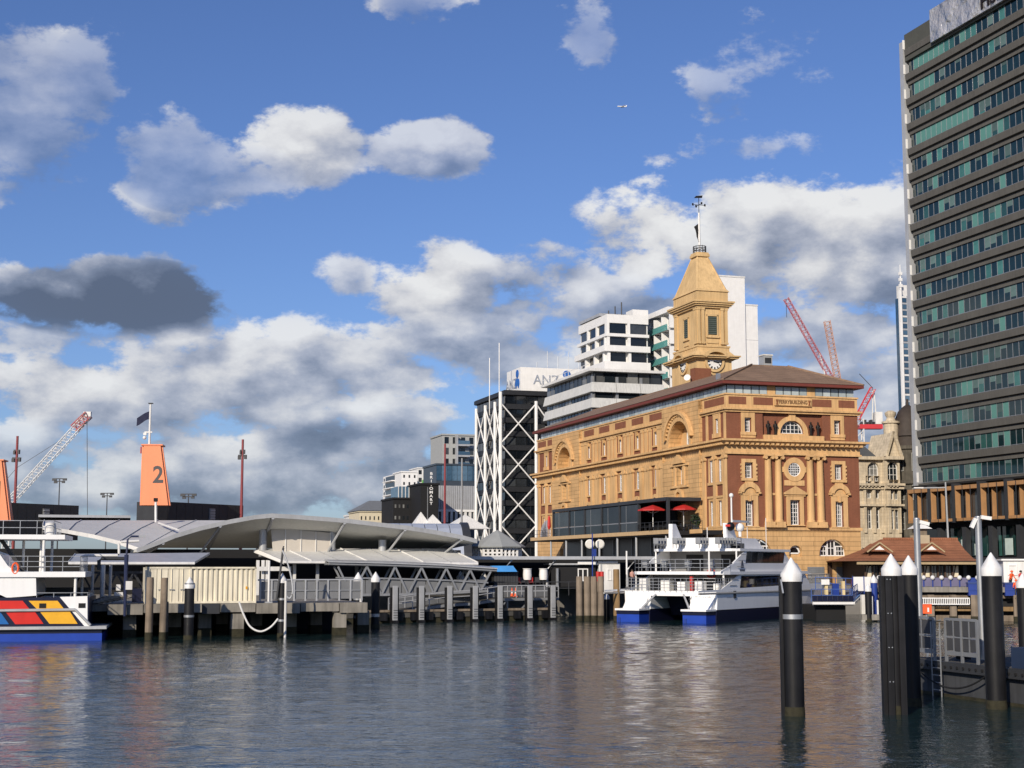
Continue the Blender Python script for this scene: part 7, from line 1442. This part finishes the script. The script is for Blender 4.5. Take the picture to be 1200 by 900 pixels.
# ------------------------------------------------------------------ blue jetty between ferry and right quay
BJ = Frame(at(948, 715, 141).x, 141.0, 6); bj = BJ.root('blue_jetty', 'floating landing stage with blue grey sloping deck and white edge beside the ferry bow', 'jetty')
jx = lambda a, b, y=0: BJ.X(a, b, y)
z0_ = jx(975, 706).z; zb2 = jx(1010, 693, 6).z
m = MB(); a, b, c, d = jx(952, 705), jx(1000, 705), jx(1014, 692, 9), jx(955, 690, 9)
m.hexa([(a.x, 0, a.z - .35), (b.x, 0, b.z - .35), (c.x, 9, c.z - .35), (d.x, 9, d.z - .35), (a.x, 0, a.z), (b.x, 0, b.z), (c.x, 9, c.z), (d.x, 9, d.z)]); m.build('deck', mat('jetty_deck', (.16, .17, .20), .6, 0, .15), bj)
MB().beam((a.x, -.06, a.z - .15), (b.x, -.06, b.z - .15), .22).build('white_edge', white, bj); MB().beam((b.x + .05, 0, b.z - .15), (c.x + .05, 9, c.z - .15), .22).build('white_edge', white, bj); MB().beam((b.x + .02, .1, b.z + .06), (c.x + .02, 9, c.z + .06), .12).build('blue_kerb', mat('kerb_blue', (.10, .25, .55), .5), bj)
part(bj, 'float', black_flat, a.x + .6, b.x - .5, .8, 9, -.6, a.z - .4)
for px in (951, 957, 963, 969, 975, 981, 987, 993): x = jx(px, 700, 1).x; part(bj, 'fender_block', navy, x - .2, x + .2, -.1, .15, a.z + .05, a.z + .55)
for pts in ([(a.x, .3), (b.x, .3)], [(b.x - .2, .3), (c.x - .2, 8.6)], [(d.x, 8.8), (c.x, 8.8)]):
    za, zb3 = (a.z, b.z) if pts[0][1] == .3 and pts[1][1] == .3 else ((b.z, c.z) if pts[0][1] == .3 else (d.z, c.z))
    m = MB(); railing(m, [(pts[0][0], pts[0][1], za), (pts[1][0], pts[1][1], zb3)], 1.15, r=.045, rails=(1, .5), step=.9); m.build('blue_railing', mat('rail_blue', (.06, .12, .34), .5), bj)
for px, y0, y1, mt, nm in ((969, 682, 699, mat('cream_post', (.65, .52, .28), .6), 'cream_post'), (989, 681, 699, mat('cream_post', (.65, .52, .28)), 'cream_post'), (980, 684, 699, blue_p, 'blue_box')):
    p0 = jx(px, y1, 5); part(bj, nm, mt, p0.x - (.14 if nm != 'blue_box' else .3), p0.x + (.14 if nm != 'blue_box' else .3), 5, 5.4, p0.z - .3, jx(px, y0, 5).z)
p0 = jx(967.5, 682, 4.9); part(bj, 'notice', white, p0.x - .45, p0.x + .35, 4.8, 4.9, jx(967, 681.5, 4.9).z - .3, jx(967, 681.5, 4.9).z + .2)
part(bj, 'support_post', white_w, jx(1012, 700, 2).x - .2, jx(1012, 700, 2).x + .2, 2, 2.4, -1, jx(1012, 697, 2).z)
sg_ = thing('white_banner', 'white banner panel on the fence behind the seated person', 'banner', tuple(at(1009, 690, 146)), radians(5)); MB().box(-.8, 1.1, 0, .06, -.2, 1.15).build('panel', white, sg_); [MB().box(x - .04, x + .04, -.05, .0, -.5, 1.2).build('post', blue_p, sg_) for x in (-.8, .3, 1.1)]
pz = BJ.w(jx(998, 690, 6).x, 6, 0); person('person', 'person in purple top leaning on the blue railing of the jetty', (pz.x, pz.y, jx(998, 695, 6).z - .05), 1.2, mat('purple_top', (.07, .03, .09), .8), mat('trousers_brown', (.08, .05, .05), .8), None, .2)
capped_pile(1017.5, 684, 138, .30, 'thin black pile with white cap left of the blue pile'); capped_pile(1024.5, 673.5, 139.5, .32, 'navy blue pile with white cap at the jetty corner', mt=blue_p)
dn = thing('dinghy_rack', 'cluster of pale mooring posts below the blue pile', 'posts', tuple(at(1030, 715, 138))); 
for k in range(5): MB().tube([(-1.2 + .6 * k, .2 * k, -2.5), (-1.1 + .55 * k, .2 * k, .9 + .35 * (k % 2))], .09, 6).build('post', white_w, dn)
MB().box(-1.6, 1.6, -.2, 1.2, -.9, -.4).build('raft', concrete, dn)
# ------------------------------------------------------------------ foreground piles and pontoon
band_ = ((676.5, .09), (722.5, .16))
t = capped_pile(928, 653.5, 51.5, .345, 'tall black pile with white cone cap and steel band standing alone in the water', band_, group='foreground piles'); 
MB().box(-.43, -.335, -.1, .12, -2, zof(914, 676, 51.5)).build('side_fender', black, t); MB().tube([(-.36, -.35, zof(914, 695, 51.5)), (-.42, -.3, zof(914, 679, 51.5))], .035, 6).build('bracket', galv, t)
capped_pile(1045.5, 649, 52, .32, 'black fendered pile with white cone cap, front one of the right pair', (), fender=True, group='foreground piles'); capped_pile(1066, 651, 55, .30, 'smooth black pile with white cone cap, rear one of the right pair', group='foreground piles'); capped_pile(1163, 647.5, 54, .355, 'thick black pile with white cone cap in front of the grey pontoon', group='foreground piles')
capped_pile(1199, 672, 62, .25, 'black pile with white cap cut by the right picture edge', group='foreground piles')
FP = Frame(at(1066, 780, 61).x, 61.0, GRID); fp_ = FP.root('foreground_pontoon', 'grey steel pontoon with railing and ladder at the lower right', 'pontoon')
LP = 16.0; zt_ = 1.42
part(fp_, 'hull', mat('pontoon_concrete_shaded', (.055, .058, .064), .85, 0, .3, .8, .25, 4, .3, .4), .15, 6, -LP, 0, .12, 1.0); part(fp_, 'hull_foot', weed, .12, 6, -LP, .03, -1.0, .115)  # hull colour darkened to stand in for shade cast from outside the view
part(fp_, 'skirt', mat('pontoon_skirt_shaded', (.04, .042, .046), .6, .2), -.1, .2, -LP, .15, 1.0, 1.35); part(fp_, 'deck', concrete_d, .21, 6, -LP, .1, 1.1, zt_ - .05)  # skirt colour carries the same painted shade
for k in range(40): MB().tube([(-.14, -.25 - .4 * k, 1.17), (-.10, -.25 - .4 * k, 1.17)], .06, 7).build('bolt', black_flat, fp_)
part(fp_, 'end_skirt', grey, -.1, 6, .152, .3, 1.0, 1.35)
ys = [0, -1.75, -2.55, -3.6, -4.6, -5.4, -8.5]
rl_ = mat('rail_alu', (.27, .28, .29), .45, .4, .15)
for k, y in enumerate(ys[:6]):
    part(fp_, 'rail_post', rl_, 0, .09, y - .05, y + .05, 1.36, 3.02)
for a, b, solid in ((0, -1.75, 1), (-2.55, -3.6, 1), (-3.6, -4.6, 1)):
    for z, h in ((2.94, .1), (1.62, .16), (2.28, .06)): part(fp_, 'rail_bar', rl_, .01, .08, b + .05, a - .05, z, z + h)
    if solid:
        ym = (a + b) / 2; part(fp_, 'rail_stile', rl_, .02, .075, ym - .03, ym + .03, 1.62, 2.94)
        for q, r_ in ((a - .06, ym + .04), (ym - .04, b + .06)): part(fp_, 'mesh_panel', mat('mesh_shaded', (.075, .076, .08), .55, .3), .035, .05, r_, q, 1.8, 2.26); part(fp_, 'mesh_panel', mat('mesh_shaded', (.14, .14, .145)), .035, .05, r_, q, 2.36, 2.92)  # mesh toned dark in place of cast shade
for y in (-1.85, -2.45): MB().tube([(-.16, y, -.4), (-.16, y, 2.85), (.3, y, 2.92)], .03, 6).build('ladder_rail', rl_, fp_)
for k in range(10): MB().tube([(-.16, -1.85, -.3 + .28 * k), (-.16, -2.45, -.3 + .28 * k)], .022, 5).build('ladder_rung', rl_, fp_)
part(fp_, 'blue_locker', mat('locker_navy', (.02, .035, .075), .5), .2, 1.0, -8.2, -6.4, 1.36, 2.1); part(fp_, 'control_box', black_flat, .9, 1.3, -2.3, -1.9, 1.4, 2.5)
m = MB(); m.tube([(-.2, -.3 - 5.6 * t, 1.3 - 3.6 * t * (1 - t)) for t in [k / 20 for k in range(21)]], .035, 6); rp2 = m.build('mooring_rope', black_flat, fp_, True)
def cctv(px, yt, yb, D, label, cams):
    p = at(px, 700, D); t = thing('camera_pole', label, 'pole', (p.x, p.y, 0), 0, 'grey camera poles'); z = zof(px, yt, D); z0_ = zof(px, yb, D); MB().tube([(0, 0, z0_), (0, 0, z)], .13, 12).build('pole', galv, t, True); MB().lathe([(.13, z), (.12, z + .03), (.02, z + .05)], (0, 0, 0), 12).build('pole_cap', galv, t)
    for dx__, dz_, ang in cams:
        o = MB().box(-.06, .34, -.08, .08, -.06, .08).build('camera', white, t, False, (dx__, -.1, z - dz_)); o.rotation_euler = (0, ang, 0 if dx__ > 0 else pi); MB().tube([(0, 0, z - dz_ - .1), (dx__, -.1, z - dz_ - .05)], .025, 5).build('camera_arm', dkgrey, t)
    return t
cctv(1077, 608, 722, 62, 'grey steel camera pole on the pontoon beside the right pair of piles', ((.15, .15, .25),)); cctv(1149.5, 606, 773, 58.5, 'grey steel camera pole with two white cameras left of the thick pile', ((.14, .02, .15), (-.14, .12, 1.1)))
lt_ = thing('street_lamp', 'slim grey street lamp with long arm before the timber podium', 'lamp', (at(1112, 640, 190).x, 190, ZQ)); z = zof(1111, 565, 190) - ZQ; MB().tube([(0, 0, 0), (-.15, 0, z)], .16, 8, .1).build('pole', ltgrey, lt_); MB().tube([(-.15, 0, z - .7), (-3.0, 0, z - .75)], .09, 6).build('arm', ltgrey, lt_); MB().box(-4.2, -3.0, -.15, .15, z - .8, z - .65).build('lamp_head', white, lt_)
gl2 = thing('globe_light', 'round white globe lamp on a tall pole by the ochre corner', 'lamp', tuple(FB.w(-3.5, -2, ZQ)))
z = zof(856, 588, 160) - ZQ
ob = thing('orange_buoy_box', 'orange rescue box standing on the wharf beam behind the pontoon', 'box', tuple(at(1085.5, 722, 90))); ob.location.z = zof(1085, 719, 90)
bpy.data.objects.remove(gl2)
MB().box(-.28, .28, -.2, .2, 0, .52).build('case', orange_v, ob); MB().box(-.3, .3, -.22, .22, .52, .56).build('lid', orange_v, ob); MB().box(.02, .12, -.22, -.2, .1, .35).build('pictogram', white, ob); MB().box(-.05, .05, -.05, .05, -2.4, 0).build('stand', galv, ob)
